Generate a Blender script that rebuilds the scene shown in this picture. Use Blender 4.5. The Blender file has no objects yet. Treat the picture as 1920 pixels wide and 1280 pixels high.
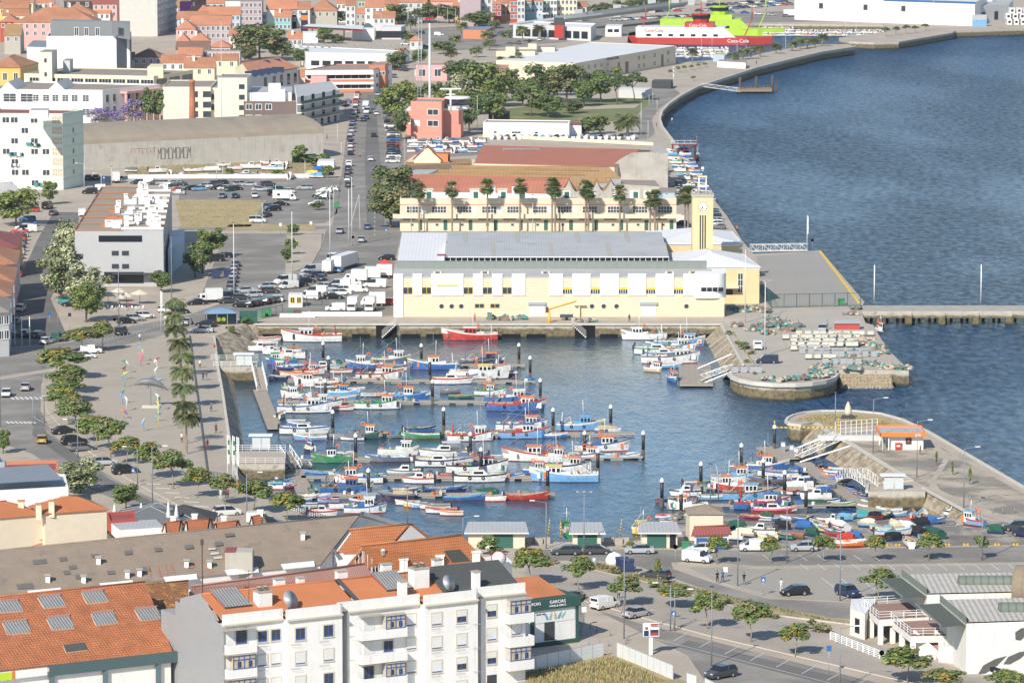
import bpy,bmesh,math,random
from mathutils import Vector as V3,Matrix
R=math.radians
scene=bpy.context.scene
C=scene.collection
# ---------------------------------------------------------------- camera
FPX=8000.0;CAMH=115.0;HOR=1057.0
PITCH=math.atan(HOR/FPX)
cd=bpy.data.cameras.new('camera');cam=bpy.data.objects.new('camera',cd);C.objects.link(cam)
cam.location=(0,0,CAMH);cam.rotation_euler=(math.pi/2-PITCH,0,0)
cd.sensor_width=36;cd.lens=FPX/1920*36;cd.clip_start=5;cd.clip_end=60000
scene.camera=cam
scene.render.resolution_x=1024;scene.render.resolution_y=682
# ---------------------------------------------------------------- light
SUN_AZ=27.0
SUN_EL=36.0
w=bpy.data.worlds.new('World');scene.world=w;w.use_nodes=True
nt=w.node_tree;bg=nt.nodes['Background']
sky=nt.nodes.new('ShaderNodeTexSky');sky.sky_type='NISHITA';sky.sun_disc=False
sky.sun_elevation=R(SUN_EL);sky.sun_rotation=R(180+SUN_AZ);sky.altitude=0;sky.air_density=1.0;sky.dust_density=0.0;sky.ozone_density=1.5
nt.links.new(sky.outputs[0],bg.inputs[0]);bg.inputs[1].default_value=0.12
sl=bpy.data.lights.new('sun','SUN');sl.energy=4.7;sl.angle=R(0.5);sl.color=(1.0,0.93,0.82)
so=bpy.data.objects.new('sun',sl);C.objects.link(so)
ldir=V3((math.sin(R(SUN_AZ))*math.cos(R(SUN_EL)),math.cos(R(SUN_AZ))*math.cos(R(SUN_EL)),-math.sin(R(SUN_EL))))
so.rotation_euler=ldir.to_track_quat('-Z','Y').to_euler();so.location=(-200,300,400)
scene.view_settings.view_transform='Standard';scene.view_settings.look='None'
scene.view_settings.gamma=1.0;scene.view_settings.exposure=0.24
WZ=-3.1
# ---------------------------------------------------------------- picture to ground
_f=V3((0,math.cos(PITCH),-math.sin(PITCH)));_u=V3((0,math.sin(PITCH),math.cos(PITCH)));_r=V3((1,0,0))
def P(px,py,z=0.0):
    """point at height z that stands at this place of the photograph"""
    d=_r*(px-960)+_u*(640-py)+_f*FPX
    t=(z-CAMH)/d.z
    return V3((0,0,CAMH))+d*t
def S(py,z=0.0):
    """pixels per metre at a ground row"""
    return(py+417.0)/(CAMH-z)
# ---------------------------------------------------------------- materials
def _n(nt,t,**k):
    n=nt.nodes.new(t)
    for a,b in k.items():setattr(n,a,b)
    return n
def _math(nt,op,a,b=None,c=None):
    n=_n(nt,'ShaderNodeMath',operation=op)
    for i,v in enumerate((a,b,c)):
        if v is None:continue
        if isinstance(v,(int,float)):n.inputs[i].default_value=v
        else:nt.links.new(v,n.inputs[i])
    return n.outputs[0]
def _mix(nt,fac,a,b,mode='MIX'):
    n=_n(nt,'ShaderNodeMix',data_type='RGBA',blend_type=mode)
    for s,v in((n.inputs[0],fac),(n.inputs[6],a),(n.inputs[7],b)):
        if isinstance(v,(int,float)):s.default_value=v
        elif isinstance(v,tuple):s.default_value=v if len(v)==4 else(*v,1)
        else:nt.links.new(v,s)
    return n.outputs[2]
def _ramp(nt,fac,lo,hi):
    n=_n(nt,'ShaderNodeMapRange',interpolation_type='SMOOTHSTEP')
    nt.links.new(fac,n.inputs[0]);n.inputs[1].default_value=lo;n.inputs[2].default_value=hi
    return n.outputs[0]
MATS={}
def M(name,col,rough=.8,var=.12,vs=.5,c2=None,c2r=(.55,.7),c2s=.3,su=None,sv=None,metal=0.0,coat=0.0,
      drip=0,fine=.06,fs=6.0,tide=False,bump=0.0,alpha=1.0):
    """plaster, tile, metal, asphalt...: UVs are metres. su/sv = (period, strength) ribs across / courses up the face"""
    if name in MATS:return MATS[name]
    m=bpy.data.materials.new(name);m.use_nodes=True;nt=m.node_tree;L=nt.links.new
    b=nt.nodes['Principled BSDF']
    b.inputs['Roughness'].default_value=rough;b.inputs['Metallic'].default_value=metal
    if coat:b.inputs['Coat Weight'].default_value=coat;b.inputs['Coat Roughness'].default_value=.08
    uv=_n(nt,'ShaderNodeUVMap');uvo=uv.outputs[0]
    c=(*col,1)
    def noise(scale,det=4.0,vec=None,rg=.55):
        n=_n(nt,'ShaderNodeTexNoise');n.inputs['Scale'].default_value=scale;n.inputs['Detail'].default_value=det
        n.inputs['Roughness'].default_value=rg
        L(vec or uvo,n.inputs['Vector']);return n.outputs[0]
    cur=c
    if c2:
        f=_ramp(nt,noise(c2s,6.0,rg=.65),*c2r);cur=_mix(nt,f,cur,(*c2,1))
    if var:
        v=_math(nt,'MULTIPLY_ADD',noise(vs,5.0),var*4,1-var*2);cur=_mix(nt,1.0,cur,v,'MULTIPLY')
    if fine:
        v=_math(nt,'MULTIPLY_ADD',noise(fs,2.0),fine*4,1-fine*2);cur=_mix(nt,1.0,cur,v,'MULTIPLY')
    if drip:
        mp=_n(nt,'ShaderNodeMapping');L(uvo,mp.inputs[0]);mp.inputs['Scale'].default_value=(1.6,.12,1)
        f=_ramp(nt,noise(1.0,6.0,mp.outputs[0],.7),.5,.8);cur=_mix(nt,_math(nt,'MULTIPLY',f,drip),cur,(.22,.19,.15,1))
    hs=[]
    if su or sv:
        sp=_n(nt,'ShaderNodeSeparateXYZ');L(uvo,sp.inputs[0])
        for ax,q in((0,su),(1,sv)):
            if not q:continue
            fr=_math(nt,'FRACT',_math(nt,'DIVIDE',sp.outputs[ax],q[0]))
            tri=_math(nt,'ABSOLUTE',_math(nt,'SUBTRACT',fr,.5))
            k=_ramp(nt,tri,q[2]if len(q)>2 else.25,.5)
            cur=_mix(nt,1.0,cur,_math(nt,'SUBTRACT',1.0,_math(nt,'MULTIPLY',k,q[1])),'MULTIPLY')
            hs.append(k)
    if tide:
        g=_n(nt,'ShaderNodeNewGeometry');s2=_n(nt,'ShaderNodeSeparateXYZ');L(g.outputs['Position'],s2.inputs[0])
        nn=noise(.5,5.0)
        zz=_math(nt,'ADD',s2.outputs[2],_math(nt,'MULTIPLY',_math(nt,'SUBTRACT',nn,.5),1.2))
        cur=_mix(nt,_ramp(nt,_math(nt,'MULTIPLY',zz,-1),.6,1.3),cur,_mix(nt,_ramp(nt,noise(1.3,5),.4,.65),(.20,.155,.085,1),(.10,.085,.05,1)))
        cur=_mix(nt,_ramp(nt,_math(nt,'MULTIPLY',zz,-1),2.3,2.9),cur,(.035,.035,.022,1))
    if isinstance(cur,tuple):b.inputs['Base Color'].default_value=cur
    else:L(cur,b.inputs['Base Color'])
    if bump or hs:
        bp=_n(nt,'ShaderNodeBump');bp.inputs['Strength'].default_value=.5;bp.inputs['Distance'].default_value=.05
        h=noise(3.0,4.0)if not hs else _math(nt,'MULTIPLY',hs[0],-1)
        if bump:bp.inputs['Distance'].default_value=bump
        L(h,bp.inputs['Height']);L(bp.outputs[0],b.inputs['Normal'])
    if alpha<1:
        b.inputs['Alpha'].default_value=alpha
    MATS[name]=m;return m
PAL={'white':(.76,.75,.72),'cream':(.74,.68,.52),'yellow':(.80,.60,.12),'silver':(.42,.44,.46),'grey':(.16,.17,.18),
       'dark grey':(.06,.065,.07),'black':(.016,.017,.02),'navy':(.02,.035,.10),'blue':(.04,.14,.38),'light blue':(.16,.38,.62),
       'red':(.48,.045,.03),'maroon':(.20,.035,.04),'green':(.05,.24,.10),'dark green':(.02,.10,.07),'lime':(.42,.62,.04),
       'orange':(.75,.20,.03),'gold':(.50,.34,.04),'teal':(.05,.33,.33),'brown':(.16,.09,.05),'tan':(.50,.40,.26),'pink':(.75,.18,.28),
       'beige':(.45,.40,.32),'sky blue':(.18,.42,.72),'purple':(.25,.12,.40),'turquoise':(.10,.45,.50),'bronze':(.12,.10,.08)}
def paint(c):
    return M('paint_'+c.replace(' ','_'),PAL[c],.28,0,coat=.35,fine=0)
def enam(c):
    return M('enamel_'+c.replace(' ','_'),PAL[c],.5,.2,1.2,c2=tuple(.55*x+.14 for x in PAL[c]),c2s=.8,c2r=(.5,.72),fine=.08)
def cloth(c):
    return M('cloth_'+c.replace(' ','_'),tuple(x*.85 for x in PAL[c]),.9,.15,2.0,fine=.1,bump=.05)
glass=M('glass_dark',(.02,.026,.034),.08,0,fine=0)
pane=M('window_glass',(.05,.06,.075),.12,.2,1.0,fine=0)
rubber=M('rubber',(.018,.018,.018),.85,0,fine=0)
steel=M('galvanised_steel',(.42,.44,.46),.45,.05,metal=.3)
dks=M('dark_steel',(.06,.065,.07),.5,.1)
wht=M('white_paint',(.80,.80,.78),.5,.05,fine=.02)
concrete=M('concrete',(.40,.37,.32),.9,.18,.4,c2=(.25,.23,.20),c2s=.5,drip=.35,bump=.02)
wood=M('weathered_wood',(.25,.19,.13),.85,.2,1.5)
# ---------------------------------------------------------------- mesh builder
class MB:
    def __init__(s):s.v=[];s.f=[];s.mi=[];s.sm=[];s.mats=[]
    def m(s,mat):
        if mat not in s.mats:s.mats.append(mat)
        return s.mats.index(mat)
    def face(s,pts,mat,smooth=False):
        i=len(s.v);s.v+=[tuple(p)for p in pts];s.f.append(tuple(range(i,i+len(pts))));s.mi.append(s.m(mat));s.sm.append(smooth);return s
    def mesh(s,vs,fs,mat,smooth=False,M4=None):
        i=len(s.v)
        if M4 is not None:vs=[M4@V3(p)for p in vs]
        s.v+=[tuple(p)for p in vs];k=s.m(mat)
        for f in fs:s.f.append(tuple(a+i for a in f));s.mi.append(k);s.sm.append(smooth)
        return s
    def box(s,x0,x1,y0,y1,z0,z1,mat,M4=None,taper=0.0):
        t=taper;cx,cy=(x0+x1)/2,(y0+y1)/2
        q=lambda a,c:c+(a-c)*(1-t)
        v=[(x0,y0,z0),(x1,y0,z0),(x1,y1,z0),(x0,y1,z0),(q(x0,cx),q(y0,cy),z1),(q(x1,cx),q(y0,cy),z1),(q(x1,cx),q(y1,cy),z1),(q(x0,cx),q(y1,cy),z1)]
        return s.mesh(v,[(3,2,1,0),(4,5,6,7),(0,1,5,4),(1,2,6,5),(2,3,7,6),(3,0,4,7)],mat,False,M4)
    def prism(s,poly,z0,z1,mat,top=None,bottom=True):
        n=len(poly);a=sum(poly[i][0]*poly[(i+1)%n][1]-poly[(i+1)%n][0]*poly[i][1]for i in range(n))
        if a<0:poly=list(poly)[::-1]
        lo=[(p[0],p[1],z0)for p in poly];hi=[(p[0],p[1],z1)for p in poly]
        for i in range(n):j=(i+1)%n;s.face([lo[i],lo[j],hi[j],hi[i]],mat)
        s.face(hi,top or mat)
        if bottom:s.face(lo[::-1],mat)
        return s
    def tube(s,pts,r,mat,n=6,r2=None,cap=True,smooth=True):
        pts=[V3(p)for p in pts];k=len(pts);vs=[];fs=[]
        for i,p in enumerate(pts):
            d=(pts[min(i+1,k-1)]-pts[max(i-1,0)]).normalized()
            a=V3((0,0,1))if abs(d.z)<.9 else V3((1,0,0))
            e=d.cross(a).normalized();g=e.cross(d)
            rr=r if r2 is None else r+(r2-r)*i/(k-1)
            for j in range(n):
                t=2*math.pi*j/n;vs.append(p+e*rr*math.cos(t)+g*rr*math.sin(t))
        for i in range(k-1):
            for j in range(n):
                a=i*n+j;b_=i*n+(j+1)%n;fs.append((a,b_,b_+n,a+n))
        if cap:fs.append(tuple(range(n))[::-1]);fs.append(tuple((k-1)*n+j for j in range(n)))
        return s.mesh(vs,fs,mat,smooth)
    def bar(s,a,b,w_,mat):return s.tube([a,b],w_*.62,mat,4,smooth=False)
    def lathe(s,prof,mat,n=10,c=(0,0,0),smooth=True,M4=None):
        vs=[];fs=[]
        for(r,z)in prof:
            for j in range(n):
                t=2*math.pi*j/n;vs.append((c[0]+r*math.cos(t),c[1]+r*math.sin(t),c[2]+z))
        for i in range(len(prof)-1):
            for j in range(n):
                a=i*n+j;b_=i*n+(j+1)%n;fs.append((a,b_,b_+n,a+n))
        fs.append(tuple(range(n))[::-1]);fs.append(tuple((len(prof)-1)*n+j for j in range(n)))
        return s.mesh(vs,fs,mat,smooth,M4)
    def torus(s,c,R_,r,mat,axis='y',n=12,k=5):
        vs=[];fs=[]
        for i in range(n):
            t=2*math.pi*i/n
            for j in range(k):
                p=2*math.pi*j/k;q=R_+r*math.cos(p);a,b_,z=q*math.cos(t),q*math.sin(t),r*math.sin(p)
                vs.append((c[0]+a,c[1]+z,c[2]+b_)if axis=='y' else((c[0]+z,c[1]+a,c[2]+b_)if axis=='x' else(c[0]+a,c[1]+b_,c[2]+z)))
        for i in range(n):
            for j in range(k):fs.append((i*k+j,((i+1)%n)*k+j,((i+1)%n)*k+(j+1)%k,i*k+(j+1)%k))
        return s.mesh(vs,fs,mat,True)
    def loft(s,secs,mat,close=True,capa=True,capb=True,smooth=True):
        n=len(secs[0]);vs=[p for q in secs for p in q];fs=[]
        for i in range(len(secs)-1):
            for j in range(n if close else n-1):
                a=i*n+j;b_=i*n+(j+1)%n;fs.append((a,b_,b_+n,a+n))
        if capa:fs.append(tuple(range(n))[::-1])
        if capb:fs.append(tuple((len(secs)-1)*n+j for j in range(n)))
        return s.mesh(vs,fs,mat,smooth)
    def blob(s,c,rx,ry,rz,mat,seed=0,n=9,k=5,rough=.18,cut=True):
        """lumpy dome, for nets and tarpaulins"""
        rr=random.Random(seed);vs=[];fs=[]
        for i in range(k+1):
            ph=math.pi/2*i/k
            for j in range(n):
                t=2*math.pi*j/n;q=1+rr.uniform(-rough,rough)
                vs.append((c[0]+rx*q*math.cos(ph)*math.cos(t),c[1]+ry*q*math.cos(ph)*math.sin(t),c[2]+rz*math.sin(ph)*(1+rr.uniform(-rough,rough))))
        for i in range(k):
            for j in range(n):a=i*n+j;b_=i*n+(j+1)%n;fs.append((a,b_,b_+n,a+n))
        return s.mesh(vs,fs,mat,True)
    def data(s,name):
        me=bpy.data.meshes.new(name);me.from_pydata(s.v,[],s.f)
        for m_ in s.mats:me.materials.append(m_)
        me.polygons.foreach_set('material_index',s.mi);me.polygons.foreach_set('use_smooth',s.sm)
        uvl=me.uv_layers.new(name='UVMap');co=s.v;d=[0.0]*(2*len(me.loops));k=0
        for f in s.f:
            # Newell normal
            nx=ny=nz=0.0
            for i in range(len(f)):
                a=co[f[i]];b_=co[f[(i+1)%len(f)]]
                nx+=(a[1]-b_[1])*(a[2]+b_[2]);ny+=(a[2]-b_[2])*(a[0]+b_[0]);nz+=(a[0]-b_[0])*(a[1]+b_[1])
            l=math.sqrt(nx*nx+ny*ny+nz*nz)or 1.0;nx/=l;ny/=l;nz/=l
            h=math.hypot(nx,ny)
            if h<.03:t=(1,0,0);q=(0,1,0)
            else:
                t=(-ny/h,nx/h,0);q=(-nz*nx/h,-nz*ny/h,h)
            for i in f:
                p=co[i];d[k]=p[0]*t[0]+p[1]*t[1];d[k+1]=p[0]*q[0]+p[1]*q[1]+p[2]*q[2];k+=2
        uvl.data.foreach_set('uv',d);me.update();return me
    def bd(s,name,parent=None,label=None):
        o=bpy.data.objects.new(name,s.data(name));C.objects.link(o)
        if parent is not None:o.parent=parent
        if label:o['label']=label
        return o
ALL=[]
def thing(name,label,cat,loc=(0,0,0),rz=0.0,group=None,scale=None):
    o=bpy.data.objects.new(name,None);C.objects.link(o);o.location=loc;o.rotation_euler=(0,0,rz)
    o.empty_display_size=.5
    if scale is not None:o.scale=scale if not isinstance(scale,(int,float))else(scale,)*3
    o['label']=label;o['category']=cat
    if group:o['group']=group
    ALL.append(o);return o
def solo(mb,name,label,cat,loc=(0,0,0),rz=0.0,group=None,scale=None):
    """a thing that is one mesh"""
    me=mb if isinstance(mb,bpy.types.Mesh)else mb.data(name)
    o=bpy.data.objects.new(name,me);C.objects.link(o);o.location=loc;o.rotation_euler=(0,0,rz)
    if scale is not None:o.scale=scale if not isinstance(scale,(int,float))else(scale,)*3
    o['label']=label;o['category']=cat
    if group:o['group']=group
    ALL.append(o);return o
def struct(mb,name,kind='structure'):
    o=mb.bd(name);o['kind']=kind;return o
def put(name,me,parent,loc=(0,0,0),rz=0.0,scale=None,label=None):
    """a part that shares its mesh"""
    o=bpy.data.objects.new(name,me);C.objects.link(o);o.parent=parent;o.location=loc;o.rotation_euler=(0,0,rz)
    if scale is not None:o.scale=scale
    if label:o['label']=label
    return o
def copy_tree(o,loc,rz,label,group=None,scale=None):
    r=o.copy();C.objects.link(r);r.location=loc;r.rotation_euler=(0,0,rz);r['label']=label
    if group:r['group']=group
    if scale is not None:r.scale=scale if not isinstance(scale,(int,float))else(scale,)*3
    for ch in o.children:
        c=ch.copy();C.objects.link(c);c.parent=r
        for g in ch.children:
            d=g.copy();C.objects.link(d);d.parent=c
    ALL.append(r);return r
ORD=['','second','third','fourth','fifth','sixth','seventh','eighth','ninth','tenth','eleventh','twelfth','thirteenth','fourteenth','fifteenth','sixteenth','seventeenth','eighteenth','nineteenth','twentieth']+['%dth'%i for i in range(21,90)]
def single_out():
    bk={}
    for o in ALL:bk.setdefault(o['label'],[]).append(o)
    for lb,os_ in bk.items():
        if len(os_)<2:continue
        pp=[]
        for o in os_:
            p=o.location;y=max(p.y,1.0);pp.append((p.x/y*FPX,(CAMH-p.z)/y*FPX,o))
        wx=max(q[0]for q in pp)-min(q[0]for q in pp);wy=max(q[1]for q in pp)-min(q[1]for q in pp)
        if wx>=wy:pp.sort(key=lambda q:q[0]);a=('leftmost','rightmost','%s from left')
        else:pp.sort(key=lambda q:-q[1]);a=('nearest','farthest','%s nearest')
        n=len(pp)
        for i,q in enumerate(pp):
            q[2]['label']=lb+', '+(a[0]if i==0 else(a[1]if i==n-1 else a[2]%ORD[i]))
# ================================================================ ground, water, roads
def water_mat():
    m=bpy.data.materials.new('water');m.use_nodes=True;nt=m.node_tree;L=nt.links.new
    nt.nodes.remove(nt.nodes['Principled BSDF']);g=_n(nt,'ShaderNodeNewGeometry');pos=g.outputs['Position']
    def noise(sx,sy,det,rg=.55,off=0):
        mp=_n(nt,'ShaderNodeMapping');L(pos,mp.inputs[0]);mp.inputs['Scale'].default_value=(sx,sy,1);mp.inputs['Location'].default_value=(off,off,0)
        mp.inputs['Rotation'].default_value=(0,0,R(12))
        n=_n(nt,'ShaderNodeTexNoise');n.inputs['Scale'].default_value=1;n.inputs['Detail'].default_value=det;n.inputs['Roughness'].default_value=rg
        L(mp.outputs[0],n.inputs['Vector']);return n.outputs[0]
    # calm inside the dock
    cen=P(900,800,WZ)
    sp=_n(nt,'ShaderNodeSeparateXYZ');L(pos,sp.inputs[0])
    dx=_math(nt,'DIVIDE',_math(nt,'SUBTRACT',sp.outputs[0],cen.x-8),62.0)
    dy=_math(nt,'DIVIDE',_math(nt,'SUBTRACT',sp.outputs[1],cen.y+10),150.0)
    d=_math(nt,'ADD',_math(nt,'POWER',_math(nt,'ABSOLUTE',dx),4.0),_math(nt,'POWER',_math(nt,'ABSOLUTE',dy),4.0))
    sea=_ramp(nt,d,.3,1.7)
    big=noise(.03,.012,3,off=7)
    w1=noise(.30,.11,5,.7);w2=noise(1.2,.45,3,.6,3)
    h=_math(nt,'ADD',_math(nt,'MULTIPLY',w1,1.0),_math(nt,'MULTIPLY',w2,.22))
    amp=_math(nt,'MULTIPLY',_math(nt,'MULTIPLY_ADD',sea,.79,.06),_math(nt,'MULTIPLY_ADD',big,.8,.6))
    bp=_n(nt,'ShaderNodeBump');bp.inputs['Strength'].default_value=1.0;bp.inputs['Distance'].default_value=6.0
    L(_math(nt,'MULTIPLY',h,amp),bp.inputs['Height']);
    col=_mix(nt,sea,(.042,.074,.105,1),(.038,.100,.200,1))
    df=_n(nt,'ShaderNodeBsdfDiffuse');gl=_n(nt,'ShaderNodeBsdfGlossy');fr=_n(nt,'ShaderNodeFresnel');fr.inputs[0].default_value=1.33;mx=_n(nt,'ShaderNodeMixShader')
    gl.inputs['Roughness'].default_value=.12;pass
    for q in(df,gl,fr):L(bp.outputs[0],q.inputs['Normal'])
    # a choppy sea mirrors far less of the low sky than a flat sheet would
    fac=_ramp(nt,noise(.50,.22,3,.6,11),.28,.72);pat=_ramp(nt,noise(.011,.0035,4,.6,4),.44,.60)  # wave-slope shading and pale sheen, painted by noise into water colour and mirroring
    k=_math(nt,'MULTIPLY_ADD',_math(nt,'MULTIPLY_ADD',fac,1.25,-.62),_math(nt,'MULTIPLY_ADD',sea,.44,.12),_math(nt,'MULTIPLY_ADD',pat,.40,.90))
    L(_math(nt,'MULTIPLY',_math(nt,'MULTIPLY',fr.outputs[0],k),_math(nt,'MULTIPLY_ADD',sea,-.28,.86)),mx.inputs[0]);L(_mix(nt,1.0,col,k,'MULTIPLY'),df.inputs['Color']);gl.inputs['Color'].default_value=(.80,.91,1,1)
    L(df.outputs[0],mx.inputs[1]);L(gl.outputs[0],mx.inputs[2]);L(mx.outputs[0],nt.nodes['Material Output'].inputs[0])
    return m
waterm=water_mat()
# the sea: one sheet to the horizon
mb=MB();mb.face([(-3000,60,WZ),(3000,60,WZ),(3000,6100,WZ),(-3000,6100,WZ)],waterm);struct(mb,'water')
pav=M('stone_paving',(.44,.375,.30),.9,.14,.12,c2=(.34,.29,.235),c2s=.10,fine=.09,fs=2.5)
cobble=M('cobble_paving',(.37,.325,.275),.9,.12,.15,c2=(.28,.26,.235),c2s=.2,fine=.12,fs=3)
plazam=M('plaza_paving',(.41,.355,.285),.9,.12,.1,c2=(.34,.295,.24),c2s=.10,fine=.09,fs=2,sv=(2.4,.04,.46))
asph=M('asphalt',(.215,.198,.175),.92,.16,.07,c2=(.315,.29,.255),c2s=.08,c2r=(.4,.7),fine=.05,fs=1.5)
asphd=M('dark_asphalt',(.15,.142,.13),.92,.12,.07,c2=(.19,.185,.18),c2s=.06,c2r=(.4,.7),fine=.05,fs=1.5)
kerbm=M('kerb_stone',(.50,.47,.42),.9,.08)
quaym=M('quay_stone',(.47,.43,.36),.9,.16,.35,c2=(.28,.25,.20),c2s=.5,fine=.1,tide=True,su=(2.2,.25,.47),sv=(1.0,.15,.46),bump=.03)
revet=M('revetment_stone',(.47,.40,.30),.95,.2,.5,c2=(.23,.18,.115),c2s=.4,c2r=(.38,.62),fine=.18,fs=1.6,su=(.9,.25,.42),sv=(.7,.22,.42),bump=.08)
drygrass=M('dry_grass',(.42,.33,.17),.95,.16,.12,c2=(.26,.23,.11),c2s=.2,fine=.2,fs=2.5,sv=(3.2,.12,.2))
lawn=M('lawn',(.17,.19,.07),.95,.15,.1,c2=(.33,.29,.13),c2s=.1,fine=.15,fs=2)
scrub=M('scrub',(.36,.29,.16),.95,.2,.25,c2=(.13,.14,.06),c2s=.4,fine=.25,fs=2.5)
cind=M('cinder',(.19,.175,.16),.95,.22,.2,c2=(.38,.335,.275),c2s=.15,c2r=(.45,.6),fine=.25,fs=2.2)
edge=[(1621,566),(1613,580),(1623,605),(1637,609),(1650,632),(1682,676),(1704,692),(1704,695),(1570,693),(1569,703),(1562,711),
        (1545,716),(1520,720),(1490,722),(1450,722),(1415,719),(1390,714),(1375,708),(1369,702),(1372,696),(1395,684),(1376,649),(1353,607),
        (478,607),(464,607),(441,616),(399,632),(406,690),(415,740),(425,810),(435,871),(443,905),(460,919),(520,944),(595,975),(680,1010),(720,1018),
        (1185,1014),(1240,1002),(1262,985),(1790,985),(1812,957),(1732,914),(1735,921),(1628,921),(1630,908),(1713,902),(1590,827),(1575,823),(1532,793),
        (1500,797),(1482,795),(1476,790),(1480,784),(1490,779),(1510,774),(1540,771),(1600,771),(1650,776),(1690,787),(1740,811),(1920,916),(2080,1010),(2600,1340)]
far=[(2300,40),(1920,54),(1791,58),(1785,62),(1685,79),(1640,80),(1592,78),(1573,74),(1573,71),(1662,60),(1655,47),(1430,45),(1180,52),(1176,80),(1262,100),(1268,118),
       (1336,113),(1402,107),(1435,99),(1473,92),(1530,84),(1590,83),(1602,88),(1600,90),(1540,99),(1480,113),(1416,129),(1370,144),(1330,157),(1305,165),(1275,181),(1252,197),
       (1239,211),(1235,225),(1240,240),(1250,253),(1268,277),(1306,330),(1331,364),(1365,408),(1392,452),(1413,476),(1512,471),(1539,470)]
outer=[(3400,1500),(3400,2300),(-1500,2300),(-1700,1200),(-2600,300),(-4300,-200),(-2700,-264),(4600,-264),(4000,-80)]
landpx=far+edge+outer
landpts=[P(x,y,0)for x,y in landpx]
mb=MB();n=len(landpts)
a=sum(landpts[i].x*landpts[(i+1)%n].y-landpts[(i+1)%n].x*landpts[i].y for i in range(n))
top=landpts if a>0 else landpts[::-1]
from mathutils.geometry import tessellate_polygon
tri=tessellate_polygon([[V3((p.x,p.y,0))for p in top]])
tv=[tuple(p)for p in top]
tf=[]
for t in tri:
    p,q,r=(V3(tv[i])for i in t)
    tf.append(t if(q-p).cross(r-p).z>0 else t[::-1])
mb.mesh(tv,tf,pav)
struct(mb,'ground')
# quay walls
mb=MB()
qw=far+edge
for i in range(len(qw)-1):
    if(qw[i],qw[i+1])in(((1262,985),(1790,985)),):continue
    p,q=P(*qw[i]),P(*qw[i+1])
    d=(q-p).normalized();nrm=V3((d.y,-d.x,0))
    # (land on the left of the walk) wall face, battered slightly outwards
    mb.face([(p.x,p.y,0),(q.x,q.y,0),(q.x,q.y,WZ-3),(p.x,p.y,WZ-3)],quaym)
o=struct(mb,'quay_wall')
# coping stone along the quays
mb=MB()
def strip(mb,pts,wl,wr,z0,z1,mat,closed=False):
    """a kerb-like band along a ground line"""
    P2=[V3((p[0],p[1]))for p in pts];n=len(P2);L_=[];R_=[]
    for i in range(n):
        a=P2[max(i-1,0)];b=P2[min(i+1,n-1)];d=(b-a).normalized();nn=V3((-d.y,d.x))
        L_.append(P2[i]+nn*wl);R_.append(P2[i]-nn*wr)
    for i in range(n-1):
        a,b,c,d=L_[i],L_[i+1],R_[i+1],R_[i]
        mb.face([(a.x,a.y,z1),(d.x,d.y,z1),(c.x,c.y,z1),(b.x,b.y,z1)],mat)
        mb.face([(a.x,a.y,z0),(a.x,a.y,z1),(b.x,b.y,z1),(b.x,b.y,z0)],mat)
        mb.face([(d.x,d.y,z0),(c.x,c.y,z0),(c.x,c.y,z1),(d.x,d.y,z1)],mat)
    for e,(a,d)in enumerate(((L_[0],R_[0]),(L_[-1],R_[-1]))):
        mb.face([(a.x,a.y,z0),(d.x,d.y,z0),(d.x,d.y,z1),(a.x,a.y,z1)],mat)
cop=M('coping_stone',(.55,.52,.45),.9,.12,.4,fine=.08)
def G(pts,z=0.0):return[P(x,y,z)for x,y in pts]
strip(mb,G(far[22:39]),.7,.02,-.3,.55,cop)
strip(mb,G(edge[9:19]),.55,.02,-.3,.45,cop)
strip(mb,G([(1353,607),(478,607)]),.35,.02,-.25,.10,cop)
strip(mb,G([(399,632),(406,690),(415,740),(425,810),(435,871),(443,905)]),.5,.02,-.25,.35,cop)
strip(mb,G(edge[-20:-2]),.5,.02,-.25,.25,cop)
strip(mb,G([(1812,957),(1732,914)]),.45,.02,-.2,.15,cop)
strip(mb,G([(1713,902),(1590,827)]),.45,.02,-.2,.15,cop)
strip(mb,G([(1395,684),(1376,649),(1353,607)]),.45,.02,-.2,.2,cop)
o=struct(mb,'quay_coping')
# sloping stone banks in the dock: top edge on the quay, toe under water
def bank(top,toe,mat=revet):
    mb=MB();t=G(top,-.02);b=[P(x,y,WZ-.4)for x,y in toe]
    for i in range(len(t)-1):
        for k in range(3):
            f0,f1=k/3,(k+1)/3
            mb.face([t[i].lerp(b[i],f0),t[i].lerp(b[i],f1),t[i+1].lerp(b[i+1],f1),t[i+1].lerp(b[i+1],f0)],mat)
    return struct(mb,'stone_bank')
bank([(478,607),(464,607),(441,616),(399,632)],[(500,640),(492,645),(470,662),(438,690)])
bank([(399,632),(406,690),(415,740),(425,810),(435,871),(443,905),(460,919),(520,944)],
     [(438,690),(446,735),(452,780),(460,830),(468,880),(474,915),(500,935),(540,955)])
bank([(1353,607),(1376,649),(1395,684),(1372,696)],[(1318,640),(1335,672),(1352,700),(1352,712)])
bank([(1532,793),(1575,823),(1590,827),(1713,902)],[(1496,832),(1540,862),(1552,868),(1668,944)])
bank([(1732,914),(1812,957),(1812,985)],[(1690,944),(1752,975),(1740,995)])
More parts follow.
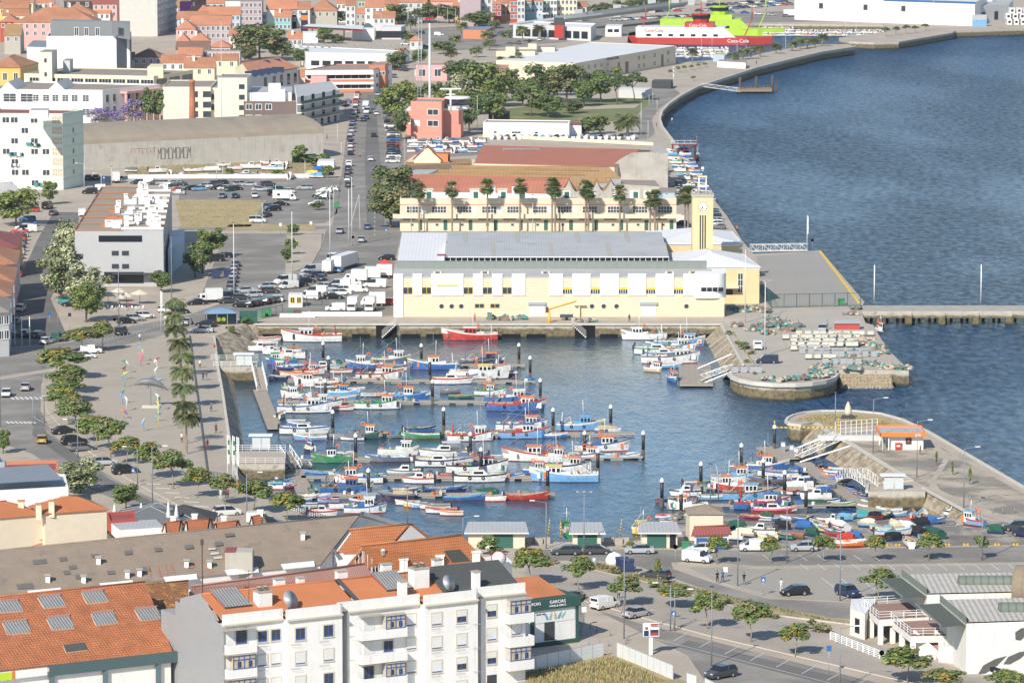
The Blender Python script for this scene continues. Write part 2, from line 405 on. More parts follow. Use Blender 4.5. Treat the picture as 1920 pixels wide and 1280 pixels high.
# slipway
def slipz(py):return 0.0 if py>=985 else WZ*(985-py)/23.0
mb=MB();q=[P(1262,985),P(1790,985),P(1790,955,WZ-.9),P(1262,955,WZ-.9)]
mb.face(q,cind);struct(mb,'slipway')
def sheet(name,px,z,mat,kerb=None,kind='structure'):
    mb=MB();pts=[P(x,y,0)for x,y in px]
    n=len(pts);a=sum(pts[i].x*pts[(i+1)%n].y-pts[(i+1)%n].x*pts[i].y for i in range(n))
    if a<0:pts=pts[::-1]
    if kerb:mb.prism([(p.x,p.y)for p in pts],-.02,z,kerb,mat,False)
    else:mb.face([(p.x,p.y,z)for p in pts],mat)
    return struct(mb,name,kind)
# roads
sheet('road',[(672,160),(722,160),(738,210),(757,262),(758,330),(752,440),(738,500),(738,592),(545,592),(440,597),(400,600),(345,618),(260,640),(200,655),(100,690),(0,705),
               (0,655),(130,642),(250,610),(340,595),(440,560),(520,533),(585,490),(605,455),(612,430),(330,432),(338,425),(622,424),(634,380),(640,330),(650,250),(664,190)],.02,asph)
sheet('road',[(0,712),(92,697),(77,720),(76,770),(100,815),(165,868),(245,915),(330,955),(400,985),(520,1030),(640,1080),(560,1080),(380,1010),(250,950),(130,900),(60,850),(0,830)],.02,asph)
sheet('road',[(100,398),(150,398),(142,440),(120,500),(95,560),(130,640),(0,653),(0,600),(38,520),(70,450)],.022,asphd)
sheet('road',[(985,1030),(1190,1030),(1400,1032),(1960,1022),(1960,1052),(1420,1060),(1300,1050),(1258,1054),(1262,1066),(1330,1090),(1440,1122),(1600,1130),(1600,1160),(1470,1150),(1340,1110),(1200,1062),(1120,1050),(985,1050)],.02,asph)
sheet('parking',[(1290,1062),(1420,1066),(1960,1058),(1960,1120),(1600,1128),(1450,1118),(1340,1088)],.024,M('light_asphalt',(.345,.315,.27),.92,.08,.08,fine=.05))
sheet('road',[(1086,1134),(1200,1168),(1330,1200),(1560,1258),(2000,1370),(2000,1600),(1500,1500),(1340,1290),(1240,1240),(1086,1190)],.02,asph)
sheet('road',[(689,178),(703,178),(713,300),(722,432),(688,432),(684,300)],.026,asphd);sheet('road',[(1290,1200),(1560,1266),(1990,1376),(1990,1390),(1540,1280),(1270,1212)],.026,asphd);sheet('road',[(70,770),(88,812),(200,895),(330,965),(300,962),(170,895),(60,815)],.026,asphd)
sheet('parking',[(340,336),(640,336),(632,400),(610,418),(430,432),(500,376),(335,375)],.02,asph)
sheet('dry_field',[(328,376),(497,376),(470,425),(340,428)],.03,drygrass)
sheet('dry_field',[(430,421),(590,421),(592,432),(420,432)],.03,drygrass)
sheet('parking',[(425,438),(608,438),(600,470),(560,505),(500,532),(395,570),(375,560),(410,470)],.02,asph)
sheet('pavement',[(538,440),(604,440),(602,465),(585,495),(548,512),(535,512)],.13,pav,kerbm)
sheet('plaza',[(345,624),(398,634),(414,740),(434,871),(444,908),(520,948),(680,1014),(680,1030),(560,1030),(420,985),(330,945),(240,898),(180,850),(110,770),(100,730),(130,690),(200,662),(260,643)],.13,plazam,kerbm)
sheet('pavement',[(80,712),(96,704),(104,760),(150,815),(235,880),(226,884),(140,830),(88,770)],.17,pav,kerbm)
sheet('pavement',[(985,1056),(1110,1058),(1190,1075),(1330,1120),(1480,1160),(1700,1225),(1960,1300),(1960,1340),(1600,1255),(1330,1192),(1230,1165),(1100,1128),(985,1090)],.13,cobble,kerbm)
sheet('planting_bed',[(1070,1052),(1130,1056),(1240,1086),(1400,1130),(1590,1165),(1600,1172),(1420,1150),(1220,1095),(1080,1062)],.2,scrub,kerbm)
sheet('pavement',[(1100,1135),(1180,1175),(1290,1230),(1330,1290),(1380,1500),(900,1500),(985,1235),(1085,1220)],.10,pav,kerbm)
sheet('hard_standing',[(1270,986),(1790,986),(1850,975),(1960,985),(1960,1020),(1400,1028),(1290,1022)],.02,cind)
# seaward pier
sheet('pier_grass',[(1490,789),(1500,781),(1530,775),(1600,774),(1650,779),(1690,791),(1740,816),(1700,816),(1640,800),(1570,797),(1530,788)],.03,drygrass)
sheet('pier_ground',[(1600,829),(1680,838),(1760,835),(1800,860),(1920,925),(1960,950),(1960,984),(1860,972),(1815,955),(1735,910),(1720,904)],.03,M('pier_gravel',(.44,.375,.285),.95,.18,.1,c2=(.24,.215,.18),c2s=.12,c2r=(.42,.58),fine=.18,fs=2.5))
sheet('path',[(1745,832),(1752,836),(1786,852),(1776,868),(1762,890),(1752,902),(1762,918),(1808,940),(1900,972),(1960,985),(1960,992),(1880,978),(1800,950),(1740,916),(1748,896),(1764,868),(1772,856),(1745,840)],.05,pav)
# fishermen's yard beside the hall, apron
sheet('apron',[(1418,480),(1535,472),(1614,572),(1440,578)],.03,M('apron_concrete',(.335,.315,.285),.9,.06,.06,fine=.04,su=(6,.10,.49),sv=(6,.10,.49)))
sheet('yard',[(1358,600),(1440,580),(1610,580),(1620,606),(1650,640),(1700,690),(1572,692),(1562,706),(1500,716),(1420,713),(1378,702),(1398,684),(1378,649)],.03,M('yard_concrete',(.44,.395,.33),.9,.08,.08,fine=.05,su=(7,.14,.49),sv=(7,.14,.49)))
# park
sheet('lawn',[(940,205),(1100,190),(1215,178),(1222,192),(1180,228),(950,228)],.04,lawn)
sheet('path',[(1080,206),(1190,203),(1200,196),(1100,199)],.07,pav)
sheet('road',[(1225,165),(1262,165),(1275,175),(1235,205),(1222,225),(1228,250),(1215,262),(1195,262),(1200,235),(1205,200)],.03,asph)
sheet('boat_yard',[(232,312),(610,300),(618,332),(240,332)],.03,scrub)
sheet('parking',[(760,252),(905,258),(905,290),(760,300)],.02,asph)
sheet('parking',[(770,55),(1260,28),(1600,18),(1800,40),(1440,42),(1250,50),(1100,75),(960,88),(780,100)],.02,asph)
sheet('waste_ground',[(985,1240),(1100,1218),(1180,1240),(1300,1285),(1340,1400),(985,1400)],.22,scrub)
# painted road markings
mk=M('road_marking',(.66,.65,.62),.8,.1,2,fine=.2)
mb=MB()
def line(mb,a,b,w_=.14,z=.035,mat=None):
    p,q=P(*a),P(*b);d=(q-p).normalized();n_=V3((-d.y,d.x,0))*w_/2
    mb.face([(p-n_)+V3((0,0,z)),(q-n_)+V3((0,0,z)),(q+n_)+V3((0,0,z)),(p+n_)+V3((0,0,z))],mat or mk)
for i in range(14):line(mb,(1500+i*32.5,1057),(1516+i*32.5,1068),.12)
for i in range(7):line(mb,(1430+i*34,1040),(1446+i*34,1051),.12)
for i in range(8):line(mb,(1540+i*35,1083),(1572+i*35,1106),.12)
line(mb,(1290,1062),(1960,1058),.15);line(mb,(1340,1088),(1450,1118),.12)
for i in range(11):
    a=(1290+i*48,1186+i*12.3);line(mb,a,(a[0]-27,a[1]+15),.12)
line(mb,(1200,1190),(1920,1372),.12)
for i in range(8):line(mb,(150+i*28,802+i*17.5),(196+i*28,797+i*17.5),.12)
for i in range(7):line(mb,(20+i*9,744),(26+i*9,749),.5)
for i in range(7):line(mb,(12+i*8,790),(18+i*8,794),.5)
for i in range(6):line(mb,(1150+i*9,1186+i*2.2),(1170+i*9,1180+i*2.2),.45)
line(mb,(657,424),(673,365),.15);line(mb,(673,365),(675,430),.15)
for i in range(9):line(mb,(702,374+i*8),(703,378+i*8),.12)
for i in range(12):line(mb,(600+i*12,449),(605+i*12,449),.3)
for i in range(9):line(mb,(748-i*1,275+i*7),(736-i,275+i*7),.1)
line(mb,(60,780),(420,990),.1);
for i in range(10):line(mb,(150+i*30,840+i*17),(162+i*30,847+i*17),.12)
for i in range(10):line(mb,(1405-i*8,480+i*10),(1420-i*2,480+i*10),.1)
struct(mb,'road_markings')
# bright yellow edge of the apron
mb=MB();yl=M('yellow_edge',(.75,.50,.05),.8,.2,1.0)
strip(mb,G([(1539,471),(1612,568)]),.02,.5,-.1,.16,yl);struct(mb,'apron_edge')
# ================================================================ buildings
def ps(nm,col,drip=.25,**k):return M('plaster_'+nm,col,.85,k.pop('var',.06),.5,drip=drip,fine=.03,**k)
W_white=ps('white',(.80,.79,.76));W_clean=ps('clean_white',(.80,.785,.76),.2)
W_cream=ps('cream',(.74,.66,.47));W_pale=ps('pale_cream',(.71,.615,.47),.12);W_yellow=ps('yellow',(.70,.56,.32),.15)
W_ochre=ps('ochre',(.72,.48,.14));W_pink=ps('pink',(.66,.38,.35));W_salmon=ps('salmon',(.68,.29,.22),.15);W_mauve=ps('mauve',(.46,.36,.38))
W_grey=ps('grey',(.38,.38,.38),.1);W_lgrey=ps('light_grey',(.58,.58,.57),.12);W_green=ps('pale_green',(.66,.74,.62),.12,sv=(3.0,.12,.3))
W_red=ps('red',(.45,.08,.06));W_teal=ps('teal',(.20,.50,.50));W_blue=ps('blue_grey',(.42,.52,.60));W_stone=ps('stone',(.45,.42,.36),.5)
W_brown=ps('brown_panel',(.16,.12,.11),0,su=(1.2,.2,.48),sv=(.6,.2,.48));W_dkgreen=ps('dark_green',(.03,.09,.075),0);W_dark=ps('dark',(.05,.055,.06),0)
W_beige=ps('beige',(.70,.65,.56),.2)
W_metal=M('corrugated_grey_cladding',(.34,.345,.35),.55,.05,su=(.30,.18),sv=(3.0,.12,.48))
W_panel=M('concrete_panels',(.60,.58,.53),.85,.06,su=(3.0,.10,.48),sv=(2.8,.14,.48),drip=.15)
T_orange=M('orange_roof_tile',(.55,.20,.08),.85,.16,.3,c2=(.40,.19,.09),c2s=.25,su=(.30,.35),sv=(.42,.22),fine=.12,bump=.05)
T_bright=M('bright_orange_roof',(.60,.215,.085),.8,.08,.3,su=(.28,.38),fine=.05,bump=.05)
T_old=M('old_roof_tile',(.47,.165,.07),.9,.25,.5,c2=(.36,.20,.08),c2s=.9,c2r=(.55,.75),su=(.42,.32),sv=(.50,.40),fine=.2,fs=3,bump=.06)
T_mossy=M('mossy_roof_tile',(.28,.12,.06),.9,.25,.6,c2=(.42,.25,.05),c2s=.8,c2r=(.5,.6),su=(.42,.3),sv=(.5,.35),fine=.2,fs=3,bump=.06)
T_far=M('town_roof_tile',(.44,.20,.11),.85,.22,.12,c2=(.34,.18,.11),c2s=.08,su=(.9,.18),fine=.1,fs=1)
T_far2=M('town_roof_tile_new',(.52,.225,.13),.85,.15,.12,su=(.9,.15),fine=.06,fs=1)
T_brown=M('brown_roof',(.22,.13,.10),.85,.2,.2,su=(1.2,.15),fine=.1)
T_maroon=M('maroon_roof',(.30,.09,.08),.7,.08,.2,su=(.5,.25));T_red=M('red_sheet_roof',(.40,.155,.10),.75,.08,.15,c2=(.36,.14,.09),c2s=.1,su=(1.0,.14),fine=.05)
T_rust=M('rusty_tan_roof',(.36,.22,.10),.9,.18,.2,c2=(.30,.25,.19),c2s=.12,su=(1.0,.14),fine=.12)
T_asb=M('asbestos_roof',(.31,.245,.185),.95,.13,.35,c2=(.21,.175,.145),c2s=.3,su=(.30,.28),sv=(1.5,.12,.46),fine=.14,fs=4,bump=.04)
T_pinkm=M('faded_red_sheet',(.42,.22,.18),.7,.08,.2,su=(.35,.3));T_greym=M('grey_sheet_roof',(.50,.50,.49),.6,.1,.12,c2=(.40,.39,.37),c2s=.15,su=(.6,.10),sv=(8,.08,.48),metal=.15)
T_white=M('white_sheet_roof',(.72,.72,.71),.6,.05,.1,su=(.8,.06),fine=.02);T_dark=M('dark_slate_tiles',(.09,.095,.09),.75,.1,su=(.3,.35),sv=(.4,.25),bump=.04)
T_flat=M('flat_roof_felt',(.30,.25,.21),.95,.16,.15,c2=(.24,.22,.20),c2s=.2);T_zinc=M('zinc',(.22,.25,.28),.5,.06,.3,su=(.6,.12))
T_ribgrey=M('ribbed_translucent_sheet',(.34,.34,.33),.6,.12,.8,c2=(.42,.31,.16),c2s=.5,su=(.42,.6,.1));T_stripe=M('stained_white_sheet',(.62,.60,.56),.7,.1,.4,c2=(.46,.34,.22),c2s=.6,su=(.9,.30,.3),drip=.4)
T_vault=M('vault_felt',(.31,.26,.20),.95,.14,.15,c2=(.25,.22,.19),c2s=.1,su=(3.0,.12,.47),fine=.1)
blueglz=M('blue_frame',(.05,.12,.38),.4,0);shutter=M('roller_shutter',(.78,.78,.75),.6,.03,sv=(.12,.10));trim=M('beige_trim',(.60,.54,.44),.85,.06)
curtain=M('curtain',(.52,.44,.32),.9,.3,1.5);greendoor=M('green_door',(.03,.13,.10),.6,.08,sv=(.3,.2));solarm=M('solar_panel',(.035,.05,.09),.15,.05,su=(1.0,.3,.46),sv=(1.6,.3,.46))
def px3(pts,h=None):return[P(p[0],p[1],p[2]if len(p)>2 else h)for p in pts]
def base_of(pts):
    c=sum((V3((p.x,p.y,0))for p in pts),V3())/len(pts);return c
def root_for(name,label,cat,pts,group=None):return thing(name,label,cat,base_of(pts),0,group)
def loc(ro,pts):return[p-ro.location for p in pts]
def ccw(pts):
    n=len(pts);a=sum(pts[i].x*pts[(i+1)%n].y-pts[(i+1)%n].x*pts[i].y for i in range(n));return pts if a>0 else pts[::-1]
def walls(ro,pts,mat,z0=0,name='wall',top=None,drop=0.0):
    """walls that stand under a (possibly sloping) roof outline"""
    mb=MB();q=ccw(loc(ro,pts));n=len(q)
    for i in range(n):
        a,b=q[i],q[(i+1)%n];mb.face([(a.x,a.y,z0),(b.x,b.y,z0),(b.x,b.y,b.z-drop),(a.x,a.y,a.z-drop)],mat)
    if top:mb.face([(p.x,p.y,p.z-drop)for p in q],top)
    return mb.bd(name,ro)
def slab(ro,pts,mat,t=.22,name='roof',over=0.0,label=None):
    q=ccw(loc(ro,pts));c=sum(q,V3())/len(q)
    if over:q=[p+(V3((p.x-c.x,p.y-c.y,0)).normalized()*over)for p in q]
    mb=MB();n=len(q);mb.face([p for p in q],mat);mb.face([p-V3((0,0,t))for p in q[::-1]],mat)
    for i in range(n):
        a,b=q[i],q[(i+1)%n];d=V3((0,0,t));mb.face([a-d,b-d,b,a],mat)
    return mb.bd(name,ro,label)
def fb(name,label,cat,px4,h,wall,roof,parapet=.5,group=None,pmat=None,z0=0):
    """flat-roofed block, roof corners given where the photo shows them"""
    pts=px3(px4,h);ro=root_for(name,label,cat,pts,group);q=ccw(loc(ro,pts))
    mb=MB();mb.prism([(p.x,p.y)for p in q],z0,h-parapet,wall,roof,False);mb.bd('wall',ro)
    if parapet:
        mb=MB();n=len(q);c=sum(q,V3())/n
        inn=[p.lerp(c,min(.35/max((p-c).length,.1)*1.3,.2))for p in q]
        for i in range(n):
            j=(i+1)%n;a,b,d,e=q[i],q[j],inn[j],inn[i]
            mb.face([(a.x,a.y,h-parapet),(b.x,b.y,h-parapet),(b.x,b.y,h),(a.x,a.y,h)],pmat or wall)
            mb.face([(e.x,e.y,h-parapet),(e.x,e.y,h),(d.x,d.y,h),(d.x,d.y,h-parapet)],pmat or wall)
            mb.face([(a.x,a.y,h),(b.x,b.y,h),(d.x,d.y,h),(e.x,e.y,h)],pmat or wall)
        mb.bd('parapet',ro)
    return ro,pts
def gbd(ro,A,B,Cc,D,wall,roof,over=.35,t=.2,back=True,wallname='wall'):
    """A,B front eave; D,C ridge above them. the far slope mirrors the near one"""
    A,B,Cc,D=loc(ro,[A,B,Cc,D]);up=V3((0,0,1))
    E=V3((2*Cc.x-B.x,2*Cc.y-B.y,B.z));F=V3((2*D.x-A.x,2*D.y-A.y,A.z))
    mb=MB()
    mb.face([(A.x,A.y,0),(B.x,B.y,0),B-up*t,A-up*t],wall)
    mb.face([(B.x,B.y,0),(E.x,E.y,0),E-up*t,Cc-up*t,B-up*t],wall)
    mb.face([(E.x,E.y,0),(F.x,F.y,0),F-up*t,E-up*t],wall)
    mb.face([(F.x,F.y,0),(A.x,A.y,0),A-up*t,D-up*t,F-up*t],wall)
    mb.bd(wallname,ro)
    rd=(Cc-D).normalized()*over
    def sl(a,b,c,d):
        e1=(a-d);e1=e1/e1.length*over;e2=(b-c);e2=e2/e2.length*over
        a=a+e1-rd;b=b+e2+rd;c=c+rd;d=d-rd
        mb.face([a,b,c,d],roof);k=up*t
        mb.face([d-k,c-k,b-k,a-k],roof);mb.face([a-k,b-k,b,a],roof);mb.face([b-k,c-k,c,b],roof);mb.face([d-k,a-k,a,d],roof)
    mb=MB();sl(A,B,Cc,D);sl(E,F,D,Cc)
    mb.tube([D-rd+up*.03,Cc+rd+up*.03],.14,roof,5)
    o=mb.bd('roof',ro);return o
def gbld(name,label,cat,A,B,Cc,D,wall,roof,over=.35,group=None):
    pts=px3([A,B,Cc,D]);ro=root_for(name,label,cat,pts[:2]+[2*pts[2]-pts[1],2*pts[3]-pts[0]],group)
    gbd(ro,*pts,wall,roof,over);return ro,pts
def hipped(ro,q,z,rise,roof,over=.5,inset=None,t=.15):
    """hip roof on a four-cornered plan"""
    q=ccw(loc(ro,q));c=sum(q,V3())/4;up=V3((0,0,1))
    q=[V3((p.x,p.y,z))+V3((p.x-c.x,p.y-c.y,0)).normalized()*over for p in q]
    if(q[1]-q[0]).length<(q[2]-q[1]).length:q=q[1:]+q[:1]
    m1=(q[3]+q[0])/2;m2=(q[1]+q[2])/2;l=(m2-m1).length;wd=(q[2]-q[1]).length/2
    k=min(.46,wd/l)if inset is None else inset
    r1=m1.lerp(m2,k)+up*rise;r2=m2.lerp(m1,k)+up*rise
    mb=MB();mb.face([q[0],q[1],r2,r1],roof);mb.face([q[1],q[2],r2],roof);mb.face([q[2],q[3],r1,r2],roof);mb.face([q[3],q[0],r1],roof)
    for i in range(4):a,b=q[i],q[(i+1)%4];mb.face([a-up*t,b-up*t,b,a],roof)
    mb.face([p-up*t for p in q[::-1]],roof)
    mb.tube([r1,r2],.13,roof,5)
    return mb.bd('roof',ro)
WM={}
def winmesh(w_,h_,style):
    k=(round(w_,2),round(h_,2),style)
    if k in WM:return WM[k]
    mb=MB();x0,x1,z0,z1=-w_/2,w_/2,-h_/2,h_/2
    def frame(mat,t=.08,d=.07,y=0):
        mb.box(x0-t,x1+t,-d,y,z1,z1+t,mat);mb.box(x0-t,x1+t,-d-.05,y,z0-t,z0,mat);mb.box(x0-t,x0,-d,y,z0,z1,mat);mb.box(x1,x1+t,-d,y,z0,z1,mat)
    def glaz(mat,nx,nz=1,fm=None,t=.05):
        mb.face([(x0,-.02,z0),(x1,-.02,z0),(x1,-.02,z1),(x0,-.02,z1)],mat)
        for i in range(1,nx):x=x0+(x1-x0)*i/nx;mb.box(x-t/2,x+t/2,-.05,-.02,z0,z1,fm)
        for i in range(1,nz):z=z0+(z1-z0)*i/nz;mb.box(x0,x1,-.048,-.02,z-t/2,z+t/2,fm)
    if style=='far':frame(wht,.16,.05);glaz(pane,2,1,wht,.12)
    elif style=='farb':frame(trim,.12,.05);glaz(pane,1)
    elif style=='dark':frame(dks,.05,.04);glaz(pane,3,1,dks,.06)
    elif style=='grid':frame(wht,.08,.05);glaz(pane,2,3,wht,.10)
    elif style=='strip':glaz(glass,max(2,int(w_/1.1)),1,wht,.10)
    elif style=='blue':
        frame(trim,.16,.05);frame(blueglz,.0,.03);glaz(pane,2,1,blueglz,.07);mb.box(x0,x1,-.06,-.02,z0,z0+.16,blueglz);mb.box(x0,x0+.06,-.055,-.02,z0+.16,z1,blueglz);mb.box(x1-.06,x1,-.055,-.02,z0+.16,z1,blueglz)
    elif style=='half':
        frame(trim,.16,.05);glaz(pane,2,1,blueglz,.07);mb.box(x0,x1,-.06,-.02,z0,z0+.14,blueglz);mb.box(x0,x1,-.058,-.021,z0+h_*.5,z1,shutter)
    elif style=='shut':
        frame(trim,.16,.05);mb.box(x0,x1,-.05,-.02,z0+.16,z1,shutter);mb.box(x0,x1,-.04,-.021,z0,z0+.16,blueglz)
    elif style=='shutw':frame(wht,.06,.05);mb.box(x0,x1,-.045,-.02,z0,z1,shutter)
    elif style=='yel':
        yf=M('yellow_frame',(.75,.50,.04),.5,0);frame(yf,.10,.06);glaz(pane,2,1,yf,.10)
    elif style=='yel3':
        yf=M('yellow_frame',(.75,.50,.04),.5,0);glaz(pane,4,1,wht,.10);mb.box(x0,x1,-.06,-.02,z1-h_*.35,z1,yf)
    elif style=='lota2':frame(wht,.08,.05);glaz(pane,5,2,wht,.10)
    elif style=='bay':
        mb.box(x0,x1,-.9,0,z0,z1,curtain)
        for i in range(5):x=x0+(x1-x0)*i/4;mb.box(x-.05,x+.05,-.96,-.9,z0,z1,blueglz)
        for z in(z0+.05,(z0+z1)/2+.3,z1-.05):mb.box(x0-.06,x1+.06,-.965,-.899,z-.06,z+.06,blueglz)
        for x in(x0+.6,x1-.9):mb.box(x,x+.5,-.93,-.901,z0+.2,z1-.8,pane)
        mb.box(x1,x1+.05,-.9,0,z0,z1,blueglz);mb.box(x0-.1,x1+.15,-1.1,0,z1,z1+.08,concrete)
    elif style=='glassgrid':
        frame(wht,.06,.05);glaz(curtain,4,2,wht,.08)
    elif style=='door':mb.box(x0,x1,-.06,0,z0,z1,greendoor)
    elif style=='ddoor':mb.box(x0,x1,-.05,0,z0,z1,glass)
    elif style=='roll':mb.box(x0,x1,-.08,0,z0,z1,shutter);mb.box(x0-.3,x1+.3,-.45,0,z1,z1+.55,steel)
    elif style=='round':
        vs=[(w_/2*math.cos(2*math.pi*i/16),-.03,w_/2*math.sin(2*math.pi*i/16))for i in range(16)]
        mb.face(vs,pane);mb.torus((0,-.02,0),w_/2,.08,M('pale_trim',(.62,.60,.50),.8,0),'y',16,5)
    elif style=='vent':mb.box(x0,x1,-.25,0,z0,z1,W_lgrey)
    WM[k]=mb.data('window');return WM[k]
def wins(ro,a,b,us,zs,w_,h_,style,name='window',skip=(),out=.012,styles=None):
    """windows on the wall from a to b (world points); us as fractions of its length, zs centre heights"""
    d=V3((b.x-a.x,b.y-a.y,0));nrm=V3((d.y,-d.x,0)).normalized();rz=math.atan2(d.y,d.x);k=0
    for z in zs:
        for u in us:
            st=styles[k%len(styles)]if styles else style;k+=1
            if(k-1)in skip or st is None:continue
            p=V3((a.x,a.y,0))+d*u+nrm*out-ro.location;p.z=z
            put(name,winmesh(w_,h_,st),ro,p,rz)
def lin(a,b,n):return[a+(b-a)*i/(n-1)for i in range(n)]if n>1 else[(a+b)/2]
def chimney(ro,p,s_=.8,h_=1.4,mat=None,cap=None):
    mb=MB();mat=mat or W_white;mb.box(-s_/2,s_/2,-s_/2,s_/2,-1.2,h_,mat);mb.box(-s_*.62,s_*.62,-s_*.62,s_*.62,h_,h_+.15,cap or mat)
    o=mb.bd('chimney',ro);o.location=p-ro.location;return o
# ---------------------------------------------------------------- the old town, far behind
def house(x0,x1,ye,h,dep,wall,roof,rise,rows,cols,label,skew=0.0,kind='gable',ww=1.1,wh=1.7,st='far',name='town_house'):
    a,b=P(x0,ye,h),P(x1,ye,h)
    if skew:b=b+V3((0,skew,0))
    d=(b-a);n_=V3((-d.y,d.x,0)).normalized()*dep;c,e=b+n_,a+n_
    ro=root_for(name,label,'house',[a,b,c,e],'houses of the old town')
    if kind=='flat':
        q=ccw(loc(ro,[a,b,c,e]));MB().prism([(p.x,p.y)for p in q],0,h,wall,T_flat,False).bd('wall',ro)
    elif kind=='hip':
        q=ccw(loc(ro,[a,b,c,e]));MB().prism([(p.x,p.y)for p in q],0,h,wall,None,False).bd('wall',ro);hipped(ro,[a,b,c,e],h,rise,roof)
    else:
        gbd(ro,a,b,(b+c)/2+V3((0,0,rise)),(a+e)/2+V3((0,0,rise)),wall,roof)
    if cols:wins(ro,a,b,lin(.5/cols,1-.5/cols,cols),[h-1.7-3.1*i for i in range(rows)],ww,wh,st)
    if(x0*7+ye)%3==0 and kind!='flat':chimney(ro,a.lerp(b,.3)+n_*.35+V3((0,0,rise*.7)),.9,1.5)
    return ro
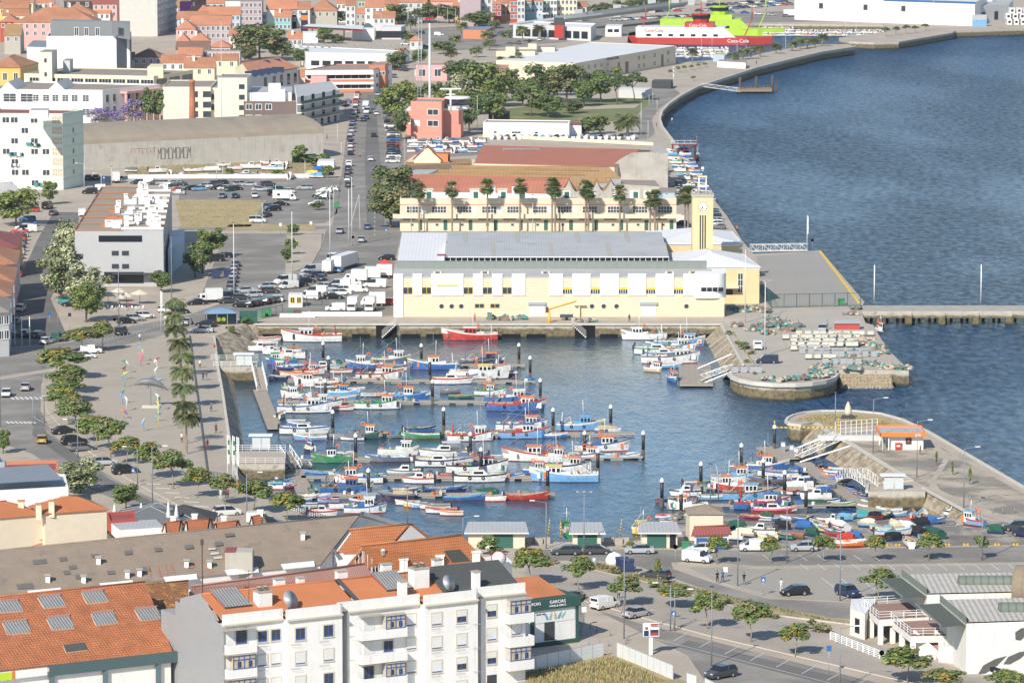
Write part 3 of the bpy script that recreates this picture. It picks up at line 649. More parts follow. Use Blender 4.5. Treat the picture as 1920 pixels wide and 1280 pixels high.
Hs=[
 (28,180,42,11,22,W_pink,T_far,5.5,2,10,'long pink house with broad hipped orange roof behind the dark theatre',0,'hip'),
 (0,34,41,9,12,W_red,T_far,2.8,1,3,'brick red house with hipped roof at the left edge of town',0,'hip'),
 (-30,52,15,9,14,W_ochre,T_far,3,1,6,'ochre house with brown tiled roof in the top left corner',0,'gable'),
 (30,62,4,10,12,W_cream,T_far2,3,1,3,'cream house with yellow chimneys at the top left',0,'gable'),
 (62,100,5,9,12,W_white,T_far2,2.5,1,4,'white house with low orange roof near the top left',0,'gable'),
 (108,176,27,10,16,W_cream,T_far,4.2,1,5,'house with broad brown orange roof and skylights behind the theatre',0,'hip'),
 (176,206,24,9,10,W_white,T_far2,2.5,1,3,'small house with dormer beside the pale tower',0,'gable'),
 (88,107,20,8,9,W_white,T_far2,2.5,1,2,'narrow white house with red roof behind round tree',0,'gable'),
 (174,219,7,13,14,W_pink,T_maroon,4,2,4,'pink arcade building with maroon roof left of the pale tower',0,'gable'),
 (120,172,2,11,12,W_dark,T_brown,3,1,3,'dark brown warehouse at the top edge left of the tower',0,'gable'),
 (8,38,66,8,14,W_stone,T_rust,4,1,2,'grey green chapel-like house with arched gable windows',0,'gable'),
 (5,52,29,7,11,W_cream,T_far,2.4,1,4,'cream house with chimneys above the brick red house',0,'gable'),
 (6,30,33,6,8,W_white,T_far,2,1,2,'low white house between the pink house and the cream one',0,'gable'),
 (332,350,14,8,10,W_cream,T_rust,3,1,2,'tall narrow ochre roofed house right of the pale tower',0,'gable'),
 (337,358,4,12,10,ps('magenta',(.50,.10,.42),0),T_far,0,0,0,'bright magenta house wall at the top edge',0,'flat'),
 (358,384,8,11,12,W_cream,T_far,2.5,1,3,'cream house beside the magenta wall',0,'gable'),
 (384,420,6,9,10,W_white,T_far2,3,1,3,'white house with orange roof near the magenta wall',0,'gable'),
 (345,402,24,9,14,W_white,T_far2,4,1,4,'white house with wide orange hipped roof right of the tower',0,'hip'),
 (332,388,36,9,12,W_blue,T_far,3,1,4,'blue grey house with yellow gable beside the tower',0,'gable'),
 (358,432,46,10,14,W_mauve,T_far2,3.2,2,8,'long mauve terraced house with roof windows',0,'gable'),
 (330,366,54,9,12,W_pink,T_far2,3.5,1,3,'small pink house with pyramid roof right of the tower',0,'hip'),
 (331,354,77,6,9,W_cream,T_far2,3,0,0,'low house with pointed orange roof beside brown hall',0,'hip'),
 (356,392,76,6,9,W_cream,T_far2,3,0,0,'low house with double pointed roof beside mauve terrace',0,'hip'),
 (330,392,92,8,12,W_grey,T_brown,2.5,1,5,'dark brown roofed hall right of the tower base',0,'gable'),
 (394,432,88,7,10,W_mauve,T_far2,2.5,1,4,'mauve parapet house with orange roofs left of the big tree',0,'hip'),
 (380,450,96,8,8,W_mauve,T_zinc,0,1,8,'long mauve grey house with dark parapet left of eucalyptus',0,'flat'),
 (249,303,107,7,14,W_mauve,T_brown,3,1,4,'low maroon roofed house at the foot of the pale tower',0,'hip'),
 (345,402,126,7,12,W_cream,T_far,3.2,1,3,'cream house with brown hipped roof behind the palm',0,'gable'),
 (302,346,117,8,10,W_white,T_far,2.5,1,3,'white house with roof terrace and solar panel',0,'gable'),
 (402,445,112,6,10,W_cream,T_far,2,1,2,'cream building with faded orange roof beside the mast',0,'gable'),
 (388,450,27,9,12,W_blue,T_far2,3,2,7,'pale blue terrace with orange roof left of the eucalyptus',0,'gable'),
 (450,491,3,13,12,W_mauve,T_far,0,4,5,'four storey mauve house with iron balconies',0,'flat'),
 (380,452,3,9,14,W_white,T_far2,2,0,0,'long plain white building at the top edge',0,'flat'),
 (492,515,25,7,8,W_lgrey,T_far,0,2,3,'small grey white house with two balconies',0,'flat'),
 (515,546,31,6,9,W_teal,T_far2,2.4,2,4,'small turquoise fronted house with parapet',0,'gable'),
 (500,556,17,9,18,W_white,T_far2,5.5,0,0,'white house with steep bright orange roof at top',0,'gable'),
 (546,581,17,9,12,W_lgrey,T_far,3,2,3,'weathered white house with tall dormer',0,'gable'),
 (581,632,20,8,16,W_stone,T_far,5,1,4,'stone house with wide brown pyramid roof behind dark trees',0,'hip'),
 (632,648,6,9,10,W_white,T_far2,2,1,2,'narrow white house beside the brown pyramid roof',0,'gable'),
 (648,666,10,12,12,W_lgrey,T_far,2,3,2,'tall white corner house above the filling station',0,'gable'),
 (666,685,25,7,9,W_stone,T_far2,2,2,2,'low stone house with red roof above the filling station',0,'gable'),
 (685,719,13,10,12,W_white,T_far2,3,2,3,'white house with orange roof above the blue sign',0,'gable'),
 (719,748,8,9,10,W_ochre,T_far,2.5,1,2,'ochre house with small gable above the dark trees',0,'gable'),
 (672,684,2,9,8,ps('moss',(.35,.42,.16),.2),T_far,0,2,2,'moss green house front at the top edge',0,'flat'),
 (748,792,4,10,12,W_lgrey,T_far2,2,1,3,'pale house above the trees at the top edge',0,'gable'),
 (768,800,3,8,9,W_ochre,T_far2,3,1,2,'yellow ochre house half hidden by dark trees',0,'gable'),
 (800,850,2,8,10,W_pink,T_far2,3,0,0,'house with orange roof behind the dark trees',0,'gable'),
 (850,886,11,8,12,W_ochre,T_far2,2.5,2,5,'yellow and blue house front with orange roof',0,'gable'),
 (862,901,-6,14,12,W_mauve,T_far,0,0,0,'tall blank mauve firewall at the top edge',0,'flat'),
 (901,923,-4,13,12,W_lgrey,T_far,0,3,2,'grey white balconied house beside the blank firewall',0,'flat'),
 (923,940,7,9,9,W_red,T_far2,2,2,2,'dark red house with narrow windows beside grey house',0,'gable'),
 (940,957,5,9,9,W_yellow,T_far,2,2,2,'yellow house between two red ones',0,'gable'),
 (957,970,0,11,9,W_red,T_far,0,3,2,'narrow crimson house with white window frames',0,'flat'),
 (970,984,0,11,9,W_lgrey,T_far,0,3,2,'narrow white green house beside the crimson one',0,'flat'),
 (984,996,2,10,9,W_teal,T_far2,2,2,2,'narrow turquoise house in the row by the viaduct',0,'gable'),
 (996,1018,1,10,9,W_blue,T_far2,2,2,3,'blue grey house in the row by the viaduct',0,'gable'),
 (1018,1032,-1,10,9,ps('mint',(.50,.62,.48),.1),T_far,0,3,2,'mint green house in the row by the viaduct',0,'flat'),
 (1032,1044,-1,10,9,W_white,T_far,0,3,2,'narrow white house in the row by the viaduct',0,'flat'),
 (1044,1082,-2,10,10,W_cream,T_far,0,3,5,'cream house with arched windows in the row by the viaduct',0,'flat'),
 (430,468,66,8,10,W_cream,T_far,2.5,2,4,'cream house behind the eucalyptus',0,'gable'),
 (540,566,72,6,9,W_lgrey,T_far2,2.2,1,3,'grey house left of the filling station kiosk',0,'gable'),
 (700,740,33,6,10,W_lgrey,T_far,2.5,1,4,'pale low house right of the filling station',0,'gable'),
 (334,378,103,7,10,W_stone,T_far2,2.5,1,4,'stone house between brown hall and palm',0,'gable'),
 (220,250,112,6,10,W_cream,T_far,2.5,1,3,'low cream house left of the maroon roofed one',0,'gable'),
 (768,792,76,4,8,W_lgrey,T_far2,2,1,2,'tiny house by the roundabout palms',0,'hip'),
 (1060,1100,12,6,10,W_lgrey,T_far,2,1,4,'grey house partly behind the viaduct',0,'gable'),
]
for h_ in Hs:house(*h_)
# pale tower
ro,q=fb('tower_block','tall pale panelled tower block with blind front and balconied right side','building',[(222,-150),(293,-150),(329,-158),(256,-158)],52,W_panel,T_flat,0)
a,b=q[1],q[2]
wins(ro,a,b,[.16,.34,.62,.85],[3+3.1*i for i in range(15)],1.6,1.5,'far',styles=['far','farb','far','farb'])
mb=MB();d=(b-a);d.z=0
for(u0,u1,m_)in((.03,.48,W_mauve),(.50,.70,W_grey),(.72,.99,W_mauve)):
    p,r_=a+d*u0-ro.location,a+d*u1-ro.location;nn=V3((d.y,-d.x,0)).normalized()
    for k in range(16):mb.prism([(v.x,v.y)for v in(p,r_,r_+nn*.5,p+nn*.5)],.4+3.1*k,1.5+3.1*k,m_)
mb.bd('balcony',ro)
# theatre and its neighbours
ro,q=fb('theatre','dark grey clad theatre block with roof terrace beside the pale tower','building',[(87,68),(245,68),(246,62),(92,61)],16,W_clean,T_flat,.6)
W_slate=M('slate_blue_wall',(.13,.155,.19),.7,.05);wl=M('graphite_cladding',(.20,.215,.23),.6,.05,su=(1.2,.12,.45));W_slate=M('slate_blue_wall',(.13,.155,.19),.7,.05)
pts=px3([(95,40),(210,41),(244,46),(244,40),(100,36)],21.5);mb=MB();qq=ccw(loc(ro,pts));mb.prism([(p.x,p.y)for p in qq],15.6,21.5,wl,T_zinc);mb.bd('upper_storey',ro)
wins(ro,pts[0],pts[1],[.42,.58,.76],[17.6],1.4,3.0,'far');MB().prism([(p.x+.05,p.y-.05)for p in loc(ro,[q[1],q[2]])]+[(p.x-1,p.y+.05)for p in loc(ro,[q[2],q[1]])],0,15.4,W_slate).bd('side_wall',ro);wins(ro,pts[1],pts[2],[.5],[18],6,3.2,'ddoor','loggia')
pts=px3([(218,68),(245,66),(246,60),(220,62)],16.3);qq=ccw(loc(ro,pts));MB().prism([(p.x,p.y)for p in qq],0,16.4,W_slate).bd('stair_tower',ro)
pts=px3([(50,88),(160,92),(160,78),(62,76)],9);ro=root_for('workshop_hall','white ribbed metal hall with dark blue gable below the theatre','building',pts)
wr=M('white_ribbed_cladding',(.68,.68,.66),.6,.04,su=(.9,.3));walls(ro,pts,wr,0,'wall',T_zinc)
g=px3([(158,92,9),(190,84,11),(222,92,8.8),(222,93,8.8)]);g2=[p+V3((2,30,0))for p in g]
mb=MB();l1,l2=loc(ro,g[:3]),loc(ro,g2[:3])
W_slatef=M('slate_front',(.20,.24,.29),.7,.04,sv=(1.4,.25,.47))
mb.face([(l1[0].x,l1[0].y,0),(l1[2].x,l1[2].y,0),l1[2],l1[1],l1[0]],W_slatef);mb.bd('gable_wall',ro)
mb=MB();mb.face([l1[0],l1[1],l2[1],l2[0]],T_zinc);mb.face([l1[1],l1[2],l2[2],l2[1]],T_zinc);mb.face([(l1[2].x,l1[2].y,0),(l2[2].x,l2[2].y,0),l2[2],l1[2]],W_slate);mb.bd('roof',ro)
ro,q=fb('water_tower','square beige lift tower on the long flat roofed building','tower',[(73,98),(97,98),(107,93),(84,93)],17,W_beige,T_flat,0)
wins(ro,q[0],q[1],[.5],[14,9],.9,1.4,'farb')
ro,q=fb('concrete_box_tower','small pale roof housing beside the beige lift tower','tower',[(118,114),(131,114),(137,110),(124,110)],13,W_lgrey,T_flat,0)
ro,q=fb('long_office','long flat roofed building with a continuous strip of windows','building',[(45,138),(288,143),(362,131),(130,126)],9,W_cream,T_flat,.4)
wins(ro,q[0],q[1],lin(.09,.95,9),[6.6],4.6,2.0,'strip');wins(ro,q[1],q[2],lin(.2,.85,3),[6.6],9,2.0,'strip')
pts=px3([(276,126),(306,126),(307,120),(283,120)],12);qq=ccw(loc(ro,pts));MB().prism([(p.x,p.y)for p in qq],8,12,W_cream).bd('roof_housing',ro)
ro,q=fb('yellow_house','yellow house with white pilasters and brown roofs at the left edge','house',[(-20,126),(38,126),(72,118),(0,116)],9,W_ochre,T_flat,0)
hipped(ro,q,9,3.4,T_far);wins(ro,q[0],q[1],[.5,.85],[5.5],1.4,2.6,'far');wins(ro,q[1],q[2],lin(.15,.85,5),[7.2],1.2,1.6,'far')
# white school
ro,q=fb('white_school','long white block with square gridded windows behind the jacarandas','building',[(-40,167),(192,169),(300,158),(60,152)],12,W_white,T_flat,.5)
wins(ro,q[0],q[1],[.46,.545,.62,.70,.775,.865],[9.2,4.6],2.0,2.0,'grid');wins(ro,q[0],q[1],[.25,.39],[9.2],4.2,2.6,'grid')
mb=MB();d=q[2]-q[1];nn=V3((d.y,-d.x,0)).normalized()
for i in range(6):
    p=q[1]+d*(.32+i*.115)-ro.location;mb.box(p.x-.45+nn.x*2,p.x+.45+nn.x*2,p.y-.45+nn.y*2,p.y+.45+nn.y*2,0,10.2,W_pink)
p,r_=q[1]+d*.3-ro.location,q[1]+d*.97-ro.location;mb.prism([(v.x,v.y)for v in(p,r_,r_+nn*3,p+nn*3)],10.2,11,W_pink);mb.bd('colonnade',ro)
wins(ro,q[1],q[2],[.08,.2,.45,.6,.75,.9],[9,5],1.6,2.4,'farb')
for X in(91,0):
    g=px3([(X,168,11.6),(X+30,168,11.6),(X+50,160,11.6),(X+24,160,11.6)]);l=loc(ro,g);r1=(l[0]+l[1])/2+V3((0,0,2.6));r2=(l[2]+l[3])/2+V3((0,0,2.6))
    mb=MB();mb.face([l[0],l[1],r1],W_white);mb.face([l[1],l[2],r2,r1],T_greym);mb.face([l[3],l[0],r1,r2],T_greym);mb.bd('skylight',ro)
# pale green flats
ro,q=fb('apartment_block','pale green block of flats with laundry lines and maroon roof','building',[(-60,212),(117,213),(156,206),(0,203)],21.5,W_green,T_maroon,.3)
st=['shutw','shutw','far','far','shutw','glassgrid']
wins(ro,q[0],q[1],[.40,.49,.60,.70,.82],[1.9+2.95*i for i in range(7)],1.9,1.5,'far',styles=['shutw','shutw','shutw','far','shutw','shutw','far','far','shutw','far','shutw','far'])
wins(ro,q[0],q[1],[.94],[4.9+2.95*i for i in range(6)],2.8,2.0,'glassgrid');wins(ro,q[1],q[2],[.5],[4.5+2.95*i for i in range(5)],.8,1.2,'farb')
mb=MB();rr=random.Random(3)
for(X,Y)in((48,268),(60,270),(16,287),(28,288),(20,309),(62,346)):
    p=P(X,Y,(360-Y)/6.9)-ro.location;p=q[0].lerp(q[1],(X+60)/177)-ro.location
    mb=MB();[mb.box(p.x+k*.45,p.x+k*.45+.45,p.y-.62,p.y-.6,(360-Y)/6.9-rr.uniform(.6,1.2),(360-Y)/6.9,cloth(rr.choice(['navy','black','grey','white','teal'])))for k in range(5)];mb.bd('laundry',ro)
pts=px3([(55,207),(90,207),(92,202),(60,202)],23.5);qq=ccw(loc(ro,pts));MB().prism([(p.x,p.y)for p in qq],21.2,23.4,W_white,T_greym).bd('stair_housing',ro)
# beige office group
ro,q=fb('office_block','white office block with square windows behind the brick chimney','building',[(305,163),(395,163),(408,150),(318,150)],12,W_beige,T_flat,.3)
wins(ro,q[0],q[1],[.65,.92],[9.5,6,2.8],2.6,1.9,'dark')
ro,q=fb('office_block','tall beige stair block beside the brown clad building','building',[(408,146),(463,146),(472,138),(418,138)],15.5,W_beige,T_flat,.2)
wins(ro,q[0],q[1],[.82],[12.5,9,5.5,2.2],1.8,1.5,'dark')
ro,q=fb('office_block','low white wing with outdoor stair left of the brown clad building','building',[(380,165),(408,165),(418,152),(392,152)],11.5,W_beige,T_flat,.2)
wins(ro,q[0],q[1],[.5],[8.5,5],2.6,1.9,'dark')
ro,q=fb('brown_office','dark brown tiled block with six white framed windows','building',[(457,191),(556,191),(560,176),(462,176)],7.8,W_brown,T_flat,.2)
wins(ro,q[0],q[1],[.1,.28,.47],[6.1,2.4],1.9,1.7,'far')
mb=MB();l=loc(ro,q);mb.prism([(v.x,v.y)for v in(l[0]+V3((1,6,0)),l[1]+V3((-2,6,0)),l[2]+V3((-2,-2,0)),l[3]+V3((1,-2,0)))],7.5,10.4,W_clean,T_greym)
mb.box(l[0].x+8,l[0].x+12,l[0].y+5.4,l[0].y+8,7.5,13.5,W_clean);mb.box(l[1].x-9,l[1].x-4,l[1].y+4,l[1].y+8,7.5,11.6,W_clean);mb.bd('penthouse',ro)
ro,q=fb('balcony_block','four storey block with planted glass balconies facing the avenue','building',[(557,183),(636,168),(622,152),(552,160)],10.5,W_clean,T_greym,.2)
a,b=q[0],q[1];d=b-a;d.z=0;nn=V3((d.y,-d.x,0)).normalized();gl=M('green_glass',(.10,.17,.14),.15,.1)
for k,z in enumerate((2.6,5.4,8.2)):
    p,r_=a-ro.location,b-ro.location;mb=MB();mb.prism([(v.x,v.y)for v in(p,r_,r_+nn*1.6,p+nn*1.6)],z-.15,z+.1,W_clean)
    mb.prism([(v.x,v.y)for v in(p+nn*1.5,r_+nn*1.5,r_+nn*1.6,p+nn*1.6)],z+.1,z+1.1,gl);mb.bd('balcony',ro)
wins(ro,a,b,[.12,.37,.62,.87],[4,6.9,9.6],2.6,2.3,'ddoor','window');wins(ro,a,b,lin(.1,.9,6),[1.2],2.0,2.2,'ddoor','shopfront')
ro,pts=gbld('gabled_office','office with orange roof and solar panels behind the beige block','building',(470,140,10),(560,126,10),(520,107,13),(455,118,13),W_cream,T_far2)
for(X,Y)in((490,118),(510,115)):
    p=P(X,Y,12.0)-ro.location;mb=MB();mb.box(-3.4,3.4,-2,2,-.1,.1,solarm,Matrix.Translation(p)@Matrix.Rotation(.35,4,'Z')@Matrix.Rotation(-.35,4,'X').inverted());mb.bd('solar_panel',ro)
ro,q=fb('arcade_office','pale arcaded wing carrying a row of tilted solar panels','building',[(463,145),(560,130),(545,122),(450,134)],9.5,W_lgrey,T_flat,.2)
wins(ro,q[0],q[1],[.35,.52,.66,.8,.93],[6.5],2.4,3.8,'ddoor')
for i in range(5):
    p=q[0].lerp(q[1],.06+i*.13)-ro.location+V3((0,4,9.9-9.5));p.z=10.2;mb=MB();mb.box(-2.2,2.2,-1.6,1.6,-.06,.06,solarm,Matrix.Translation(p)@Matrix.Rotation(.6,4,'X'));mb.bd('solar_panel',ro)
# brick chimney
p=P(361,241);mb=MB();brick=M('red_brick',(.48,.20,.11),.9,.12,.8,su=(.5,.1),sv=(.3,.15));mb.lathe([(1.15,0),(1.0,9),(.85,15.2),(1.05,15.3),(1.05,15.9),(.8,16)],brick,12)
solo(mb,'brick_chimney','slender round orange brick factory chimney','chimney',p)
# vaulted warehouse
A,B=P(158,271,7.5),P(606,250,7.5);d=B-A;nn=V3((-d.y,d.x,0)).normalized();ro=root_for('vaulted_warehouse','long derelict warehouse with stained graffiti wall and vaulted brown roof','warehouse',[A,B,B+nn*34,A+nn*34])
sec=lambda q:[q+nn*(17-17*math.cos(math.pi*i/12))+V3((0,0,4.6*math.sin(math.pi*i/12)))for i in range(13)]
mb=MB();a1,b1=[v-ro.location for v in sec(A-d.normalized()*.4)],[v-ro.location for v in sec(B+d.normalized()*.4)]
for i in range(12):mb.face([a1[i],b1[i],b1[i+1],a1[i+1]],T_vault,False)
mb.bd('roof',ro)
Wd=M('stained_wall',(.50,.47,.42),.95,.12,.3,c2=(.36,.33,.29),c2s=.2,drip=.8,fine=.08);mb=MB()
for s_ in(A,B):
    mb.face([(v.x,v.y,v.z)for v in[p-ro.location for p in sec(s_)]]+[((s_+nn*34-ro.location).x,(s_+nn*34-ro.location).y,0),((s_-ro.location).x,(s_-ro.location).y,0)],Wd)
a_,b_=A-ro.location,B-ro.location;mb.face([(a_.x,a_.y,0),(b_.x,b_.y,0),b_,a_],Wd);a_,b_=a_+nn*34,b_+nn*34;mb.face([(b_.x,b_.y,0),(a_.x,a_.y,0),a_,b_],Wd);mb.bd('wall',ro)
mb=MB();gr=random.Random(5);gm=M('graffiti_paint',(.12,.12,.12),.8,0);gm2=M('graffiti_red',(.35,.14,.12),.8,0)
for k in range(9):
    u=.30+k*.0155;c=A.lerp(B,u)-ro.location-nn*.03;dd=d.normalized();z=4.2
    def gl_(p0,p1,m_=gm):mb.bar(c+dd*p0[0]+V3((0,0,p0[1]-7.5+z-2.2)),c+dd*p1[0]+V3((0,0,p1[1]-7.5+z-2.2)),.10,m_)
    W3=[(0,0),(0,3.2),(1.0,3.3),(1.1,.1),(0,0)]if k%2 else[(0,0),(.2,3.2),(.6,1.6),(1.0,3.4),(1.0,0)]
    for i in range(4):gl_(W3[i],W3[i+1])
for k in range(7):
    c=A.lerp(B,.19+k*.016)-ro.location-nn*.03;mb.bar(c+V3((0,0,-1.6-gr.random())),c+V3((0,0,-3.4)),.10,gm2);mb.bar(c+V3((0,0,-2)),c+dd*1.1+V3((0,0,-2.1)),.09,gm2)
mb.bd('graffiti',ro)
# terracotta office by the avenue
ro,q=fb('banded_office','white and terracotta banded office with rounded corner at the avenue head','building',[(572,131),(700,130),(735,120),(630,120)],8.5,W_clean,T_flat,.3,pmat=M('terracotta',(.55,.22,.12),.85,.06))
tc=MATS['terracotta'];l=loc(ro,q);mb=MB();d=l[1]-l[0];nn=V3((d.y,-d.x,0)).normalized()
for z in(1.0,4.6):mb.prism([(v.x,v.y)for v in(l[0],l[1],l[1]+nn*.9,l[0]+nn*.9)],z-.9,z+.2,tc)
for z in(3.0,6.6):mb.prism([(v.x,v.y)for v in(l[0]-nn*0,l[1],l[1]+nn*1.2,l[0]+nn*1.2)],z,z+.9,W_clean)
mb.bd('bands',ro);wins(ro,q[0],q[1],lin(.1,.9,8),[2.2,5.8],3.0,1.3,'strip');wins(ro,q[1],q[2],lin(.2,.8,3),[2.2,5.8],3.0,1.3,'strip')
ro,q=fb('brick_office','square red brick office head beside the banded office','building',[(692,122),(722,122),(729,116),(700,116)],9.5,tc,T_flat,.2);wins(ro,q[0],q[1],lin(.15,.85,4),[6.4],1.5,1.2,'far')
ro,q=fb('pink_villa','small pale pink house with red roof terrace beside the balconies','house',[(583,142),(612,142),(617,136),(590,136)],6.5,W_pink,T_far,.2)
ro,pts=gbld('orange_shed','low orange roofed house behind the balcony block','house',(560,139,5),(612,137,5),(600,130,7),(560,131,7),W_cream,T_far2)
# long white school with panels
ro,q=fb('long_white_school','long low white building with a row of tilted solar panels','building',[(575,99),(735,101),(748,95),(560,86)],6.5,W_white,T_white,.2)
wins(ro,q[0],q[1],lin(.1,.9,7),[2.4],3.4,2.0,'ddoor')
for i in range(16):
    p=P(548+i*13.3,84+i*.15,7.4)-ro.location;mb=MB();mb.box(-1.2,1.2,-1.8,1.8,-.06,.06,solarm,Matrix.Translation(p)@Matrix.Rotation(.7,4,'Y'));mb.bd('solar_panel',ro)
ro,pts=gbld('orange_lodge','small white lodge with orange pyramid roof right of the long white building','house',(738,101,3.5),(768,99,3.5),(760,91,6),(742,92,6),W_white,T_far2)
# filling station
pts=px3([(567,49),(680,55),(683,49),(580,45)],6);ro=root_for('filling_station','filling station with dark canopy and red edging','station',pts)
slab(ro,pts,T_white,.9,'canopy');l=loc(ro,pts);mb=MB();mb.face([l[0]+V3((0,-.05,-.1)),l[0]+V3((0,-.05,-.9)),l[1]+V3((0,-.05,-.9)),l[1]+V3((0,-.05,-.1))],M('station_fascia',(.02,.02,.05),.4,0));mb.bar(l[0]+V3((0,-.08,-.9)),l[1]+V3((0,-.08,-.9)),.3,paint('red'));mb.bd('fascia',ro)
for i in range(4):MB().box(l[0].x+4+i*7,l[0].x+4.6+i*7,l[0].y+2,l[0].y+2.6,0,5.3,steel).bd('post',ro)
q=px3([(565,63),(596,63),(597,59),(567,59)],4.2);qq=ccw(loc(ro,q));MB().prism([(p.x,p.y)for p in qq],0,4.2,W_clean).bd('kiosk',ro)
q=px3([(660,56),(702,56),(704,52),(662,52)],4.5);qq=ccw(loc(ro,q));MB().prism([(p.x,p.y)for p in qq],0,4.5,W_clean).bd('shop',ro)
mb=MB();mb.box(-1.6,1.6,-.3,.3,0,9,M('station_fascia',(.02,.02,.05),.4,0));mb.box(-1.5,1.5,-.33,.33,5.8,8,paint('orange'));solo(mb,'fuel_sign','tall dark fuel price pylon with orange emblem','sign',P(571,62))
ro,q=fb('workshop','pale workshop right of the filling station','building',[(716,51),(752,51),(761,47),(722,47)],5.5,W_lgrey,T_white,.1);wins(ro,q[0],q[1],[.4],[2.2],12,3,'ddoor','doorway')
# big port warehouse and neighbours, top right
ro,q=fb('port_warehouse','huge plain white port warehouse at the top edge','warehouse',[(1490,-6),(1828,5),(1850,-6),(1500,-14)],11,W_clean,T_white,.4)
mb=MB();l=loc(ro,q);mb.bar(l[0].lerp(l[1],.5)+V3((0,-.2,-.2)),l[1]+V3((0,-.2,-.2)),.8,paint('blue'));mb.bd('trim',ro)
wins(ro,q[0],q[1],[.15,.40,.61],[7],2.2,2.6,'farb','vent')
ro,q=fb('blue_canopy_kiosk','small kiosk with bright blue canopy against the port warehouse','kiosk',[(1708,25),(1750,26),(1752,23),(1712,22)],4,W_white,M('blue_sheet',(.05,.22,.55),.6,.05),0)
ro,q=fb('terracotta_kiosk','small terracotta kiosk with pale blue posts','kiosk',[(1661,32),(1688,32),(1690,29),(1663,29)],2.8,tc,T_white,0)
for(x,y,c,z,lb)in((1825,36,'light blue',3.2,'pale blue container under a white one'),(1825,28,'silver',5.2,'white container stacked on the pale blue one')):
    mb=MB();mb.box(0,6.5,0,3,0 if z<4 else 2.9,2.85 if z<4 else 5.4,enam(c));solo(mb,'shipping_container',lb,'container',P(1824,50))
k=0
for r_,(x0,n_)in enumerate(((1888,3),(1886,3),(1893,3))):
    for i in range(n_):
        mb=MB();mb.box(0,2.4,0,6,.02+2.65*r_,2.6+2.65*r_,M('reefer_white',(.76,.75,.70),.6,.08));mb.box(.6,1.8,-.03,0,.8+2.65*r_,1.9+2.65*r_,glass)
        solo(mb,'reefer_container',['bottom','middle','top'][r_]+' row white refrigerated container at the right edge','container',P(x0+i*13,47),group='stacked white containers')
ro,q=fb('grey_warehouse','grey metal warehouse with roof vents at the top right','warehouse',[(1832,12),(1892,8),(1900,0),(1836,2)],8,W_lgrey,T_greym,.1);wins(ro,q[0],q[1],[.2,.6],[3],3,4,'ddoor','doorway')
mb=MB();mb.box(-1.3,1.3,-1.3,1.3,0,12,M('crane_blue',(.16,.42,.72),.5,.05));mb.box(-1,1,-1.35,-1.3,8,9.6,wht);solo(mb,'crane_leg','pale blue crane column among the containers','crane',P(1855,34))
# ================================================================ middle ground
# hall with the white roof in the park
ro,q=fb('port_hall','long pale yellow port hall with huge white sheet roof beside the park','hall',[(930,113),(1078,119),(1267,86),(1105,79)],7.5,W_pale,T_white,.15)
wins(ro,q[1],q[2],[.07,.13,.19,.25,.31,.62,.67,.78,.92],[5.2,2.0],2.6,1.5,'grid');wins(ro,q[1],q[2],[.42,.86],[2.6],2.6,4.6,'ddoor','door');wins(ro,q[1],q[2],[.04,.5],[2.4],3.4,4.4,'ddoor','door')
MBt=MB();l=loc(ro,q)
def text3(s_,name,ro,p,d,size,mat,dz=0,ext=.03,align='LEFT',label=None):
    cu=bpy.data.curves.new('t','FONT');cu.body=s_;cu.size=size;cu.extrude=ext;cu.align_x=align
    to=bpy.data.objects.new('t',cu);me=bpy.data.meshes.new_from_object(to);bpy.data.objects.remove(to);bpy.data.curves.remove(cu)
    me.materials.append(mat);o=bpy.data.objects.new(name,me);C.objects.link(o);o.parent=ro;o.location=p;o.rotation_euler=(math.pi/2,0,math.atan2(d.y,d.x));
    if label:o['label']=label
    return o
dk=M('dark_lettering',(.05,.05,.05),.6,0);ww=M('white_lettering',(.85,.85,.85),.5,0)
d=l[2]-l[1];nn=V3((d.y,-d.x,0)).normalized()
text3('PORTO DE SETUBAL','lettering',ro,l[1]+d*.30+nn*.12+V3((0,0,-1.1)),d,1.5,dk)
for(x0,x1,y,h_)in((930,1003,96,9),(973,1040,89,9),(948,966,88,11),(990,1006,82,11)):
    pts=px3([(x0,y),(x1,y),(x1+3,y-3),(x0+4,y-3)],h_);qq=ccw(loc(ro,pts));MB().prism([(p.x,p.y)for p in qq],6.8,h_,W_pale,T_flat).bd('roof_housing',ro)
ro,q=fb('pink_villa','pale pink villa half hidden by the park trees','house',[(780,122),(838,122),(846,118),(788,118)],6,W_pink,T_flat,.1);wins(ro,q[0],q[1],[.2,.7],[3],2.4,2.6,'far')
ro,q=fb('pink_villa','long pink villa under the port hall roof behind park trees','house',[(925,124),(990,118),(992,114),(930,119)],6,W_pink,T_flat,.1)
ro,q=fb('orange_workshop','low orange fronted building with grey roof by the roundabout','building',[(868,56),(912,57),(925,50),(875,50)],4,tc,T_zinc,0)
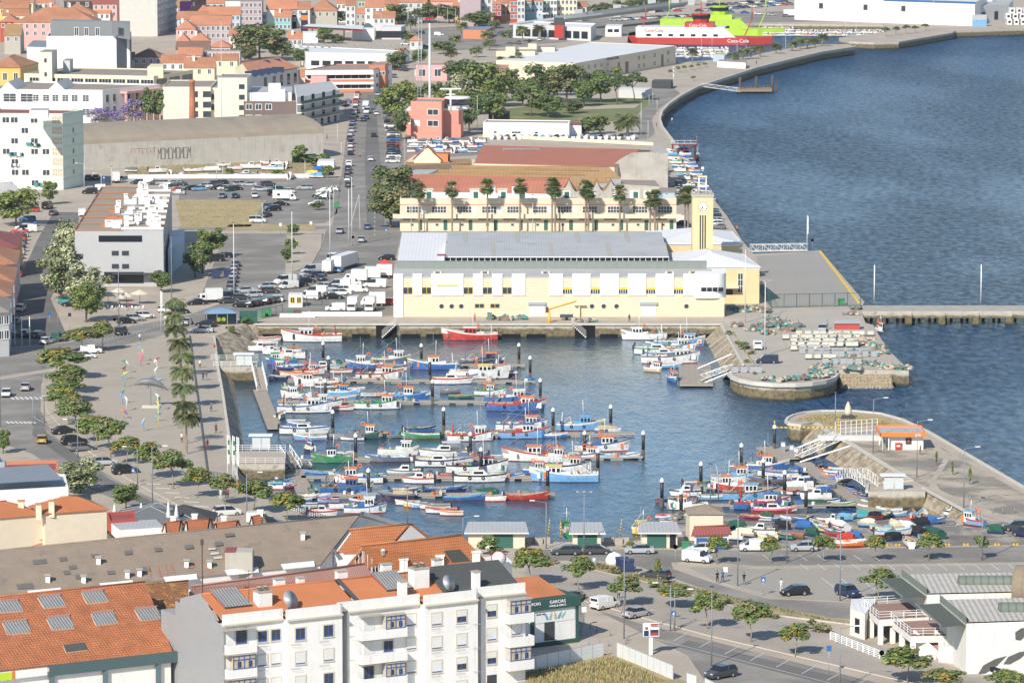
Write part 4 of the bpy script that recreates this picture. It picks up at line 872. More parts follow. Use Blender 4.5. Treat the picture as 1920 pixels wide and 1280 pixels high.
# arched ferry terminal, viaduct, small buildings
ro,q=fb('ferry_terminal','long ferry terminal with shallow curved white roof','building',[(962,46),(1108,52),(1118,44),(1000,40)],6,W_lgrey,T_white,.6);wins(ro,q[0],q[1],lin(.08,.92,9),[2.5],3.4,3.2,'ddoor')
mb=MB();vr=[]
for(x,y,z)in((955,40,1.5),(1000,34,3.2),(1060,28,5.0),(1130,20,6.5),(1200,11,7.5),(1290,-1,8)):vr.append(P(x,y+8,z))
cr=M('viaduct_concrete',(.46,.47,.47),.85,.05)
for i in range(len(vr)-1):
    a,b=vr[i],vr[i+1];d=(b-a);d.z=0;n_=V3((-d.y,d.x,0)).normalized()*10;u_=V3((0,0,1))
    mb.face([a,b,b+n_,a+n_],asph);mb.face([a+n_*.2-u_*1.6,b+n_*.2-u_*1.6,b,a],cr);mb.face([a,b,b+u_*.9,a+u_*.9],steel);mb.face([b+n_,a+n_,a+n_+u_*.9,b+n_+u_*.9],steel)
    mb.face([a+n_-u_*1.6,b+n_-u_*1.6,b+n_*.2-u_*1.6,a+n_*.2-u_*1.6],cr)
vo=solo(mb,'viaduct','concrete road viaduct curving over the car park','bridge');
ro=thing('viaduct_piers','row of slanted concrete piers under the viaduct','pier',P(1160,38));
for i,(x,y)in enumerate(((1085,40),(1157,32),(1222,24),(1266,18),(1296,10),(1320,4))):
    mb=MB();mb.box(-1.6,1.6,-1,1,0,6.2-.3*max(0,2-i),cr,taper=-.25);o=mb.bd('pier',ro);o.location=P(x,y)-ro.location
ro,q=fb('marina_office','small white marina office with orange roof edge behind the ferries','building',[(1135,50),(1165,50),(1168,46),(1138,46)],4.5,W_clean,T_white,0,pmat=tc);wins(ro,q[0],q[1],[.3,.7],[2.6],2.2,1.4,'ddoor')
mb=MB();mb.box(-2,2,-.3,.3,1,8,paint('red'));mb.box(2.05,2.7,-.3,.3,0,8,dks);mb.box(-2.2,2.2,-.4,.4,6.8,10,dks);solo(mb,'ticket_billboard','red ticket advertising board beside the ferry terminal','sign',P(1048,76))
# pink harbour office
ro,q=fb('harbour_office','salmon pink harbour office with white trims and roof terraces','building',[(770,190),(828,191),(838,184),(780,183)],12,W_salmon,T_flat,.5)
l=loc(ro,q);wins(ro,q[0],q[1],[.72],[8.6,5],3.4,1.7,'far');wins(ro,q[0],q[1],[.2],[5],2,1.8,'shutw')
for i,(x0,x1,y0_,h_)in enumerate(((762,802,205,7.8),(826,864,204,9.2),(764,860,229,4))):
    pts=px3([(x0,y0_),(x1,y0_),(x1+5,y0_-5),(x0+5,y0_-5)],h_);qq=ccw(loc(ro,pts));m2=MB();m2.prism([(p.x,p.y-1.5*i)for p in qq],0,h_,W_salmon,T_flat);m2.prism([(p.x,p.y-1.5*i-.1)for p in qq],h_-.45,h_+.1,W_clean);m2.bd('wing',ro)
pc=P(858,204,9)-ro.location;mb=MB();mb.lathe([(4.2,0),(4.2,.3),(3.8,.3),(3.8,1.2),(3.9,1.2)],W_clean,8,pc);mb.bd('control_balcony',ro)
mb=MB();mb.lathe([(3.0,.3),(3.6,3.2)],pane,8,pc,False);mb.bd('control_room',ro);mb=MB();mb.lathe([(4.2,3.2),(4.3,3.7),(3.8,3.9)],W_clean,8,pc);mb.bd('control_roof',ro)
mb=MB();p=P(845,185,13)-ro.location;mb.tube([p+V3((0,0,-4)),p+V3((0,0,3))],.35,wht);mb.bar(p+V3((-3.4,0,3)),p+V3((3.4,0,3)),.5,wht);mb.bar(p+V3((-1.5,0,1.3)),p+V3((1.5,0,1.3)),.3,wht);mb.bd('radar_mast',ro)
mb=MB();p0=V3((0,0,0));mb.tube([(0,0,0),(0,0,24),(0,0,36)],.5,wht,8,.25)
mb2=MB()
for sgn in(-1,1):mb2.tube([(-3.6+sgn*.5,0,0),(-3.0+sgn*.5,0,38)],.12,steel,4)
for i in range(40):mb2.bar((-4.05+i*.015,0,i*.95+.5),(-3.1+i*.015,0,i*.95+.5),.12,steel)
ro=thing('radio_mast','very tall white harbour mast with ladder lattice and red top bar','mast',P(806,252));mb.bd('mast_tube',ro);mb2.bd('ladder',ro)
mb=MB();mb.bar((-1.6,0,37.5),(1.6,0,37.5),.5,paint('red'));mb.tube([(0,0,36),(0,0,42)],.12,dks,4);mb.bd('crossbar',ro)
ro,q=fb('white_store','long low blank white building in front of the park','building',[(906,229),(1067,231),(1070,226),(912,224)],5,W_clean,T_flat,.3)
wins(ro,q[0],q[1],[.14,.35,.385,.42,.62],[1.8],.9,.5,'ddoor','vent')
ro,q=fb('white_store','short white extension right of the long blank white building','building',[(1067,235),(1090,236),(1092,229),(1070,228)],3.6,W_clean,T_maroon,0)
ro,q=fb('park_kiosk','dark glazed park pavilion with red door beside the pink office','kiosk',[(916,212),(954,213),(956,205),(920,204)],4.6,W_dark,T_brown,0);
# ---- halls with orange roofs between the avenue and the quay
ro,pts=gbld('red_roofed_hall','large hall with flat brick red sheet roof and curved concrete gable','hall',(890,305,6.5),(1152,312,6.5),(1200,281,9),(905,273,9),W_pale,T_red,.1)
g=px3([(1150,310,6.4),(1180,292,9.6),(1205,282,11),(1224,280,11),(1224,281,0)]);mb=MB();l=loc(ro,g);bk=[V3((v.x+.6,v.y,v.z))for v in l]
Wc=M('weathered_concrete',(.44,.41,.37),.95,.14,.35,c2=(.34,.32,.28),c2s=.3,drip=.7,fine=.06)
f=[V3((l[0].x,l[0].y,0)),V3((l[3].x,l[0].y-4,0)),V3((l[3].x,l[0].y-4,10.5)),V3((l[2].x-3,l[0].y-3,10.2)),V3((l[1].x-2,l[0].y-1.5,8.6)),V3((l[0].x,l[0].y,6.6))]
mb.face(f,Wc);mb.face([v+V3((0,1.2,0))for v in f[::-1]],Wc)
for i in range(len(f)):a,b=f[i],f[(i+1)%len(f)];mb.face([b,a,a+V3((0,1.2,0)),b+V3((0,1.2,0))],T_rust if i>1 else Wc)
mb.box(f[2].x-.1,f[2].x+4.2,f[2].y+.02,f[2].y+24,0,10.2,Wc);mb.bd('gable_wall',ro)
ro,q=fb('concrete_annex','old stained concrete annexe with steel frame on its roof','building',[(885,299),(1022,303),(1036,298),(900,294)],6,Wc,T_flat,.6)
l=loc(ro,q);mb=MB();
for i in range(5):
    for y in(0,2.5):mb.bar(l[0]+V3((9+i*2.6,1+y,0)),l[0]+V3((9+i*2.6,1+y,2.8)),.14,steel)
for y in(0,2.5):mb.bar(l[0]+V3((9,1+y,2.8)),l[0]+V3((19.4,1+y,2.8)),.14,steel)
mb.bd('steel_frame',ro)
ro,q=fb('lean_to_hall','grey brown roofed lean-to in front of the red roofed hall','building',[(1030,318),(1150,322),(1160,304),(1038,300)],5,W_pale,T_rust,0)
ro,pts=gbld('gabled_store','small store with bright orange gable roof and pale pediment','building',(762,300,5),(842,300,5),(842,288,7),(780,288,7),W_stone,T_bright,.3)
l=loc(ro,px3([(776,300,5.4),(826,300,5.4),(800,277,8.6)]));mb=MB();bk=[v+V3((0,12,0))for v in l]
mb.face([l[0]-V3((0,0,2)),l[1]-V3((0,0,2)),l[1],l[2],l[0]],W_cream);mb.face([l[1]+V3((.5,-.4,0)),bk[1],bk[2],l[2]+V3((0,-.4,.3))],T_bright);mb.face([l[0]+V3((-.5,-.4,0)),l[2]+V3((0,-.4,.3)),bk[2],bk[0]],T_bright);mb.bd('pediment',ro)
ro,q=fb('slatted_store','low weathered brown slatted store behind the large tree','building',[(758,312),(884,306),(882,297),(762,302)],4.5,M('brown_slats',(.27,.20,.14),.9,.15,sv=(.4,.3)),T_rust,0)
ro,q=fb('grey_lean_to','pale grey flat roof wedge beside the large tree','building',[(764,328),(795,329),(822,318),(766,318)],4,W_lgrey,T_greym,0)
for i,(y,x0,x1)in enumerate(((331,790,1097),(323,820,1122),(315,845,1142))):
    ro,pts=gbld('saw_tooth_hall',['front','middle','rear'][i]+' bay of the rusty brown roofed hall with scalloped gables','hall',(x0-6,y+8,5.6),(x1-22,y+13,5.6),(x1,y-2,8.2),(x0,y-4,8.2),W_grey,T_rust,.1)
ro,pts=gbld('orange_roofed_hall','long hall with steep orange roof behind the yellow terrace','hall',(755,357,5.5),(1050,362,5.5),(1067,335,9),(766,328,9),W_clean,T_red,.1)
g=px3([(1050,362,5.5),(1067,335,9),(1080,345,7),(1092,340,8.4),(1105,345,7),(1118,336,8.6),(1128,340,7.2),(1142,324,9),(1154,330,7.4)]);l=loc(ro,g);y0_=l[0].y
mb=MB();top=[];zs=[5.5,9,5.8,8.8,6.0,8.9,6.3,9,6.8]
for i in range(8):
    for k in range(6):
        t=k/6;a,b=l[i],l[i+1];z=zs[i]+(zs[i+1]-zs[i])*(t**1.7 if zs[i+1]>zs[i]else 1-(1-t)**1.7);top.append(V3((a.x+(b.x-a.x)*t,y0_-.4-i*.5+0*t,z)))
for a,b in zip(top[:-1],top[1:]):mb.face([(a.x,a.y,0),(b.x,b.y,0),b,a],Wc);mb.face([a,b,b+V3((0,9,0)),a+V3((0,9,0))],T_rust)
mb.bd('scalloped_gable',ro)
# ---- yellow two storey terrace with palms
A,B=P(750,433),P(1268,433);dd=B-A;ro=thing('yellow_terrace','long pale yellow two storey terrace behind the row of palms','building',(A+B)/2)
nn=V3((0,-1,0));L_=(B-A).length;hx=L_/2
mb=MB();mb.box(-hx,hx,0,9,0,7.6,W_pale);mb.box(-hx,hx,0,.25,7.6,8.4,W_pale);mb.box(-hx,-hx+.25,.25,9,7.6,8.4,W_pale);mb.box(hx-.25,hx,.25,9,7.6,8.4,W_pale);mb.bd('wall',ro)
mb=MB();mb.box(-hx,hx,-.05,.0,6.7,6.85,tc);mb.bd('trim',ro)
mb=MB();mb.box(-hx-1.8,hx+1.2,-1.6,0,3.35,3.55,W_pale);mb.box(-hx-1.8,hx+1.2,-1.6,-1.45,3.55,4.5,W_pale);mb.bd('balcony',ro)
n=11
for i in range(n):
    u=(.5+i)/n
    wins(ro,A,B,[u+.005],[5.5],3.6,1.5,'lota2');wins(ro,A,B,[u-.012],[3.0],3.2,.35,'ddoor','transom');wins(ro,A,B,[u+.028],[1.5],.95,2.6,'door','door',styles=['door','door','ddoor']);wins(ro,A,B,[u-.002],[1.6],.7,.5,'farb','small_window')
wins(ro,A,B,[(i+.98)/n for i in range(n-1)],[5.2],.9,2.0,'shutw','balcony_door',skip=(1,4,7))
rr=random.Random(8)
for i,u in enumerate((.10,.27,.37,.44,.60,.69,.85,.90)):
    x=-hx+L_*u;mb=MB();mb.box(x-1.2,x+1.2,3.5,6.5,7.55,10.2,W_clean);mb.box(x-1.4,x+1.4,3.3,6.7,10.2,10.35,W_cream);mb.bd('stair_housing',ro);wins(ro,A+V3((0,3.5,0)),B+V3((0,3.5,0)),[u+.004],[8.7],1.2,2.0,'door','door')
for u in(.19,.34,.41,.56,.78):
    mb=MB();x=-hx+L_*u;mb.box(x-.35,x+.35,4.6,5.3,7.5,11,W_clean);mb.bd('chimney',ro)
ro,q=fb('garage_front','pale blue garage front with red tent beside the terrace end','building',[(1232,362),(1265,362),(1268,352),(1236,352)],3.5,W_blue,T_flat,0)
ro,q=fb('flat_concrete_roof','broad grey flat roof with a covered boat behind the palms','building',[(1155,345),(1238,350),(1228,338),(1165,337)],4,Wc,T_flat,0)
# ---- the fish auction hall on the quay
A,B=P(738,594),P(1310,594);ro=thing('fish_auction_hall','long pale yellow fish auction hall with white panels and grey roofs on the quay','building',(A+B)/2);hx=(B.x-A.x)/2;L_=2*hx;X=lambda px:(P(px,594).x-(A.x+B.x)/2)
gg=M('green_grey_cladding',(.22,.245,.225),.7,.06,su=(2.2,.15,.46));Wl=M('hall_plaster',(.70,.59,.43),.85,.05,.4,sv=(.6,.02),drip=.15,fine=.02)
mb=MB();mb.prism([(-hx,0),(hx,0),(hx,9),(-hx,9)],0,8.6,Wl,T_greym);mb.bd('wall',ro)
mb=MB();mb.box(-hx+.5,hx+2,7.6,9.2,8.5,11.1,gg);mb.bd('parapet',ro)
mb=MB();mb.face([(-hx,-.1,8.75),(hx+3,-.1,8.75),(hx+3,7.7,9.5),(-hx,7.7,9.5)],T_greym);mb.face([(-hx,-.1,8.55),(hx+3,-.1,8.55),(hx+3,-.1,8.75),(-hx,-.1,8.75)],T_greym);mb.bd('front_roof',ro)
Wp=ps('panel_white',(.80,.80,.78),.3);mb=MB()
for(x0,x1)in((774,791),(809,869),(887,905),(923,942),(960,985),(1030,1055),(1073,1107),(1125,1160),(1177,1211),(1229,1263),(1281,1304)):mb.box(X(x0),X(x1),-.22,0,4.6,9.4,Wp)
mb.bd('white_panels',ro);mb=MB();mb.box(X(738),X(756),-.25,0,0,9.4,Wp);mb.bd('corner_panel',ro)
# rounded white corner room
def arc(x0,x1,y0,rad,n=8):return[(x0,y0),(x1-rad,y0)]+[(x1-rad+rad*math.sin(math.pi/2*i/n),y0+rad-rad*math.cos(math.pi/2*i/n))for i in range(1,n+1)]+[(x1,9),(x0,9)]
mb=MB();mb.prism(arc(X(1303),X(1362),-.6,3.2),4.1,9.3,Wp);mb.bd('corner_room',ro)
mb=MB();mb.prism([(hx,.05),(X(1358),.05),(X(1358),9),(hx,9)],0,4.1,Wl);mb.bd('corner_base',ro)
wins(ro,A+V3((0,-.6,0)),V3((B.x+(X(1358)-hx),B.y-.6,0)),[(1335-738)/(1358-738)],[6.0],4.8,.9,'strip')
sc=1/(1310-738);f=lambda px:(px-738)*sc
wins(ro,A,B,[f(765),f(800),f(878),f(914),f(951)],[5.7],1.9,1.3,'yel');wins(ro,A,B,[f(1064),f(1116),f(1168),f(1220),f(1272)],[5.7],1.9,1.3,'yel3')
wins(ro,A,B,[f(828),f(847),f(865),f(1110),f(1132),f(1156),f(1287)],[2.3],1.1,1.1,'round','round_window');wins(ro,A,B,[f(899),f(928)],[2.4],1.9,.8,'yel')
wins(ro,A,B,[f(1007),f(1216)],[1.35],3.2,2.6,'roll','roller_door')
mb=MB();mb.box(X(819),X(858),-.26,-.22,6.6,7.0,MATS['yellow_frame']);mb.box(X(1085),X(1087),-.7,0,0,2.6,W_cream);mb.box(X(1076),X(1098),-.9,0,2.6,2.75,W_cream);mb.bd('trim',ro)
# roofs behind the parapet
mb=MB();mb.box(-hx,X(1262),9.2,84,0,7.2,W_pale,taper=0);mb.bd('rear_wall',ro)
mb=MB();yy=[9.2,24,31,31,58,62,92,96];zz=[7.4,8.0,8.2,10.2,11.0,10.2,9.4,8.2]
mb.face([(-hx,9.2,7.5),(X(1262),9.2,7.5),(X(1262),27,8.0),(-hx,27,8.0)],T_white);mb.bd('low_roof',ro)
x0,x1=X(830),X(1262)
mb=MB();mb.face([(x0,27,8),(x1,27,8),(x1,27,9.9),(x0,27,9.9)],glass)
for i in range(40):x=x0+(x1-x0)*i/39;mb.box(x-.08,x+.08,26.9,26.99,8,9.9,wht)
mb.box(x0,x1,26.2,27,9.9,10.1,wht);mb.box(x0,x1,26.85,26.98,8.8,8.9,wht);mb.bd('clerestory',ro)
mb=MB();mb.face([(x0,26.4,10.12),(x1,26.4,10.12),(x1,46,11.0),(x0,46,11.0)],T_greym);mb.face([(x0,27,8),(x0,27,10.1),(x0,46,11.0),(x0,80,9),(x0,80,7)],W_clean);mb.bd('main_roof',ro)
mb=MB();mb.face([(x0,46,11.0),(x1,46,11.0),(x1,50,10.2),(x0,50,10.2)],T_white);mb.face([(x0,50,10.2),(x1,50,10.2),(x1,73,10.6),(x0,73,10.6)],T_greym);mb.face([(-hx,73,10.6),(x1,73,10.6),(x1,84,8.2),(-hx,84,8.2)],T_white);mb.bd('rear_roof',ro)
mb=MB();mb.face([(-hx,27,8.4),(x0,27,8.4),(x0,73,10.5),(-hx,73,10.5)],T_white);mb.face([(-hx,27,7),(-hx,27,8.4),(-hx,73,10.5),(-hx,84,7)],W_white);mb.bd('side_roof',ro)
sk=M('skylight_strip',(.42,.40,.33),.6,.1);mb=MB()
for(u,y0,y1,z0,z1)in((.08,50,73,10.2,10.6),(.32,50,73,10.2,10.6),(.60,50,73,10.2,10.6),(.83,50,73,10.2,10.6),(.21,27,46,10.12,11.0),(.47,27,46,10.12,11.0),(.73,27,46,10.12,11.0)):
    x=x0+(x1-x0)*u;mb.face([(x,y0,z0+.04),(x+1.0,y0,z0+.04),(x+.6,y1,z1+.04),(x-.4,y1,z1+.04)],sk)
mb.bd('skylights',ro)
for i in range(12):
    mb=MB();x=x0+(x1-x0)*(i+.5)/12;mb.lathe([(.25,0),(.25,.5),(.42,.5),(.42,.7),(.1,.9)],wht,6,(x,18,7.7));mb.bd('roof_vent',ro)
for px_ in(820,909,1023,1256,1300):
    mb=MB();mb.box(X(px_)-.9,X(px_)+.9,3,4.6,9.0,9.4,W_cream);mb.box(X(px_)-.5,X(px_)+.5,2.99,3.0,9.1,9.4,glass);mb.bd('roof_hatch',ro)
mb=MB();mb.box(X(818),X(834),22,24,7.9,9.2,dks);mb.box(X(816),X(833),24,27,10.5,10.6,T_maroon);mb.bd('plant',ro)
mb=MB();mb.box(X(775),X(777.5),26,26.2,8.5,8.6,dks);mb.bd('gutter',ro)
# yellow wings, clock tower
def wing(name,label,px4,h,ridge):
    pts=px3(px4,h);ro=root_for(name,label,'building',pts);q=ccw(loc(ro,pts));MB().prism([(p.x,p.y)for p in q],0,h,W_yellow,None,False).bd('wall',ro)
    mb=MB();mb.prism([(p.x*1.01,p.y-.1)for p in q],h-.5,h+.1,W_clean);mb.bd('cornice',ro);hipped(ro,pts,h,ridge,T_white,.4);return ro,pts
ro,q=wing('yellow_wing','yellow wing with hipped white roof and tall barred windows beside the hall',[(1262,500),(1424,500),(1392,476),(1240,476)],8.2,2.2)
wins(ro,q[0],q[1],[.78],[4.6],1.0,4.2,'grid');wins(ro,q[0],q[1],[.55],[6.2],1.6,1.0,'ddoor');wins(ro,q[0],q[1],[.62],[2.6],2.8,1.2,'ddoor')
mb=MB();l=loc(ro,q);mb.box(l[1].x-12,l[1].x-4.6,l[1].y-2,l[1].y,3.6,3.9,W_pale);mb.bd('canopy',ro)
wing('yellow_wing','yellow rear wing with white hipped roof beside the clock tower',[(1226,457),(1392,457),(1372,434),(1213,434)],8.2,2.0)
p=P(1316.5,555);p=P(1316.5,474,8.0);p.z=0;ro=thing('clock_tower','square pale yellow clock tower with round dial and slender open lantern','tower',p)
s_=S(474,8);w2=39/2/s_;ht=8+(474-366)/s_;mb=MB();mb.box(-w2,w2,-w2,w2,0,ht,W_yellow);mb.bd('shaft',ro)
mb=MB();mb.box(-w2-.2,w2+.2,-w2-.2,w2+.2,ht,ht+.5,W_stone);mb.bd('cornice',ro)
mb=MB();[mb.box(x-.14,x+.14,-w2-.04,-w2,4.5,ht-4.2,glass)for x in(-.55,0,.55)];mb.box(-.95,.95,-w2-.12,-w2,ht-4.2,ht-4.0,W_pale);mb.bd('slits',ro)
mb=MB();cz=ht-2.2;mb.face([(math.cos(math.pi*i/12)*1.0,-w2-.03,cz+math.sin(math.pi*i/12)*1.0)for i in range(24)],wht);dl=mb.bd('clock_dial',ro)
mb=MB();[mb.box(-.07,.07,-.05,0,.82,1.12,dk,Matrix.Translation((0,-w2-.03,cz))@Matrix.Rotation(math.pi*i/6,4,'Y'))for i in range(12)];mb.bd('hour_marks',dl)
for nm,l_,an in(('minute_hand',.8,-150),('hour_hand',.55,178)):mb=MB();mb.box(-.06,.06,-.04,0,-.1,l_,dk,Matrix.Translation((0,-w2-.05,cz))@Matrix.Rotation(R(an),4,'Y'));mb.bd(nm,dl)
mb=MB();[mb.tube([(x,y,ht+.5),(x,y,ht+4.3)],.13,wht,5)for x in(-.8,.8)for y in(-.8,.8)];mb.box(-1,1,-1,1,ht+4.3,ht+4.55,W_pale);mb.tube([(0,0,ht+4.5),(0,0,ht+8.2)],.05,dks,4);mb.bd('lantern',ro)
mb=MB();mb.box(-.3,.3,-.03,.03,ht+6,ht+6.6,wht);mb.lathe([(.05,0),(.3,.1),(.05,.2)],wht,6,(0,0,ht+5.6));mb.bd('weather_vane',ro)
# ---- grey block with a forest of white chimneys
pts=px3([(140,432),(306,432),(322,351),(191,351)],12.8);ro=root_for('grey_block','grey residential block whose roof is crowded with white chimneys','building',pts)
Wg=M('smooth_grey_render',(.44,.445,.45),.8,.04,fine=.02,drip=.05);walls(ro,pts,Wg,0,'wall',None)
q=loc(ro,pts);mb=MB();mb.face([v+V3((0,0,-.12))for v in q],M('roof_felt_brown',(.33,.26,.20),.95,.1,.2,sv=(6,.25,.47),fine=.06))
rt=M('rust_edge',(.42,.18,.08),.8,.15)
for i in range(8):
    t=i/7;a,b=q[0].lerp(q[3],t),q[1].lerp(q[2],t);mb.bar(a,a.lerp(b,.55),.22,rt)
mb.bar(q[0],q[3],.35,rt);mb.bd('roof',ro)
mb=MB()
for i in range(8):
    t=.03+i/8;a,b=q[0].lerp(q[3],t),q[1].lerp(q[2],t);mb.box(*sorted((a.lerp(b,.52).x,b.x)),a.y-.2,a.y+.2,-.3+12.8,13.25,W_clean)
mb.bd('roof_walls',ro)
rr=random.Random(11)
for i in range(44):
    u,t=(rr.uniform(.30,.97),rr.uniform(.03,.97));a=q[0].lerp(q[3],t).lerp(q[1].lerp(q[2],t),u);w_=rr.choice([.9,1.1,1.3,1.8]);mb=MB();hh=rr.uniform(1.1,2.6)
    mb.box(-w_/2,w_/2,-.5,.5,-.1,hh,W_clean);mb.box(-w_/2-.08,w_/2+.08,-.58,.58,hh,hh+.12,W_clean)
    if i%2:mb.box(-w_*.3,w_*.3,-.515,-.5,hh-.28,hh-.14,glass)
    o=mb.bd('chimney',ro);o.location=a
mb=MB();
for k in range(3):a=q[0].lerp(q[3],.25+.2*k).lerp(q[1],.45);mb.tube([a,a+V3((0,0,2)),a+V3((5,0,2))],.3,steel,6)
mb.bd('duct',ro);mb=MB();
for k in range(3):a=q[0].lerp(q[3],.15+.25*k).lerp(q[1],.38);mb.box(a.x-2,a.x+2,a.y-1,a.y+1,12.6,13.5,rt)
mb.bd('plant_box',ro)
a,b=pts[0],pts[1];wins(ro,a,b,[.515],[10.9],9.9*1.0,1.45,'ddoor','loggia');wins(ro,a,b,[.455,.57],[7.6,4.6],1.5,.95,'dark')
mb=MB();x=q[0].lerp(q[1],.515);mb.box(x.x-1.0,x.x-.2,x.y-.06,x.y,10.2,11.6,Wg);mb.box(x.x-4.6,x.x-1.2,x.y-.05,x.y-.02,10.2,11.2,W_lgrey);mb.bd('loggia_wall',ro)
wins(ro,a,b,[.55],[2.0],9,2.6,'ddoor','cafe_front');wins(ro,pts[1],pts[2],lin(.1,.9,7),[10,7,4],2.6,1.8,'ddoor')
mb=MB();mb.box(q[1].x-11.5,q[1].x-1,q[1].y-2.6,q[1].y,3.0,3.1,W_dark);mb.bd('awning',ro)
mb=MB();mb.torus((q[1].x-1.6+.2,q[1].y-.05,2.6),.75,.05,wht,'y',18,4);mb.bd('round_sign',ro)
pts=px3([(315,470),(346,445),(346,430),(322,432)],6);ro=root_for('blue_grey_annex','low blue grey annexe with stairs at the shaded side of the grey block','building',pts);walls(ro,pts,W_blue,0,'wall',T_white)
# left edge street
ro,pts=gbld('corrugated_shed','low shed with pale corrugated roof below the green flats','shed',(-20,366,4),(40,360,4),(22,342,6),(-20,344,6),W_stone,T_stripe)
for i,(x,y,c,h_,rf)in enumerate(((-14,470,W_ochre,7,T_maroon),(-16,500,W_lgrey,8.5,T_far),(-18,533,W_pink,8,T_far),(-22,560,W_blue,9,T_far),(-24,590,W_lgrey,9,T_flat))):
    pts=px3([(x-30,y),(x+48-i*2,y-6),(x+56-i*3,y-30),(x-30,y-24)],h_);ro=root_for('street_house',['ochre yellow','pale grey','pink','blue grey','flat roofed grey'][i]+' house in the shaded left edge street','house',pts);walls(ro,pts,c,0);hipped(ro,pts,h_,2,rf)
    wins(ro,pts[0],pts[1],[.45,.62,.8,.93],[h_-1.6,h_-4.6],1.1,1.6,'far');wins(ro,pts[1],pts[2],[.2,.5,.8],[h_-1.6,h_-4.6],1.1,1.6,'far')
# ================================================================ foreground buildings
# white block of flats
O=P(418,1151,13);E=P(985,1090,13);ang=math.atan2(E.y-O.y,E.x-O.x);Lb=(E-O).length*1.0;O.z=0
ro=thing('white_apartment_block','white four storey block of flats with blue window frames and orange roof','building',O,ang)
Mi=ro.matrix_basis.copy();k=Lb/41.6
Wn=M('flats_plaster',(.79,.78,.76),.85,.05,.4,drip=.3,fine=.02,c2=(.72,.72,.70),c2s=.3,c2r=(.6,.8))
Dp=13.5;Hh=12.9
segs=[(0,4.5,0),(4.5,8,.0),(8,15.5,-1.0),(15.5,16.7,3.0),(16.7,26.7,0),(26.7,34.2,-1.2),(34.2,35.3,2.5),(35.3,41.6,0)]
mb=MB();
for(u0,u1,y)in segs:mb.box(u0*k,u1*k,y,Dp,-3,Hh-1.4,Wn)
mb.bd('wall',ro)
mb=MB()
for(u0,u1,y)in segs:
    u0*=k;u1*=k;yy=min(y,0.0)
    if y>1:continue
    mb.box(u0-.001,u1+.001,yy-.35,yy+.25,Hh-1.4,Hh-1.2,trim);mb.box(u0,u1,yy,yy+.25,Hh-1.2,Hh,Wn)
mb.box(15.5*k,16.7*k,-.02,.25,Hh-1.2,Hh,Wn);mb.box(34.2*k,35.3*k,-.02,.25,Hh-1.2,Hh,Wn);mb.box(15.5*k-.25,15.5*k,-1.0,0,Hh-1.2,Hh,Wn);mb.box(34.2*k-.25,34.2*k,-1.2,0,Hh-1.2,Hh,Wn);mb.bd('parapet',ro)
# gable wall, clad in grey sheet
mb=MB();g=[(-.06,-.1),(-.06,Dp),(-.06,Dp/2)]
mb.face([(-.08,Dp,-3),(-.08,-.3,-3),(-.08,-.3,11.4),(-.08,1.6,11.9),(-.08,3,13.0),(-.08,6.2,14.6),(-.08,12,13.0),(-.08,12.2,12.4),(-.08,Dp,12.4)],W_metal)
mb.face([(-.08,Dp,-3),(-.08,Dp,12.4),(.3,Dp,12.4),(.3,Dp,-3)],W_metal);mb.face([(-.08,1.6,11.9),(.3,1.6,11.9),(.3,3,13.0),(-.08,3,13.0)],W_metal)
mb.box(-.08,0,-.3,.3,11.4,11.41,W_metal);mb.box(-.08,3,Dp+.01,Dp+4.2,-3,10.6,W_metal);mb.bd('clad_gable',ro)
zr=14.4;mb=MB();T_o=T_bright
def rf(u0,u1,y0,z0,y1,z1,m_):mb.face([(u0*k,y0,z0),(u1*k,y0,z0),(u1*k,y1,z1),(u0*k,y1,z1)],m_)
rf(0,18.2,.25,12.2,6.4,zr,T_o);rf(18.9,29.5,.25,12.2,6.4,zr,T_o);rf(0,34,6.4,zr,Dp+.3,12.1,T_o);rf(29.5,31.5,.25,12.2,5,13.9,T_o);rf(8,15.5,-.8,11.9,.25,12.2,T_o);rf(26.7,34,-.9,11.9,.25,12.2,T_o)
mb.tube([(0,6.4,zr+.03),(30*k,6.4,zr+.03)],.15,T_o,5);mb.bd('roof',ro)
mb=MB();rf(18.2,18.9,.2,12.45,6.4,zr+.2,T_dark);mb.bd('fire_strip',ro)
mb=MB();rf(30.5,41.3,.3,12.2,6.4,zr+.5,T_dark);rf(30.5,41.3,6.4,zr+.5,Dp,12.1,T_dark);mb.face([(41.3*k,.3,12.2),(41.3*k,Dp,12.1),(41.3*k,6.4,zr+.5)],Wn);mb.bd('slate_roof',ro)
for(u,y,z,w_,d_,h_)in((5.8,2.2,12.5,1.9,1.5,2.2),(27.3,2.6,12.6,2.2,1.6,2.9),(24.2,.4,12,1.0,.8,2.6),(34.6,.5,12,.9,.8,2.8),(10.5,7,13.6,1.3,.9,1.5),(13.8,7.5,13.6,.9,.8,1.3),(19.5,8,13.6,1.4,.9,1.5),(25.5,7.5,13.8,1.3,.8,1.7),(33,8,13.8,1.2,.8,1.5)):
    mb=MB();mb.box(u*k,u*k+w_,y,y+d_,z,z+h_,Wn);mb.box(u*k-.1,u*k+w_+.1,y-.1,y+d_+.1,z+h_,z+h_+.12,concrete)
    if w_>1.5:[mb.lathe([(.3,0),(.3,.6),(.36,.6),(.36,.7)],concrete,8,(u*k+w_*t_,y+d_/2,z+h_))for t_ in(.3,.75)]
    mb.bd('chimney',ro)
